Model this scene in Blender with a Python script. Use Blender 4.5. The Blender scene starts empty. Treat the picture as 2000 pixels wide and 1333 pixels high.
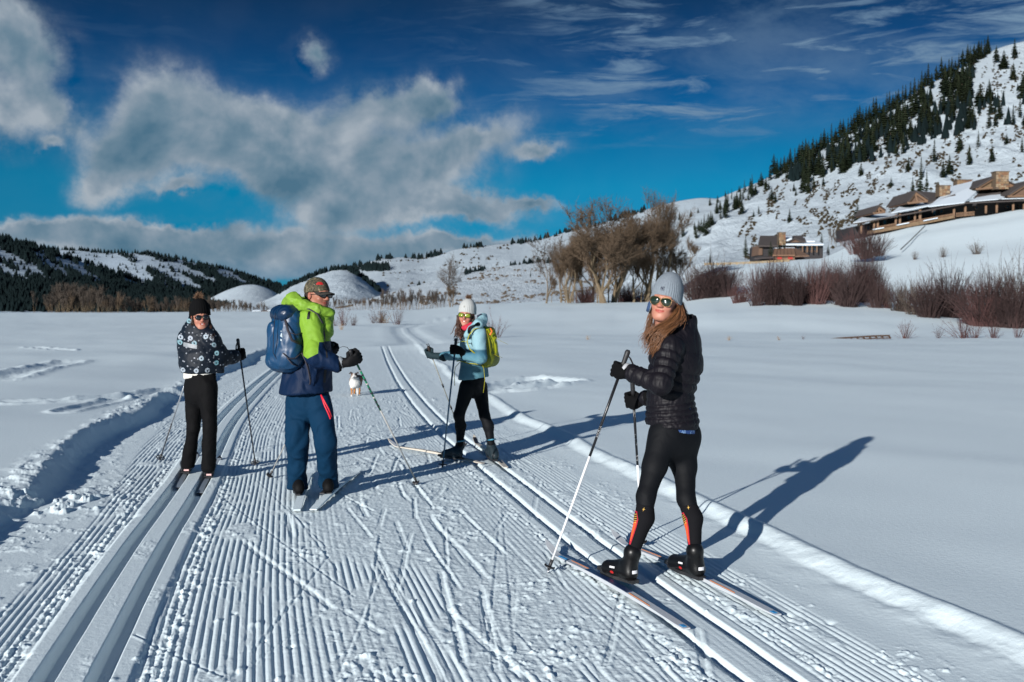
import bpy, bmesh, math, random
import numpy as np
from mathutils import Vector, Matrix
from mathutils.bvhtree import BVHTree

# ------------------------------------------------------------------ camera, world, sun
scene = bpy.context.scene
EYE = 1.58
FPX = 1944.4            # focal length in pixels of a 2000 px wide picture (35 mm)
HOR = 600.0             # picture row of the horizon
PITCH = math.atan((666.5 - HOR) / FPX)
SUN_AZ = math.radians(209.5)      # where the sun stands, clockwise from +Y
SUN_EL = math.radians(14.5)

cam_d = bpy.data.cameras.new('camera')
cam_d.sensor_width = 36.0
cam_d.lens = 35.0
cam_d.clip_start = 0.1
cam_d.clip_end = 20000
cam_d.dof.use_dof = True
cam_d.dof.focus_distance = 6.4
cam_d.dof.aperture_fstop = 4.0
cam = bpy.data.objects.new('camera', cam_d)
scene.collection.objects.link(cam)
cam.location = (0, 0, EYE)
cam.rotation_euler = (math.pi / 2 - PITCH, 0, 0)
scene.camera = cam

scene.view_settings.view_transform = 'Standard'
scene.view_settings.look = 'None'
scene.view_settings.exposure = 0.34
scene.view_settings.gamma = 1.0
scene.view_settings.use_curve_mapping = False
scene.cycles.max_bounces = 6
scene.cycles.diffuse_bounces = 1
scene.cycles.transparent_max_bounces = 6

sun_d = bpy.data.lights.new('sun', 'SUN')
sun_d.energy = 5.0
sun_d.angle = math.radians(0.5)
sun_d.color = (1.0, 0.970, 0.935)
sun = bpy.data.objects.new('sun', sun_d)
scene.collection.objects.link(sun)
SD = Vector((math.sin(SUN_AZ) * math.cos(SUN_EL), math.cos(SUN_AZ) * math.cos(SUN_EL), math.sin(SUN_EL)))
sun.rotation_euler = SD.to_track_quat('Z', 'Y').to_euler()


def px2dir(px, py):
    az = math.atan((px - 1000) / FPX)
    el = math.atan((HOR - py) / FPX * math.cos(az))
    return az, el


class NT:
    """small helper for node trees"""
    def __init__(s, tree):
        s.t = tree; s.n = tree.nodes; s.l = tree.links
        s.n.clear()
    def add(s, kind, **kw):
        nd = s.n.new(kind)
        for k, v in kw.items():
            if k == 'ins':
                for kk, vv in v.items():
                    s.set(nd.inputs[kk], vv)
            else:
                setattr(nd, k, v)
        return nd
    def set(s, inp, v):
        if isinstance(v, bpy.types.NodeSocket):
            s.l.new(v, inp)
        else:
            inp.default_value = v
    def m(s, op, a, b=None, c=None, clamp=False):
        nd = s.n.new('ShaderNodeMath'); nd.operation = op; nd.use_clamp = clamp
        s.set(nd.inputs[0], a)
        if b is not None: s.set(nd.inputs[1], b)
        if c is not None: s.set(nd.inputs[2], c)
        return nd.outputs[0]
    def v(s, op, a, b=None, sc=None):
        nd = s.n.new('ShaderNodeVectorMath'); nd.operation = op
        s.set(nd.inputs[0], a)
        if b is not None: s.set(nd.inputs[1], b)
        if sc is not None: s.set(nd.inputs['Scale'], sc)
        return nd.outputs[0]
    def noise(s, vec, scale, detail=4, rough=0.55, dist=0.0, lac=2.0):
        nd = s.n.new('ShaderNodeTexNoise')
        s.set(nd.inputs['Vector'], vec)
        nd.inputs['Scale'].default_value = scale
        nd.inputs['Detail'].default_value = detail
        nd.inputs['Roughness'].default_value = rough
        nd.inputs['Distortion'].default_value = dist
        nd.inputs['Lacunarity'].default_value = lac
        return nd.outputs['Fac']
    def ramp(s, fac, stops, interp='LINEAR'):
        nd = s.n.new('ShaderNodeValToRGB')
        nd.color_ramp.interpolation = interp
        el = nd.color_ramp.elements
        while len(el) < len(stops): el.new(0.5)
        for e, (p, c) in zip(el, stops):
            e.position = p
            e.color = (c, c, c, 1) if isinstance(c, (int, float)) else (c[0], c[1], c[2], 1)
        s.set(nd.inputs[0], fac)
        return nd.outputs[0]
    def mix(s, fac, a, b, mode='MIX'):
        nd = s.n.new('ShaderNodeMix'); nd.data_type = 'RGBA'; nd.blend_type = mode
        s.set(nd.inputs['Factor'], fac)
        for i, x in ((6, a), (7, b)):
            if isinstance(x, tuple): x = (x[0], x[1], x[2], 1)
            s.set(nd.inputs[i], x)
        return nd.outputs[2]
    def comb(s, x, y, z=0.0):
        nd = s.n.new('ShaderNodeCombineXYZ')
        s.set(nd.inputs[0], x); s.set(nd.inputs[1], y); s.set(nd.inputs[2], z)
        return nd.outputs[0]
    def sep(s, v):
        nd = s.n.new('ShaderNodeSeparateXYZ'); s.set(nd.inputs[0], v)
        return nd.outputs
    def sstep(s, v, a, b):
        nd = s.n.new('ShaderNodeMapRange'); nd.interpolation_type = 'SMOOTHSTEP'
        s.set(nd.inputs['Value'], v)
        nd.inputs['From Min'].default_value = a; nd.inputs['From Max'].default_value = b
        return nd.outputs[0]


world = bpy.data.worlds.new('World')
scene.world = world
world.use_nodes = True
w = NT(world.node_tree)
tc = w.add('ShaderNodeTexCoord')
gx, gy, gz = w.sep(tc.outputs['Generated'])[:3]
az = w.m('ARCTAN2', gx, gy)
el = w.m('ARCSINE', gz)
sky = w.add('ShaderNodeTexSky', sky_type='NISHITA')
sky.sun_disc = False
sky.sun_elevation = SUN_EL
sky.sun_rotation = SUN_AZ
sky.altitude = 1700
sky.air_density = 1.0
sky.dust_density = 0.4
sky.ozone_density = 1.0
# the cold, deep blue of high mountain air: the physical sky times a tint by height above the horizon
tint = w.ramp(w.m('ABSOLUTE', gz), [(0.0, (0.03, 0.24, 0.59)), (0.06, (0.01, 0.265, 0.50)), (0.118, (0.004, 0.315, 0.505)), (0.153, (0.002, 0.265, 0.45)),
                      (0.20, (0.002, 0.185, 0.38)), (0.245, (0.002, 0.122, 0.275)), (0.29, (0.002, 0.084, 0.185)), (0.40, (0.002, 0.12, 0.28)), (1.0, (0.002, 0.16, 0.40))])
skyc = w.mix(1.0, w.mix(1.0, sky.outputs[0], tint, 'MULTIPLY'), (0.93, 0.93, 0.93), 'MULTIPLY')
P2 = w.comb(az, el)
# clouds: lobes (centre x, centre y, radius x, radius y, tilt) gather the heaps, noise breaks them up
LOBES = [(318, 188, 120, 105, 0), (405, 262, 215, 115, -5), (250, 300, 140, 85, 0), (205, 362, 70, 52, 20),
         (610, 300, 300, 115, 0), (760, 222, 185, 85, 8), (840, 196, 75, 50, 0), (930, 272, 170, 55, 18),
         (1050, 292, 90, 28, 8), (690, 352, 230, 75, 0), (560, 330, 120, 80, 0),
         (760, 405, 290, 45, 0), (905, 412, 220, 44, -3), (650, 425, 150, 34, 0), (1040, 405, 90, 18, 0),
         (90, 470, 190, 42, 0), (270, 462, 190, 40, 0), (300, 500, 300, 60, 0), (480, 510, 260, 60, 0), (640, 520, 260, 40, 0), (560, 474, 420, 46, 0), (330, 442, 250, 30, 0), (900, 472, 330, 26, 0), (120, 452, 170, 34, 0), (470, 300, 170, 110, 0), (830, 330, 200, 90, 0),
         (20, 452, 90, 26, 0), (850, 486, 320, 24, 3),
         (55, 120, 110, 120, 0), (30, 60, 60, 60, 0), (105, 225, 80, 60, -20), (92, 282, 42, 22, 0), (10, 235, 90, 80, 0),
         (610, 112, 56, 46, 0), (348, 366, 66, 22, 6), (-260, 240, 220, 120, 0), (-420, 420, 260, 80, 0),
         (2350, 480, 320, 70, 0)]
warp = w.v('SCALE', w.v('SUBTRACT', w.add('ShaderNodeTexNoise', ins={'Vector': P2, 'Scale': 9.0, 'Detail': 5.0, 'Roughness': 0.6}).outputs['Color'], (0.5, 0.5, 0.5)), sc=0.055)
warp2 = w.v('SCALE', w.v('SUBTRACT', w.add('ShaderNodeTexNoise', ins={'Vector': P2, 'Scale': 42.0, 'Detail': 4.0, 'Roughness': 0.65}).outputs['Color'], (0.5, 0.5, 0.5)), sc=0.022)
PW = w.v('ADD', w.v('ADD', P2, warp), warp2)
acc = None
for (cx, cy, rx, ry, tl) in LOBES:
    a_, e_ = px2dir(cx, cy)
    mp = w.add('ShaderNodeMapping', vector_type='TEXTURE', ins={'Vector': PW, 'Location': (a_, e_, 0), 'Rotation': (0, 0, math.radians(tl)), 'Scale': (rx / FPX * 1.15, ry / FPX * 1.15, 1)})
    gr = w.add('ShaderNodeTexGradient', gradient_type='QUADRATIC_SPHERE', ins={'Vector': mp.outputs[0]})
    o_ = gr.outputs['Fac']
    acc = o_ if acc is None else w.m('ADD', acc, o_)
# scattered clouds over the rest of the sky, outside the part the lobes describe
dirv = tc.outputs['Generated']
far_n = w.noise(w.v('MULTIPLY', dirv, (1, 1, 2.2)), 2.6, 5, 0.55)
acc = w.m('MINIMUM', acc, 1.15)
behind = w.sstep(w.m('ABSOLUTE', az), 0.75, 1.1)
high = w.sstep(gz, 0.42, 0.55)
rest = w.m('MULTIPLY', w.m('MAXIMUM', behind, w.m('MULTIPLY', high, 0.5)), w.m('MULTIPLY', w.sstep(far_n, 0.54, 0.78), 0.4))
acc = w.m('MAXIMUM', acc, rest)
nA = w.noise(P2, 9.0, 10, 0.60, 0.2)
nB = w.noise(w.v('ADD', P2, (-0.012, 0.018, 0.0)), 9.0, 10, 0.60, 0.2)
dens = w.m('ADD', acc, w.m('MULTIPLY', w.m('MULTIPLY', w.m('SUBTRACT', nA, 0.52), 1.7), w.sstep(acc, 0.0, 0.22)))
nL = w.noise(w.v('MULTIPLY', P2, (1.0, 1.7, 1.0)), 6.5, 3, 0.5, 0.4)
mask = w.sstep(dens, -0.06, 0.62)
thick = w.sstep(dens, 0.35, 1.25)
nC = w.noise(P2, 11.0, 4, 0.5, 0.3)
nD = w.noise(w.v('ADD', P2, (-0.010, 0.020, 0.0)), 11.0, 4, 0.5, 0.3)
lit = w.m('ADD', w.m('MULTIPLY', w.m('SUBTRACT', nA, nB), 1.6), w.m('MULTIPLY', w.m('SUBTRACT', nC, nD), 2.4))
shade = w.m('SUBTRACT', w.m('ADD', w.m('ADD', 0.26, w.m('MULTIPLY', w.m('SUBTRACT', nL, 0.5), 0.9)), w.m('MULTIPLY', thick, 0.34)), lit, clamp=True)
cloudc = w.ramp(shade, [(0.0, (0.30, 0.345, 0.39)), (0.30, (0.200, 0.255, 0.310)), (0.62, (0.120, 0.190, 0.250)), (1.0, (0.060, 0.132, 0.195))])
# low on the horizon the clouds sink into blue air
hz = w.sstep(el, 0.052, 0.018)
cloudc = w.mix(w.m('MULTIPLY', hz, 0.75), cloudc, (0.012, 0.125, 0.235))
# cirrus: long streaks, on the right
mpc = w.add('ShaderNodeMapping', vector_type='POINT', ins={'Vector': w.v('ADD', P2, w.v('SCALE', warp, sc=0.22)), 'Rotation': (0, 0, math.radians(-12)), 'Scale': (9.0, 60.0, 1)})
c1 = w.noise(mpc.outputs[0], 1.0, 6, 0.62, 0.6)
c2 = w.noise(P2, 5.0, 3, 0.5)
veil = w.sstep(w.noise(w.v('MULTIPLY', P2, (1, 2.4, 1)), 5.5, 6, 0.62, 0.5), 0.40, 0.72)
right = w.sstep(az, -0.10, 0.16)
lowf = w.sstep(el, 0.145, 0.20)
cir = w.m('MULTIPLY', w.m('MAXIMUM', w.sstep(w.m('ADD', c1, w.m('MULTIPLY', w.m('SUBTRACT', c2, 0.5), 0.6)), 0.45, 0.72), w.m('MULTIPLY', veil, 0.36)), w.m('MULTIPLY', w.m('ADD', 0.06, w.m('MULTIPLY', right, 0.92)), lowf))
skyc = w.mix(cir, skyc, (1.35, 2.20, 3.20))
cl10 = w.v('SCALE', cloudc, sc=10.0)
full = w.mix(w.m('MULTIPLY', mask, 0.97), skyc, cl10)
bg = w.add('ShaderNodeBackground', ins={'Color': full, 'Strength': 0.10})
wo = w.add('ShaderNodeOutputWorld')
w.l.new(bg.outputs[0], wo.inputs[0])
world.cycles.sampling_method = 'MANUAL'
world.cycles.sample_map_resolution = 512

# ------------------------------------------------------------------ helpers
def P(px, py, Y):
    """world point at distance Y seen at picture position px, py"""
    return np.array([(px - 1000) * Y / FPX, Y, EYE + (HOR - py) * Y / FPX])

def G(px, py, z=0.0):
    """ground point (height z) seen at px, py"""
    Y = (EYE - z) * FPX / (py - HOR)
    return np.array([(px - 1000) * Y / FPX, Y, z])

def tag(o, label=None, cat=None, group=None, kind=None):
    if label: o['label'] = label
    if cat: o['category'] = cat
    if group: o['group'] = group
    if kind: o['kind'] = kind
    return o

def link(o, parent=None):
    scene.collection.objects.link(o)
    if parent is not None: o.parent = parent
    return o

def empty(name, loc, label=None, cat=None, group=None, rz=0.0):
    o = bpy.data.objects.new(name, None)
    o.location = loc; o.rotation_euler[2] = rz
    o.empty_display_size = 0.2
    link(o); tag(o, label, cat, group)
    return o

def mesh_np(name, verts, faces, mats, smooth=True, fmat=None):
    """verts (N,3), faces: list of arrays (M,3) or (M,4)"""
    me = bpy.data.meshes.new(name)
    verts = np.asarray(verts, dtype=np.float32)
    if not isinstance(faces, (list, tuple)): faces = [faces]
    loops = []; starts = []; tot = 0
    for f in faces:
        f = np.asarray(f, dtype=np.int32)
        if len(f) == 0: continue
        k = f.shape[1]
        loops.append(f.ravel()); starts.append(np.arange(len(f), dtype=np.int32) * k + tot)
        tot += f.size
    loops = np.concatenate(loops); starts = np.concatenate(starts)
    me.vertices.add(len(verts)); me.vertices.foreach_set('co', verts.ravel())
    me.loops.add(len(loops)); me.loops.foreach_set('vertex_index', loops)
    me.polygons.add(len(starts)); me.polygons.foreach_set('loop_start', starts)
    if not isinstance(mats, (list, tuple)): mats = [mats]
    for m_ in mats: me.materials.append(m_)
    if fmat is not None: me.polygons.foreach_set('material_index', np.asarray(fmat, dtype=np.int32))
    me.polygons.foreach_set('use_smooth', np.full(len(starts), smooth, dtype=bool))
    me.update(calc_edges=True)
    return me

def obj(name, me, parent=None):
    return link(bpy.data.objects.new(name, me), parent)

class MB:
    """collects simple solids into one mesh"""
    def __init__(s):
        s.v = []; s.q = []; s.t = []; s.n = 0; s.qm = []; s.tm = []
    def add(s, v, q=None, t=None, mi=0):
        v = np.asarray(v, dtype=np.float64)
        if q is not None and len(q): s.q.append(np.asarray(q) + s.n); s.qm += [mi] * len(q)
        if t is not None and len(t): s.t.append(np.asarray(t) + s.n); s.tm += [mi] * len(t)
        s.v.append(v); s.n += len(v)
    def box(s, c, size, rot=None, mi=0, taper=1.0):
        x, y, z = np.array(size) / 2
        v = np.array([[-x, -y, -z], [x, -y, -z], [x, y, -z], [-x, y, -z], [-x * taper, -y * taper, z], [x * taper, -y * taper, z], [x * taper, y * taper, z], [-x * taper, y * taper, z]])
        if rot is not None: v = v @ np.asarray(rot).T
        s.add(v + np.asarray(c), [[0, 3, 2, 1], [4, 5, 6, 7], [0, 1, 5, 4], [1, 2, 6, 5], [2, 3, 7, 6], [3, 0, 4, 7]], mi=mi)
    def tube(s, pts, rad, n=8, mi=0, cap=True, flat=None):
        pts = np.asarray(pts, dtype=np.float64); k = len(pts)
        rad = np.broadcast_to(np.asarray(rad, dtype=np.float64), (k,))
        tg = np.gradient(pts, axis=0)
        tg /= (np.linalg.norm(tg, axis=1, keepdims=True) + 1e-12)
        ref = np.array([0, 0, 1.0]) if abs(tg[0][2]) < 0.9 else np.array([1.0, 0, 0])
        vs = []; prev = None
        for i in range(k):
            if prev is None:
                a = np.cross(tg[i], ref)
            else:
                a = prev - tg[i] * np.dot(prev, tg[i])
            a /= (np.linalg.norm(a) + 1e-12); prev = a
            b = np.cross(tg[i], a)
            th = np.arange(n) * 2 * math.pi / n
            fl = 1.0 if flat is None else flat
            vs.append(pts[i] + rad[i] * (np.cos(th)[:, None] * a + fl * np.sin(th)[:, None] * b))
        v = np.concatenate(vs)
        q = []
        for i in range(k - 1):
            for j in range(n):
                q.append([i * n + j, i * n + (j + 1) % n, (i + 1) * n + (j + 1) % n, (i + 1) * n + j])
        t = []
        if cap:
            v = np.concatenate([v, pts[:1], pts[-1:]])
            c0 = k * n; c1 = c0 + 1
            for j in range(n):
                t.append([c0, (j + 1) % n, j]); t.append([c1, (k - 1) * n + j, (k - 1) * n + (j + 1) % n])
        s.add(v, q, t, mi=mi)
    def poly(s, pts, mi=0):
        """fan polygon"""
        n = len(pts)
        s.add(pts, t=[[0, i, i + 1] for i in range(1, n - 1)], mi=mi)
    def prism(s, poly, d, mi=0):
        """polygon (list of 3-D points) pushed along vector d"""
        p = np.asarray(poly, dtype=float); n = len(p); d = np.asarray(d, dtype=float)
        v = np.concatenate([p, p + d])
        s.add(v, [[i, (i + 1) % n, (i + 1) % n + n, i + n] for i in range(n)],
              [[0, i + 1, i] for i in range(1, n - 1)] + [[n, n + i, n + i + 1] for i in range(1, n - 1)], mi=mi)
    def mesh(s, name, mats, smooth=False):
        v = np.concatenate(s.v)
        fs = []; fm = []
        if s.q: fs.append(np.concatenate(s.q)); fm += s.qm
        if s.t: fs.append(np.concatenate(s.t)); fm += s.tm
        return mesh_np(name, v, fs, mats, smooth, fm)
    def build(s, name, mats, parent=None, smooth=False, off=None):
        if off is not None:
            s.v = [x - np.asarray(off) for x in s.v]
        return obj(name, s.mesh(name, mats, smooth), parent)

# ---- value noise -----------------------------------------------------------
def _h(ix, iy, iz, seed):
    with np.errstate(over='ignore'):
        n = (ix.astype(np.uint32) * np.uint32(374761393) + iy.astype(np.uint32) * np.uint32(668265263)
             + iz.astype(np.uint32) * np.uint32(2147483647) + np.uint32(seed * 974711 & 0xffffffff))
        n = (n ^ (n >> np.uint32(13))) * np.uint32(1274126177)
        n = n ^ (n >> np.uint32(16))
        n = n * np.uint32(2246822519); n = n ^ (n >> np.uint32(15))
    return n.astype(np.float32) / np.float32(4294967295.0)

def vn2(x, y, seed=0):
    x = np.asarray(x, dtype=np.float64); y = np.asarray(y, dtype=np.float64)
    x, y = np.broadcast_arrays(x, y)
    ix = np.floor(x).astype(np.int64); iy = np.floor(y).astype(np.int64)
    fx = x - ix; fy = y - iy
    fx = fx * fx * (3 - 2 * fx); fy = fy * fy * (3 - 2 * fy)
    z = np.zeros_like(ix)
    a = _h(ix, iy, z, seed); b = _h(ix + 1, iy, z, seed); c = _h(ix, iy + 1, z, seed); d = _h(ix + 1, iy + 1, z, seed)
    return (a * (1 - fx) + b * fx) * (1 - fy) + (c * (1 - fx) + d * fx) * fy

def fbm2(x, y, o=4, seed=0, g=0.5):
    s = 0; am = 1; t = 0
    for i in range(o):
        s = s + am * vn2(x * 2 ** i + 17.3 * i, y * 2 ** i - 9.1 * i, seed + i); t += am; am *= g
    return s / t

def vn3(p, seed=0):
    p = np.asarray(p, dtype=np.float64)
    i = np.floor(p).astype(np.int64); f = p - i; f = f * f * (3 - 2 * f)
    r = 0
    for dx in (0, 1):
        for dy in (0, 1):
            for dz in (0, 1):
                wgt = (f[..., 0] if dx else 1 - f[..., 0]) * (f[..., 1] if dy else 1 - f[..., 1]) * (f[..., 2] if dz else 1 - f[..., 2])
                r = r + wgt * _h(i[..., 0] + dx, i[..., 1] + dy, i[..., 2] + dz, seed)
    return r

def fbm3(p, o=3, seed=0, g=0.5):
    s = 0; am = 1; t = 0
    for i in range(o):
        s = s + am * vn3(p * 2 ** i + 13.7 * i, seed + i); t += am; am *= g
    return s / t

def sst(x, a, b):
    t = np.clip((x - a) / (b - a), 0, 1)
    return t * t * (3 - 2 * t)

# ------------------------------------------------------------------ materials
def new_mat(name):
    m_ = bpy.data.materials.new(name); m_.use_nodes = True
    return m_, NT(m_.node_tree)

def finish(nt, color, rough=0.6, bump=None, bs=0.3, bd=0.01, metal=0.0, spec=0.5, sheen=0.0, coat=0.0, emis=None, sss=0.0, trans=0.0, alpha=None):
    b = nt.add('ShaderNodeBsdfPrincipled')
    if isinstance(color, tuple): color = (color[0], color[1], color[2], 1)
    nt.set(b.inputs['Base Color'], color)
    nt.set(b.inputs['Roughness'], rough)
    b.inputs['Metallic'].default_value = metal
    b.inputs['Specular IOR Level'].default_value = spec
    if sheen: b.inputs['Sheen Weight'].default_value = sheen
    if coat: b.inputs['Coat Weight'].default_value = coat; b.inputs['Coat Roughness'].default_value = 0.15
    if sss:
        b.inputs['Subsurface Weight'].default_value = sss
        b.inputs['Subsurface Radius'].default_value = (0.012, 0.004, 0.002)
    if trans: b.inputs['Transmission Weight'].default_value = trans
    if bump is not None:
        bn = nt.add('ShaderNodeBump')
        bn.inputs['Strength'].default_value = bs; bn.inputs['Distance'].default_value = bd
        nt.set(bn.inputs['Height'], bump)
        nt.l.new(bn.outputs[0], b.inputs['Normal'])
    o = nt.add('ShaderNodeOutputMaterial')
    nt.l.new(b.outputs[0], o.inputs[0])
    return b

_mc = {}
def mat(name, col, rough=0.6, var=0.12, scale=8.0, bs=0.25, bd=0.003, bscale=None, **kw):
    """plain material with soft variation of tone and a fine grain"""
    if name in _mc: return _mc[name]
    m_, nt = new_mat(name)
    co = nt.add('ShaderNodeTexCoord').outputs['Object']
    n1 = nt.noise(co, scale, 4, 0.6)
    c = nt.mix(n1, tuple(x * (1 - var) for x in col), tuple(min(1, x * (1 + var)) for x in col))
    n2 = nt.noise(co, bscale or scale * 12, 3, 0.6)
    finish(nt, c, rough, n2, bs, bd, **kw)
    _mc[name] = m_
    return m_

# ------------------------------------------------------------------ snow ground
CY = np.array([-80, 0, 4.19, 4.73, 6.66, 8.3, 9.7, 13.1, 19.0, 25.6, 31.0, 36.0, 45.0, 60.0, 100.0])
CX = np.array([22, 2.1, 1.09, 0.955, 0.49, 0.128, -0.184, -0.93, -1.98, -3.02, -3.82, -4.55, -6.0, -8.5, -14.0])
def hermite(xq, x, y):
    m_ = np.gradient(y, x); xq = np.clip(xq, x[0], x[-1])
    i = np.clip(np.searchsorted(x, xq) - 1, 0, len(x) - 2)
    h = x[i + 1] - x[i]; t = (xq - x[i]) / h
    return ((2 * t ** 3 - 3 * t ** 2 + 1) * y[i] + (t ** 3 - 2 * t ** 2 + t) * h * m_[i]
            + (-2 * t ** 3 + 3 * t ** 2) * y[i + 1] + (t ** 3 - t ** 2) * h * m_[i + 1])
def cx(Y): return hermite(np.asarray(Y, dtype=float), CY, CX)

COLS = np.array([-900, -100, 300, 600, 800, 950, 1100, 1200, 1300, 1400, 1500, 1600, 1700, 1800, 1900, 2000, 2600, 3600], dtype=float)
ROWS = {
 45: [None] * 18,
 60: [None] * 14 + [650, 649, 648, 648],
 80: [None, None, None, None, 636, 634, 630, 626, 617, 606, 602, 602, 606, 612, 619, 624, 630, 630],
 110: [None, None, 627, 625, 617, 609, 604, 600, 597, 588, 576, 572, 570, 565, 560, 550, 520, 500],
 150: [None, 619, 618, 615, 609, 599, 594, 592, 588, 548, 534, 529, 514, 500, 489, 477, 430, 400],
 185: [613, 613, 612, 610, 607, 595, 590, 587, 570, 521, 515, 509, 480, 455, 440, 424, 360, 320],
 200: [612, 612, 611.5, 609, 606, 594, 589, 585, 566, 514, 511, 505, 460, 440, 423, 408, 340, 300],
 240: [611, 611, 611, 608, 605, 594, 590, 587, 571, 528, 525, 520, 483, 466, 452, 440, 383, 350],
 600: [650, 650, 650, 645, 630, 612, 602, 597, 585, 571, 570, 568, 550, 545, 540, 535, 520, 500],
}
RY = np.array(sorted(ROWS), dtype=float)
RZ = []
for r_ in sorted(ROWS):
    RZ.append([0.0 if v_ is None else EYE + (HOR - v_) * r_ / FPX for v_ in ROWS[r_]])
RZ = np.array(RZ)
def rise(X, Y):
    """the lie of the land beyond the trail"""
    pxc = np.clip(1000 + FPX * X / np.maximum(Y, 1.0), COLS[0], COLS[-1])
    i = np.clip(np.searchsorted(COLS, pxc) - 1, 0, len(COLS) - 2)
    t = (pxc - COLS[i]) / (COLS[i + 1] - COLS[i]); t = t * t * (3 - 2 * t) * 0.5 + t * 0.5
    ly = np.log(np.clip(Y, RY[0], RY[-1])); LR = np.log(RY)
    j = np.clip(np.searchsorted(LR, ly) - 1, 0, len(RY) - 2)
    s = (ly - LR[j]) / (LR[j + 1] - LR[j]); s = s * s * (3 - 2 * s) * 0.4 + s * 0.6
    a = RZ[j, i] * (1 - t) + RZ[j, i + 1] * t
    b = RZ[j + 1, i] * (1 - t) + RZ[j + 1, i + 1] * t
    z = a * (1 - s) + b * s
    return np.where(Y < RY[0], 0.0, z)

PITCHC = 0.0415
def smax0(x): return np.maximum(x, 0)

def macro(X, Y):
    """large forms: field, trail bed, banks"""
    u = X - cx(Y)
    near = 1 - sst(Y, 36, 44)                       # the trail turns away behind the hump
    z = rise(X, Y)
    und = (fbm2(X * 0.09, Y * 0.06, 3, 5) - 0.5) * 0.35 * sst(Y, 14, 60) + (fbm2(X * 0.35 + 3, Y * 0.22, 3, 9) - 0.5) * 0.07 * sst(Y, 9, 30) + (fbm2(X * 0.25 + Y * 0.12, Y * 0.22, 3, 19) - 0.5) * 0.07
    left = sst(-u, 4.02 + (fbm2(Y * 0.35, 0.0 * Y, 3, 2) - 0.5) * 0.5, 4.30 + (fbm2(Y * 0.35, 0.0 * Y, 3, 2) - 0.5) * 0.5)
    lh = 0.14 + 0.035 * (fbm2(Y * 0.25, Y * 0, 2, 33) - 0.5) * 2
    lh = lh * (1 - 0.30 * np.exp(-((Y - 7.35) / 0.9) ** 2))
    zl = left * lh + 0.06 * sst(-u, 4.4, 7.0)
    crest = 1.28 + (fbm2(Y * 0.5, Y * 0, 3, 7) - 0.5) * 0.22
    right = 0.012 * sst(u, crest - 0.50, crest - 0.15) + 0.056 * sst(u, crest - 0.18, crest) - 0.022 * sst(u, crest, crest + 0.10)
    right = right + 0.035 * sst(u, crest + 0.4, crest + 3.0)
    off = sst(-u, 4.0, 5.0) + sst(u, 1.2, 2.2)
    z = z + near * (zl + right) + und * np.clip(off + (1 - near), 0, 1)
    # hump where the trail bends out of sight
    z = z + 0.13 * np.exp(-((X + 3.1) / 2.6) ** 2 - ((Y - 38.5) / 2.2) ** 2)
    return z

FAR_TRAIL = np.array([(770, 678), (800, 674), (822, 670), (812, 661), (794, 650), (789, 643), (812, 637.5), (860, 633.5), (930, 630)], dtype=float)
FT = np.array([G(a_, b_)[:2] for a_, b_ in FAR_TRAIL])
def polydist(X, Y, pts):
    best = np.full(X.shape, 1e9)
    for a_, b_ in zip(pts[:-1], pts[1:]):
        ab = b_ - a_; L2 = float((ab ** 2).sum())
        t = np.clip(((X - a_[0]) * ab[0] + (Y - a_[1]) * ab[1]) / L2, 0, 1)
        d = np.hypot(X - a_[0] - t * ab[0], Y - a_[1] - t * ab[1])
        best = np.minimum(best, d)
    return best

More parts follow.
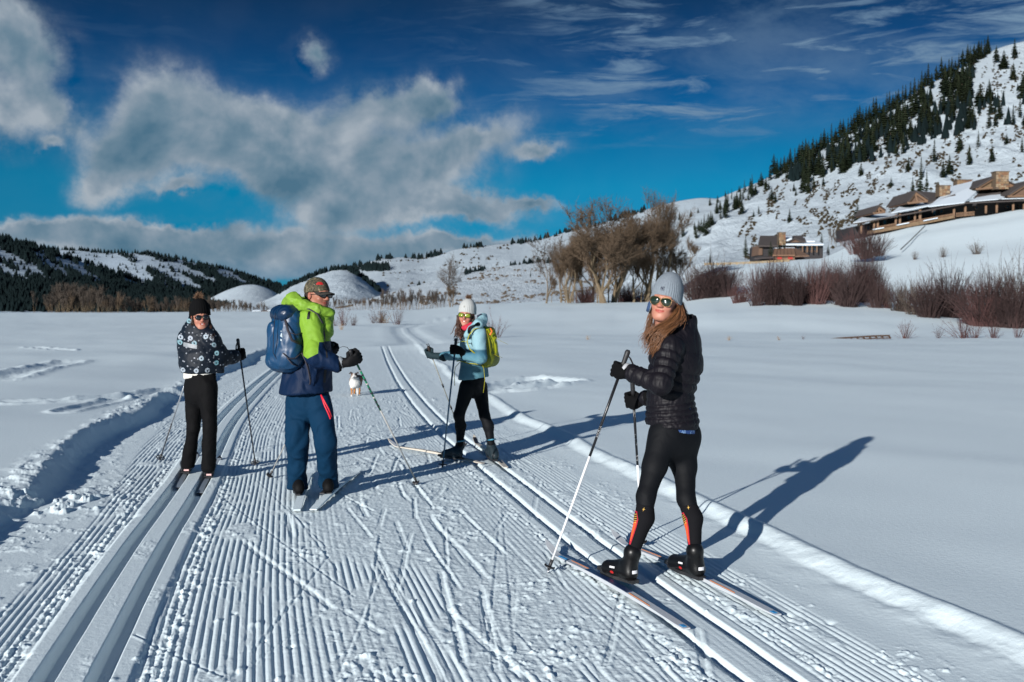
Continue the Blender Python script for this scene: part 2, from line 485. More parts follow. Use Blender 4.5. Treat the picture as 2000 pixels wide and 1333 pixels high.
rs = np.random.RandomState(4)
def ground(X, Y):
    z = macro(X, Y)
    sel = (Y > 2.2) & (Y < 46)
    Xs = X[sel]; Ys = Y[sel]
    u = Xs - cx(Ys)
    fade = 1 - sst(Ys, 36.0, 41)
    # groomed bed ---------------------------------------------------------
    jag = (fbm2(Ys * 3.0, u * 3.0, 3, 21) - 0.5)
    uL = u + np.interp(Ys, [4, 9, 25, 40], [2.965, 2.875, 2.95, 2.95])
    def groove(c, w_, d_):
        return -d_ * (1 - sst(np.abs(c), w_ * 0.42, w_))
    wob = (fbm2(Ys * 0.8, Ys * 0, 3, 71) - 0.5) * 0.012
    g = 0
    for c in (-0.115, 0.115):
        g = g + groove(uL - c + wob, 0.058, 0.055) + groove(u - c + wob + jag * 0.016, 0.040, 0.032)
    padL = 1 - sst(np.abs(uL), 0.235, 0.275)
    padR = 1 - sst(np.abs(u), 0.19, 0.22 + 0 * u)
    g = g + 0.010 * padL
    # corduroy
    tr1 = fbm2(Xs * 1.3, Ys * 0.65, 3, 41)
    tr2 = fbm2(u * 5.5 + 5, Ys * 1.7, 3, 43)
    mid = np.exp(-((u + 1.12) / 0.80) ** 4)
    wear = mid * sst(tr1 * 0.55 + tr2 * 0.55, 0.31, 0.47)
    wear = np.maximum(wear, sst(tr2, 0.66, 0.74))
    bed = sst(u, -3.95, -3.80 + 0 * u + 0.0) * (1 - sst(u, 0.80, 0.95))
    lim_l = sst(u, -3.72 + 0.25 * np.exp(-((Ys - 7) / 3) ** 2), -3.64 + 0.25 * np.exp(-((Ys - 7) / 3) ** 2))
    lim_r = 1 - sst(u, 0.62, 0.74)
    band = lim_l * lim_r
    strip = (1 - padL) * (1 - sst(np.abs(uL), 0.27, 0.30) * 0 ) * (1 - padR * 0.85)
    cord = band * strip * (1 - wear * 0.93)
    phase = u / PITCHC + (fbm2(Ys * 0.35, u * 1.4, 2, 81) - 0.5) * 1.5
    saw = np.cos(2 * math.pi * phase)
    prof = 1 - 2.2 * (0.5 - 0.5 * saw) ** 1.9
    brk = sst(fbm2(phase * 1.0, Ys * 5.5, 3, 91), 0.30, 0.44)
    amp = 0.0033 * (1 - sst(Ys, 13, 24))
    g = g + prof * amp * cord * (0.35 + 0.65 * brk) - 0.004 * cord
    # crumbs thrown up along the track pad and the trampled middle
    crumbs = fbm2(Xs * 26, Ys * 22, 3, 51)
    cr2 = fbm2(Xs * 60, Ys * 50, 2, 57)
    line = np.exp(-((np.abs(uL + jag * 0.10) - 0.335) / 0.055) ** 2) + 0.75 * np.exp(-((np.abs(u + jag * 0.1) - 0.27) / 0.045) ** 2) + 0.7 * np.exp(-((u + 3.42) / 0.10) ** 2) * sst(fbm2(Ys * 1.2, u, 2, 61), 0.45, 0.6)
    nearf = 1 - sst(Ys, 15, 28)
    g = g + line * (sst(crumbs, 0.45, 0.78) * 0.014 - 0.003 + (cr2 - 0.5) * 0.006) * nearf
    patch = sst(fbm2(Xs * 2.2 + 7, Ys * 1.6, 3, 63), 0.56, 0.68)
    g = g + np.clip(bed, 0, 1) * patch * sst(crumbs, 0.52, 0.82) * 0.008 * nearf * (1 - padL * 0.9)
    g = g + wear * band * ((crumbs - 0.5) * 0.009 + (cr2 - 0.5) * 0.0045 + 0.001) * nearf
    # ski scratches and skate marks in the trampled middle
    for k in range(90):
        y0 = 4.0 + 11 * rs.rand() ** 1.3; uo = -1.15 + rs.randn() * 0.55
        an = rs.randn() * 0.16 + (0.28 if k % 3 == 0 else 0)
        ln = 0.25 + rs.rand() * 0.75
        x0 = float(cx(y0)) + uo
        dx, dy = math.sin(an - 0.22), math.cos(an - 0.22)
        rx = Xs - x0; ry = Ys - y0
        al = rx * dx + ry * dy; ac = rx * dy - ry * dx
        m_ = (np.abs(al) < ln) & (np.abs(ac) < 0.09)
        if not m_.any(): continue
        ww = 0.013 + 0.012 * rs.rand(); dd = 0.0022 + 0.005 * rs.rand() ** 1.5
        a2 = ac[m_] + 0.02 * np.sin(al[m_] * 2.3)
        env = sst(ln - np.abs(al[m_]), 0, 0.12)
        s_ = g[m_]
        rim = 0.55 * np.exp(-((a2 - ww * 1.5) / (ww * 0.5)) ** 2)
        s_ = s_ + env * dd * (rim - (1 - sst(np.abs(a2), ww * 0.5, ww)))
        g[m_] = s_
    # thin pole-drag and ski-edge lines crossing the corduroy
    for (xa, ya, xb, yb, dd) in ((255, 1250, 430, 1330, .012), (420, 965, 690, 1170, .010), (560, 990, 660, 1120, .008), (640, 1090, 490, 1280, .009),
                                 (450, 1010, 760, 930, .006), (500, 940, 640, 1075, .007), (1010, 1240, 1090, 1330, .010), (740, 1050, 715, 1230, .010),
                                 (975, 1035, 955, 1260, .008), (980, 980, 1010, 1330, .006),
                                 (655, 1330, 745, 1110, .008)):
        p0 = G(xa, ya)[:2]; p1 = G(xb, yb)[:2]; L = np.linalg.norm(p1 - p0); d_ = (p1 - p0) / L
        rx = Xs - p0[0]; ry = Ys - p0[1]; al = rx * d_[0] + ry * d_[1]; ac = rx * d_[1] - ry * d_[0]
        m_ = (al > 0) & (al < L) & (np.abs(ac) < 0.05)
        if m_.any(): g[m_] += 0.30 * dd * (0.8 * np.exp(-((ac[m_] - 0.017) / 0.009) ** 2) - np.exp(-(ac[m_] / 0.008) ** 2))
    # pole holes, boot prints, small lumps
    for k in range(230):
        y0 = 4.1 + 14 * rs.rand() ** 1.4; uo = rs.uniform(-3.6, 0.8)
        if abs(uo + 2.92) < 0.25 and k % 4: continue
        x0 = float(cx(y0)) + uo; r_ = 0.012 + 0.026 * rs.rand() ** 2
        m_ = (np.abs(Xs - x0) < r_ * 3) & (np.abs(Ys - y0) < r_ * 4)
        if not m_.any(): continue
        d2 = ((Xs[m_] - x0) / r_) ** 2 + ((Ys[m_] - y0) / (r_ * 1.3)) ** 2
        g[m_] += (0.009 if k % 3 else -0.011) * np.exp(-d2 * 1.2) * (0.6 + crumbs[m_])
    # the crumbling rim of the left bank and its chunk
    bankn = fbm2(Xs * 9, Ys * 7, 4, 101)
    rim = np.exp(-((u + 4.32) / 0.16) ** 2)
    g = g + rim * sst(bankn, 0.42, 0.80) * 0.026 * (0.5 + fbm2(Ys * 0.9, u * 0, 2, 107))
    face = np.exp(-((u + 4.08) / 0.16) ** 2)
    g = g + face * (bankn - 0.5) * 0.028
    chunk = np.exp(-((Xs + 3.55) / 0.42) ** 2 - ((Ys - 7.9) / 0.42) ** 2)
    g = g + chunk * (0.02 + sst(bankn, 0.45, 0.8) * 0.05)
    foot = np.exp(-((u + 3.78) / 0.22) ** 2)
    g = g + foot * sst(bankn, 0.52, 0.85) * 0.012 * (1 - sst(Ys, 9, 13))
    # the soft right-hand berm is a little lumpy
    berm = np.exp(-((u - 1.2) / 0.16) ** 2)
    g = g + berm * (fbm2(Xs * 6, Ys * 5, 4, 111) - 0.5) * 0.030
    z = z.copy(); z[sel] += g * fade
    # old tracks in the open snow
    s2 = (Y > 6) & (Y < 60)
    Xa = X[s2]; Ya = Y[s2]; e = np.zeros(Xa.shape)
    for pts, w_, d_ in (([(20, 812), (150, 803), (260, 790), (330, 775)], 0.20, 0.05), ([(120, 830), (230, 798)], 0.12, 0.03),
                        ([(950, 770), (985, 755), (1040, 746), (1115, 752), (1060, 762), (1010, 768)], 0.22, 0.07),
                        ([(0, 760), (60, 738), (135, 720)], 0.3, 0.05), ([(60, 690), (130, 696)], 0.2, 0.05)):
        pp = np.array([G(a_, b_)[:2] for a_, b_ in pts])
        d = polydist(Xa, Ya, pp)
        nn = fbm2(Xa * 4, Ya * 3, 3, 121)
        e = e - d_ * np.exp(-(d / w_) ** 2) * (0.3 + nn) + d_ * 1.5 * np.exp(-((d - w_ * 1.5) / (w_ * 0.5)) ** 2) * nn
    z[s2] += e
    # the trail beyond the hump
    s3 = (Y > 34) & (Y < 130) & (X < 2) & (X > -14)
    d = polydist(X[s3], Y[s3], FT)
    cut = -0.06 * (1 - sst(d, 0.5, 1.1)) + 0.02 * np.exp(-((d - 1.5) / 0.45) ** 2) + 0.03 * (1 - sst(d, 0.1, 0.3))
    z[s3] += cut * sst(Y[s3], 37, 42)
    # edge of the frozen pond at the right
    s4 = (Y > 40) & (Y < 75)
    z[s4] += 0.10 * (fbm2(X[s4] * 0.25, Y[s4] * 0.5, 3, 131) - 0.4) * sst(X[s4], 4, 14)
    return z

def Hm(x, y):
    return float(macro(np.array([float(x)]), np.array([float(y)]))[0])

def snow_mat(name, far=False):
    m_, nt = new_mat(name)
    geo = nt.add('ShaderNodeNewGeometry').outputs['Position']
    n1 = nt.noise(geo, 0.35, 4, 0.6)
    n2 = nt.noise(geo, 34.0, 3, 0.65)
    n3 = nt.noise(nt.v('MULTIPLY', geo, (1, 1, 1)), 150.0, 2, 0.6)
    c = nt.mix(n1, (0.745, 0.865, 0.905), (0.785, 0.895, 0.93))
    h = nt.m('ADD', nt.m('MULTIPLY', n2, 1.0), nt.m('MULTIPLY', n3, 0.35))
    finish(nt, c, 0.55, h, 0.5, 0.006, spec=0.25)
    return m_
M_SNOW = snow_mat('snow')

def build_ground():
    # columns: X = t * max(Y, 3.2); rows follow distance; both close-set where the trail is near
    tin = np.linspace(-0.565, 0.565, 1480)
    tout = 0.565 + np.cumsum(np.geomspace(0.004, 1.6, 34))
    t = np.concatenate([-tout[::-1], tin, tout])
    q = np.linspace(760, 18, 600)
    Yn = EYE * FPX / q                        # about one row per picture line
    Yf = np.geomspace(Yn[-1], 6000, 130)[1:]
    Yb = np.linspace(-60, Yn[0], 26)[:-1]
    Yb[-6:] = np.linspace(2.0, Yn[0], 7)[:-1]
    Yr = np.concatenate([Yb, Yn, Yf])
    T, YY = np.meshgrid(t, Yr)
    XX = T * np.maximum(YY, 3.2)
    ZZ = ground(XX, YY)
    ZZ = np.where(YY > 1500, ZZ - (YY - 1500) * 0.002, ZZ)
    nx = len(t); ny = len(Yr)
    v = np.stack([XX, YY, ZZ], -1).reshape(-1, 3)
    ii = (np.arange(ny - 1)[:, None] * nx + np.arange(nx - 1)[None, :]).ravel()
    f = np.stack([ii, ii + 1, ii + nx + 1, ii + nx], -1)
    o = obj('snow_ground', mesh_np('snow_ground', v, f, M_SNOW, True))
    o['kind'] = 'structure'
    return o
build_ground()

# ------------------------------------------------------------------ hills
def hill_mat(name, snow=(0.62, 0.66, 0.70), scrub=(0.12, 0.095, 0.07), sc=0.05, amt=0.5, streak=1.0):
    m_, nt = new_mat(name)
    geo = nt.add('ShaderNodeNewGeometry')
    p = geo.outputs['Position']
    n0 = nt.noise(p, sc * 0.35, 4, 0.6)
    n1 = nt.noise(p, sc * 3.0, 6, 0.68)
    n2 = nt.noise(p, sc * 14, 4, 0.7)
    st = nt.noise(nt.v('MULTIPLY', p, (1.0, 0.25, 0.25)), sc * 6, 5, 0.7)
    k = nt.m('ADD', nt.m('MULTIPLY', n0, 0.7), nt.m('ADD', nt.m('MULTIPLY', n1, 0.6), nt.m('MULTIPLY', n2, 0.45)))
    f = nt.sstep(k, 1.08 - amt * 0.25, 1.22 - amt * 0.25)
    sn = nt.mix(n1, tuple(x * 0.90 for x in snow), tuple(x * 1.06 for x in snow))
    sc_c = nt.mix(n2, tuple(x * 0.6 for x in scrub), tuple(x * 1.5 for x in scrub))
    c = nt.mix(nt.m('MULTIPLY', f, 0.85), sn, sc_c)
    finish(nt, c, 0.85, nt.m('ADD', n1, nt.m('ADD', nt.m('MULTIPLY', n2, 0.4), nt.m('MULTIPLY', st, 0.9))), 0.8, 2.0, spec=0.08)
    return m_

class Hill:
    def __init__(s, name, crest, Dc, Db, yb, mat_, noise=(6.0, 0.012), seed=0, nx=220, ny=90, gully=0.0, label=None):
        """crest: (px,py) skyline; Dc distance of crest (number or list of (px,D)); Db near foot; yb picture row of the foot"""
        cr = np.array(crest, dtype=float)
        s.x0, s.x1 = cr[0, 0], cr[-1, 0]
        s.cr = cr; s.Dc = Dc; s.Db = Db; s.yb = yb; s.noise = noise; s.seed = seed; s.gully = gully
        px = np.linspace(s.x0, s.x1, nx)
        sv = np.concatenate([np.linspace(0, 1, ny), np.linspace(1, 1.6, 18)[1:]])
        PX, S = np.meshgrid(px, sv)
        X, Y, Z = s.pt(PX, S)
        v = np.stack([X, Y, Z], -1).reshape(-1, 3)
        n_ = len(px); k = len(sv)
        ii = (np.arange(k - 1)[:, None] * n_ + np.arange(n_ - 1)[None, :]).ravel()
        s.o = obj(name, mesh_np(name, v, np.stack([ii, ii + 1, ii + n_ + 1, ii + n_], -1), mat_, True))
        s.o['kind'] = 'structure'
    def f(s, v, PX):
        if isinstance(v, (int, float)): return v + 0 * PX
        a = np.array(v, dtype=float)
        return np.interp(PX, a[:, 0], a[:, 1])
    def pt(s, PX, S):
        PX = np.asarray(PX, dtype=float); S = np.asarray(S, dtype=float)
        yc = hermite(PX, s.cr[:, 0], s.cr[:, 1])
        Dc = s.f(s.Dc, PX); Db = s.f(s.Db, PX); yb = s.f(s.yb, PX)
        zc = EYE + (HOR - yc) * Dc / FPX; zb = EYE + (HOR - yb) * Db / FPX - 1.5
        Y = Db + (Dc - Db) * S
        Sc = np.clip(S, 0, 1)
        prof = Sc * 0.80 + 0.20 * (Sc * Sc * (3 - 2 * Sc)) - 0.10 * np.sin(math.pi * Sc)
        Z = zb + (zc - zb) * prof
        Z = Z - np.where(S > 1, (S - 1) * (Dc - Db) * 0.45, 0)
        X = (PX - 1000) * Y / FPX
        a, fr = s.noise
        n_ = (fbm2(X * fr, Y * fr, 5, s.seed, 0.55) - 0.5) * 2
        env = np.sin(math.pi * np.clip(Sc, 0, 1) ** 0.8) ** 0.8
        Z = Z + n_ * a * env
        if s.gully:
            gl = np.abs(fbm2((X + Y * 0.12) * 0.018, Y * 0.004, 4, s.seed + 9) - 0.5) * 2
            Z = Z - s.gully * (1 - sst(gl, 0, 0.22)) * env
        Z = Z + (fbm2(X * 0.05, Y * 0 + 3, 3, s.seed + 5) - 0.5) * 1.2 * np.clip(Sc, 0, 1) ** 6
        return X, Y, Z

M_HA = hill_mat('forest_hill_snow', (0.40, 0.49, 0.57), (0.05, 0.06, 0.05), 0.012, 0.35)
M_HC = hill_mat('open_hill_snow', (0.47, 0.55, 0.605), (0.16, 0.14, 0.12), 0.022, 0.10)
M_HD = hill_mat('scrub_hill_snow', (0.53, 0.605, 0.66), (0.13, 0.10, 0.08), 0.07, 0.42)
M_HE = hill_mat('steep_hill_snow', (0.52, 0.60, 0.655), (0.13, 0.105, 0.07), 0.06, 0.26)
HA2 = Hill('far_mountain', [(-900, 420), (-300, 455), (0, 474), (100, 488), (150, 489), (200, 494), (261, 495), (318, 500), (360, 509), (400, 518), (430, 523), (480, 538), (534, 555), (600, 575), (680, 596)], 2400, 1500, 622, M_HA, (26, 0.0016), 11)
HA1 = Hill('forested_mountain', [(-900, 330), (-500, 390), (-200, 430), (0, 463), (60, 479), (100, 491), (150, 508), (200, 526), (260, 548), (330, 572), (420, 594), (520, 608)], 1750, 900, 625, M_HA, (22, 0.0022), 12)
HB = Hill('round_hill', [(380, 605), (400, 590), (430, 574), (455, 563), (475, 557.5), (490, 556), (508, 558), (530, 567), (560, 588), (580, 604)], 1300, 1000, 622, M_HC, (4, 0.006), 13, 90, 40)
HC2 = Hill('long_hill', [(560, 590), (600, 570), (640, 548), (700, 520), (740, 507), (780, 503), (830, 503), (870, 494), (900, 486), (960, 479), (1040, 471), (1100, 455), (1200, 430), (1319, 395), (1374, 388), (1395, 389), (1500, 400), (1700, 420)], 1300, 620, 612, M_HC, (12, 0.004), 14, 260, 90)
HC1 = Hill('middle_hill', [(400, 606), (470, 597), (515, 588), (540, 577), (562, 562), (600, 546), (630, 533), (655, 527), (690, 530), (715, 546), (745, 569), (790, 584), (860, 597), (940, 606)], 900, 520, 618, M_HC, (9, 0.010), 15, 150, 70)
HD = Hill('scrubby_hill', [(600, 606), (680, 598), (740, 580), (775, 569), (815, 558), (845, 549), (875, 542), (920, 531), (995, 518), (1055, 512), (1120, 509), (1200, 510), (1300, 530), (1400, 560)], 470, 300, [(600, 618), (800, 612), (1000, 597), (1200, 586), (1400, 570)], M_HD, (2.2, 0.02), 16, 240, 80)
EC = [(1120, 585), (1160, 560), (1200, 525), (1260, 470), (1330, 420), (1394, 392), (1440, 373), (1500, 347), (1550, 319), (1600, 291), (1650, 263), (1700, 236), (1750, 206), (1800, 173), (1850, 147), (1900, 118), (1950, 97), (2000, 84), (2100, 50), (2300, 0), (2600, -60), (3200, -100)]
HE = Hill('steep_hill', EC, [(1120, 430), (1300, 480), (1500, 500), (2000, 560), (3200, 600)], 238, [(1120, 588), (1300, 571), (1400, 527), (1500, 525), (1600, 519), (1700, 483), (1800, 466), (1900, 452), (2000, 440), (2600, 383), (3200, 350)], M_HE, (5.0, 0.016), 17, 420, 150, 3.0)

# ------------------------------------------------------------------ vegetation
def blob_verts(r, n, rng, squash=0.8):
    """irregular low mound, n sides"""
    th = np.arange(n) * 2 * math.pi / n
    a = np.stack([np.cos(th) * r, np.sin(th) * r, 0 * th], -1) * (0.7 + 0.6 * rng.rand(n, 1))
    b = np.stack([np.cos(th + .4) * r * .6, np.sin(th + .4) * r * .6, 0 * th + r * squash], -1) * (0.7 + 0.5 * rng.rand(n, 1))
    return a, b

M_CON = None
def conifer_mat():
    m_, nt = new_mat('conifer_needles')
    oi = nt.add('ShaderNodeObjectInfo').outputs['Random']
    co = nt.add('ShaderNodeTexCoord').outputs['Object']
    n = nt.noise(co, 0.9, 3, 0.6)
    a = nt.mix(n, (0.006, 0.013, 0.009), (0.020, 0.030, 0.015))
    c = nt.mix(nt.m('MULTIPLY', oi, 0.45), a, (0.032, 0.036, 0.016))
    finish(nt, c, 0.9, spec=0.08)
    return m_
M_CON = conifer_mat()
M_BARK = mat('conifer_bark', (0.055, 0.042, 0.032), 0.9, spec=0.08)
M_TRUNK = mat('cottonwood_bark', (0.15, 0.115, 0.075), 0.9, 0.35, 1.2, spec=0.08)
M_TWIG = mat('bare_twigs', (0.098, 0.070, 0.048), 0.9, 0.3, 0.6, spec=0.08)
M_GREYTWIG = mat('grey_bare_twigs', (0.080, 0.065, 0.054), 0.9, 0.3, 0.6, spec=0.08)
M_WILLOW = mat('dark_willow_stems', (0.048, 0.032, 0.031), 0.8, 0.45, 0.7, spec=0.08)
M_WILLOWR = mat('red_willow_stems', (0.080, 0.042, 0.040), 0.75, 0.4, 0.7, spec=0.08)
M_GRASS = mat('dry_grass_stems', (0.33, 0.22, 0.12), 0.85, 0.3, 2.0, spec=0.08)

def conifer_mesh(seed, H=10.0, R=2.1, tiers=13, gap=0.0, ragged=0.35):
    """layers of drooping branch sprays round a trunk; returns (crown mesh, trunk mesh)"""
    rng = np.random.RandomState(seed)
    mb = MB()
    z0 = H * (0.06 + gap)
    for i in range(tiers):
        f = i / (tiers - 1)
        z = z0 + (H * 0.97 - z0) * f ** 0.92
        r = R * (1 - f) ** 0.85 + 0.12
        if f < 0.12: r *= 0.8
        nb = max(4, int(9 * (1 - f) + 4))
        off = rng.rand() * 6.28
        for j in range(nb):
            a = off + 6.28 * j / nb + rng.randn() * 0.18
            rr = r * (1 - ragged * rng.rand() ** 1.2) 
            if rng.rand() < 0.06: continue
            d = np.array([math.cos(a), math.sin(a), 0]); s = np.array([-d[1], d[0], 0])
            dr = rr * (0.20 + 0.22 * rng.rand())
            w_ = rr * 0.34 + 0.10
            th = H / tiers * 0.95
            p0 = np.array([0, 0, z + th * 0.45]); tip = d * rr + [0, 0, z - dr]
            m1 = d * rr * 0.62 + s * w_ + [0, 0, z - dr * 0.62 - 0.05]; m2 = d * rr * 0.62 - s * w_ + [0, 0, z - dr * 0.62 - 0.05]
            up = d * rr * 0.55 + [0, 0, z - dr * 0.2 + th * 0.22]
            mb.add([p0, m1, tip, m2, up], t=[[0, 1, 4], [1, 2, 4], [2, 3, 4], [3, 0, 4], [0, 3, 1], [1, 3, 2]])
    mb.tube([[0, 0, H * 0.86], [0, 0, H * 1.04]], [0.16, 0.02], 4)
    cr = mb.mesh('crown', M_CON)
    tb = MB(); tb.tube([[0, 0, -0.8], [0, 0, H * 0.3], [0, 0, H * 0.9]], [0.17, 0.13, 0.03], 5)
    return cr, tb.mesh('trunk', M_BARK)

CON = [conifer_mesh(1, 10, 2.0, 14), conifer_mesh(2, 10, 1.5, 13, 0.04, 0.5), conifer_mesh(3, 10, 2.6, 12, 0.02, 0.5), conifer_mesh(4, 10, 1.75, 15), conifer_mesh(5, 10, 2.3, 11, 0.10, 0.7), conifer_mesh(6, 10, 1.3, 12, 0.0, 0.5)]

def put_tree(name, meshes, loc, s, rz, label, cat, group, sw=1.0):
    t = empty(name, loc, label, cat, group, rz)
    t.scale = (s * sw, s * sw, s)
    for me in meshes:
        link(bpy.data.objects.new(me.name, me), t)
    return t

class Surf:
    """finds the hill point seen at (px,py); the hill is tabulated once"""
    def __init__(s, h):
        s.h = h; s.x0 = h.x0; s.st = 4.0
        pxs = np.arange(h.x0, h.x1 + 4, 4.0)
        PX, S = np.meshgrid(pxs, np.linspace(0, 1.0, 200), indexing='ij')
        s.X, s.Y, s.Z = h.pt(PX, S)
        s.rows = np.minimum.accumulate(HOR - (s.Z - EYE) / s.Y * FPX, axis=1)
    def at(s, px, py):
        k = min(max(int(round((px - s.x0) / s.st)), 0), s.X.shape[0] - 1)
        r = s.rows[k]; top = r[-1] > py
        i = len(r) - 1 if top else int(np.searchsorted(-r, -py))
        Y = s.Y[k, i]
        return np.array([(px - 1000) * Y / FPX, Y, s.Z[k, i]]), top or i == len(r) - 1

SE, SC2, SC1, SD_, SA1, SA2, SB = Surf(HE), Surf(HC2), Surf(HC1), Surf(HD), Surf(HA1), Surf(HA2), Surf(HB)
rng = np.random.RandomState(77)

_cy = {}
def crest_y(h, px):
    if h not in _cy:
        q = np.arange(h.x0, h.x1, 1.0); _cy[h] = (q, hermite(q, h.cr[:, 0], h.cr[:, 1]))
    return float(np.interp(px, *_cy[h]))

G_PINE = {
 'ridge': ('dark conifer in the file along the skyline of the steep hill', 'conifers along the skyline of the steep hill'),
 'grove': ('tall dark conifer inside the dense grove high on the steep hill', 'conifers in the dense grove on the steep hill'),
 'spur': ('dark conifer in the slanting tongue on the left flank of the steep hill', 'conifers in the tongue on the left flank'),
 'slope': ('small dark conifer standing apart among brown scrub on the open snow of the steep hill', 'scattered conifers on the open slope'),
}
n_con = 0
def pine(px, ybase, hpx, key, surf=SE):
    """a conifer whose foot is seen at (px, ybase) and that looks hpx high"""
    global n_con
    p, top = surf.at(px, ybase)
    Hm_ = hpx * p[1] / FPX
    lab, grp = G_PINE[key]
    put_tree('conifer', CON[rng.randint(6)], (p[0], p[1], p[2] - 0.3), Hm_ / 10.0, rng.rand() * 6.28, lab, 'conifer', grp, 1.15 + 0.55 * rng.rand())
    n_con += 1

# along the skyline
x_ = 1385
while x_ < 1925:
    yc = crest_y(HE, x_)
    dens_ = 1.0 if x_ < 1440 or x_ > 1500 else 0.7
    if rng.rand() < dens_:
        pine(x_, yc + rng.rand() * 14 - 1, (15 + 22 * (x_ > 1500) + rng.rand() * 16) * (0.7 if x_ < 1460 else 0.82), 'ridge')
    x_ += 5 + rng.rand() * 4.5 + (6 if x_ < 1480 else 0)
# dense grove: a band under the skyline that widens to the right
k_ = 0
while k_ < 122:
    px = rng.uniform(1560, 1990)
    yc = crest_y(HE, px)
    f = (px - 1560) / 430
    lo = yc + 8; hi = yc + 22 + 150 * f - 60 * max(0, f - 0.75) * 2
    py = rng.uniform(lo, hi) if rng.rand() < 0.6 else rng.uniform(lo, yc + 60)
    clump = vn2(px / 26.0, py / 40.0, 3)
    if clump < 0.42: continue
    if px > 1900 and py < yc + 70 and rng.rand() < 0.8: continue
    pine(px, py + 16, rng.uniform(30, 54), 'grove'); k_ += 1
# tongue on the left flank
for k_ in range(46):
    t = rng.rand()
    px = 1352 + t * 135 + rng.randn() * 7; py = 452 - t * 88 + rng.randn() * 7
    pine(px, py + 8, rng.uniform(16, 32), 'spur')
for px, py, h_ in ((1318, 420, 14), (1326, 432, 18), (1348, 425, 16), (1362, 418, 12), (1405, 412, 20)):
    pine(px, py, h_, 'spur')
# open slope
for px, py, h_ in ((1592, 300, 24), (1648, 322, 24), (1621, 340, 30), (1567, 362, 24), (1505, 392, 26), (1512, 398, 20), (1540, 437, 28), (1548, 376, 18), (1552, 384, 16),
                   (1605, 365, 22), (1678, 345, 26), (1737, 368, 20), (1730, 300, 34), (1770, 338, 30), (1795, 352, 44), (1850, 345, 40), (1888, 325, 40), (1868, 300, 42), (1932, 320, 34),
                   (1760, 300, 30), (1705, 300, 28), (1820, 320, 44), (1838, 350, 34), (1812, 270, 34), (1985, 235, 44), (1972, 250, 40), (1996, 250, 36), (1990, 300, 30), (1960, 285, 22),
                   (1660, 290, 22), (1690, 290, 24), (1640, 300, 20), (1535, 350, 18), (1480, 420, 18), (1470, 425, 14), (1925, 255, 40), (1945, 240, 42), (1905, 290, 34), (1775, 275, 30)):
    pine(px, py, h_, 'slope')

# the tall grey-green pine behind the lodge, small ones by the houses
def lone(px, yb, hpx, Y, label, k=0, sw=1.0, name='conifer'):
    z = EYE + (HOR - yb) * Y / FPX
    put_tree(name, CON[k], ((px - 1000) * Y / FPX, Y, z - 0.3), hpx * Y / FPX / 10.0, rng.rand() * 6, label, 'conifer', None, sw)
lone(1793, 388, 58, 262, 'tall blue-green conifer directly behind the brown roof of the long lodge', 2, 0.9)
lone(1779, 385, 40, 262, 'thin-branched conifer at the left edge of the tall one behind the long lodge', 4, 1.0)
lone(1806, 380, 48, 264, 'slim dark conifer right beside the tall one behind the long lodge', 1, 1.0)
lone(1672, 432, 38, 225, 'bushy dark green conifer at the left end of the long lodge', 2, 1.25)
lone(1455, 500, 42, 212, 'dark blue-green conifer left of the small lodge', 3, 1.15)
lone(1386, 514, 22, 215, 'small dark conifer alone on the snow terrace left of the small lodge', 0, 1.1)
lone(1375, 512, 10, 216, 'tiny dark conifer just left of the lone one on the snow terrace', 5, 1.3)
lone(1504, 505, 36, 199, 'dark green conifer in front of the roof of the small lodge', 2, 1.1)
lone(1520, 500, 32, 200, 'green conifer between the chimney and the brown barn of the small lodge', 5, 1.6)
lone(1530, 498, 30, 201, 'yellowish green conifer before the porch of the small lodge', 3, 1.2)
lone(1603, 478, 24, 214, 'olive conifer behind the right end of the small lodge', 5, 2.2)
lone(1616, 496, 20, 210, 'low olive conifer right of the small lodge', 2, 1.1)
lone(1648, 480, 18, 214, 'small olive conifer halfway between the two lodges', 5, 2.0)
lone(1036, 540, 14, 330, 'small dark conifer on the scrubby hill left of the bare cottonwoods', 0, 0.8)
lone(658, 580, 8, 560, 'tiny conifer alone on the middle hill beside the cap of the man in green', 0, 1.0)
lone(1945, 372, 14, 262, 'small dark conifer behind the biggest chimney of the long lodge', 2, 1.3)

# brown scrub and rock outcrops on the slopes: joined, nobody could count them
M_SCRUB = mat('hillside_scrub', (0.040, 0.032, 0.020), 0.95, 0.5, 0.3, spec=0.08)
def scrub(name, surf, n, pts_fn, smin, smax, label, m_=None, sides=6, tall=0.8):
    r_ = np.random.RandomState(hash(name) % 1000 if False else len(name) * 7)
    V = []; T = []; nn = 0; c = 0; tries = 0
    while c < n and tries < n * 30:
        tries += 1
        px, py = pts_fn(r_)
        if py is None: continue
        p, top = surf.at(px, py)
        if top: continue
        s_ = r_.uniform(smin, smax)
        a, b = blob_verts(s_, sides, r_, tall)
        top_ = np.array([[0, 0, s_ * tall * 1.5]])
        vv = np.concatenate([a, b, top_]) + p - [0, 0, s_ * 0.25]
        k = sides
        for j in range(k):
            T += [[nn + j, nn + (j + 1) % k, nn + k + j], [nn + (j + 1) % k, nn + k + (j + 1) % k, nn + k + j], [nn + k + j, nn + k + (j + 1) % k, nn + 2 * k]]
        V.append(vv); nn += 2 * k + 1; c += 1
    if not V: return
    o = obj(name, mesh_np(name, np.concatenate(V), np.array(T), m_ or M_SCRUB, False))
    tag(o, label, name.replace('_', ' '), kind='stuff')
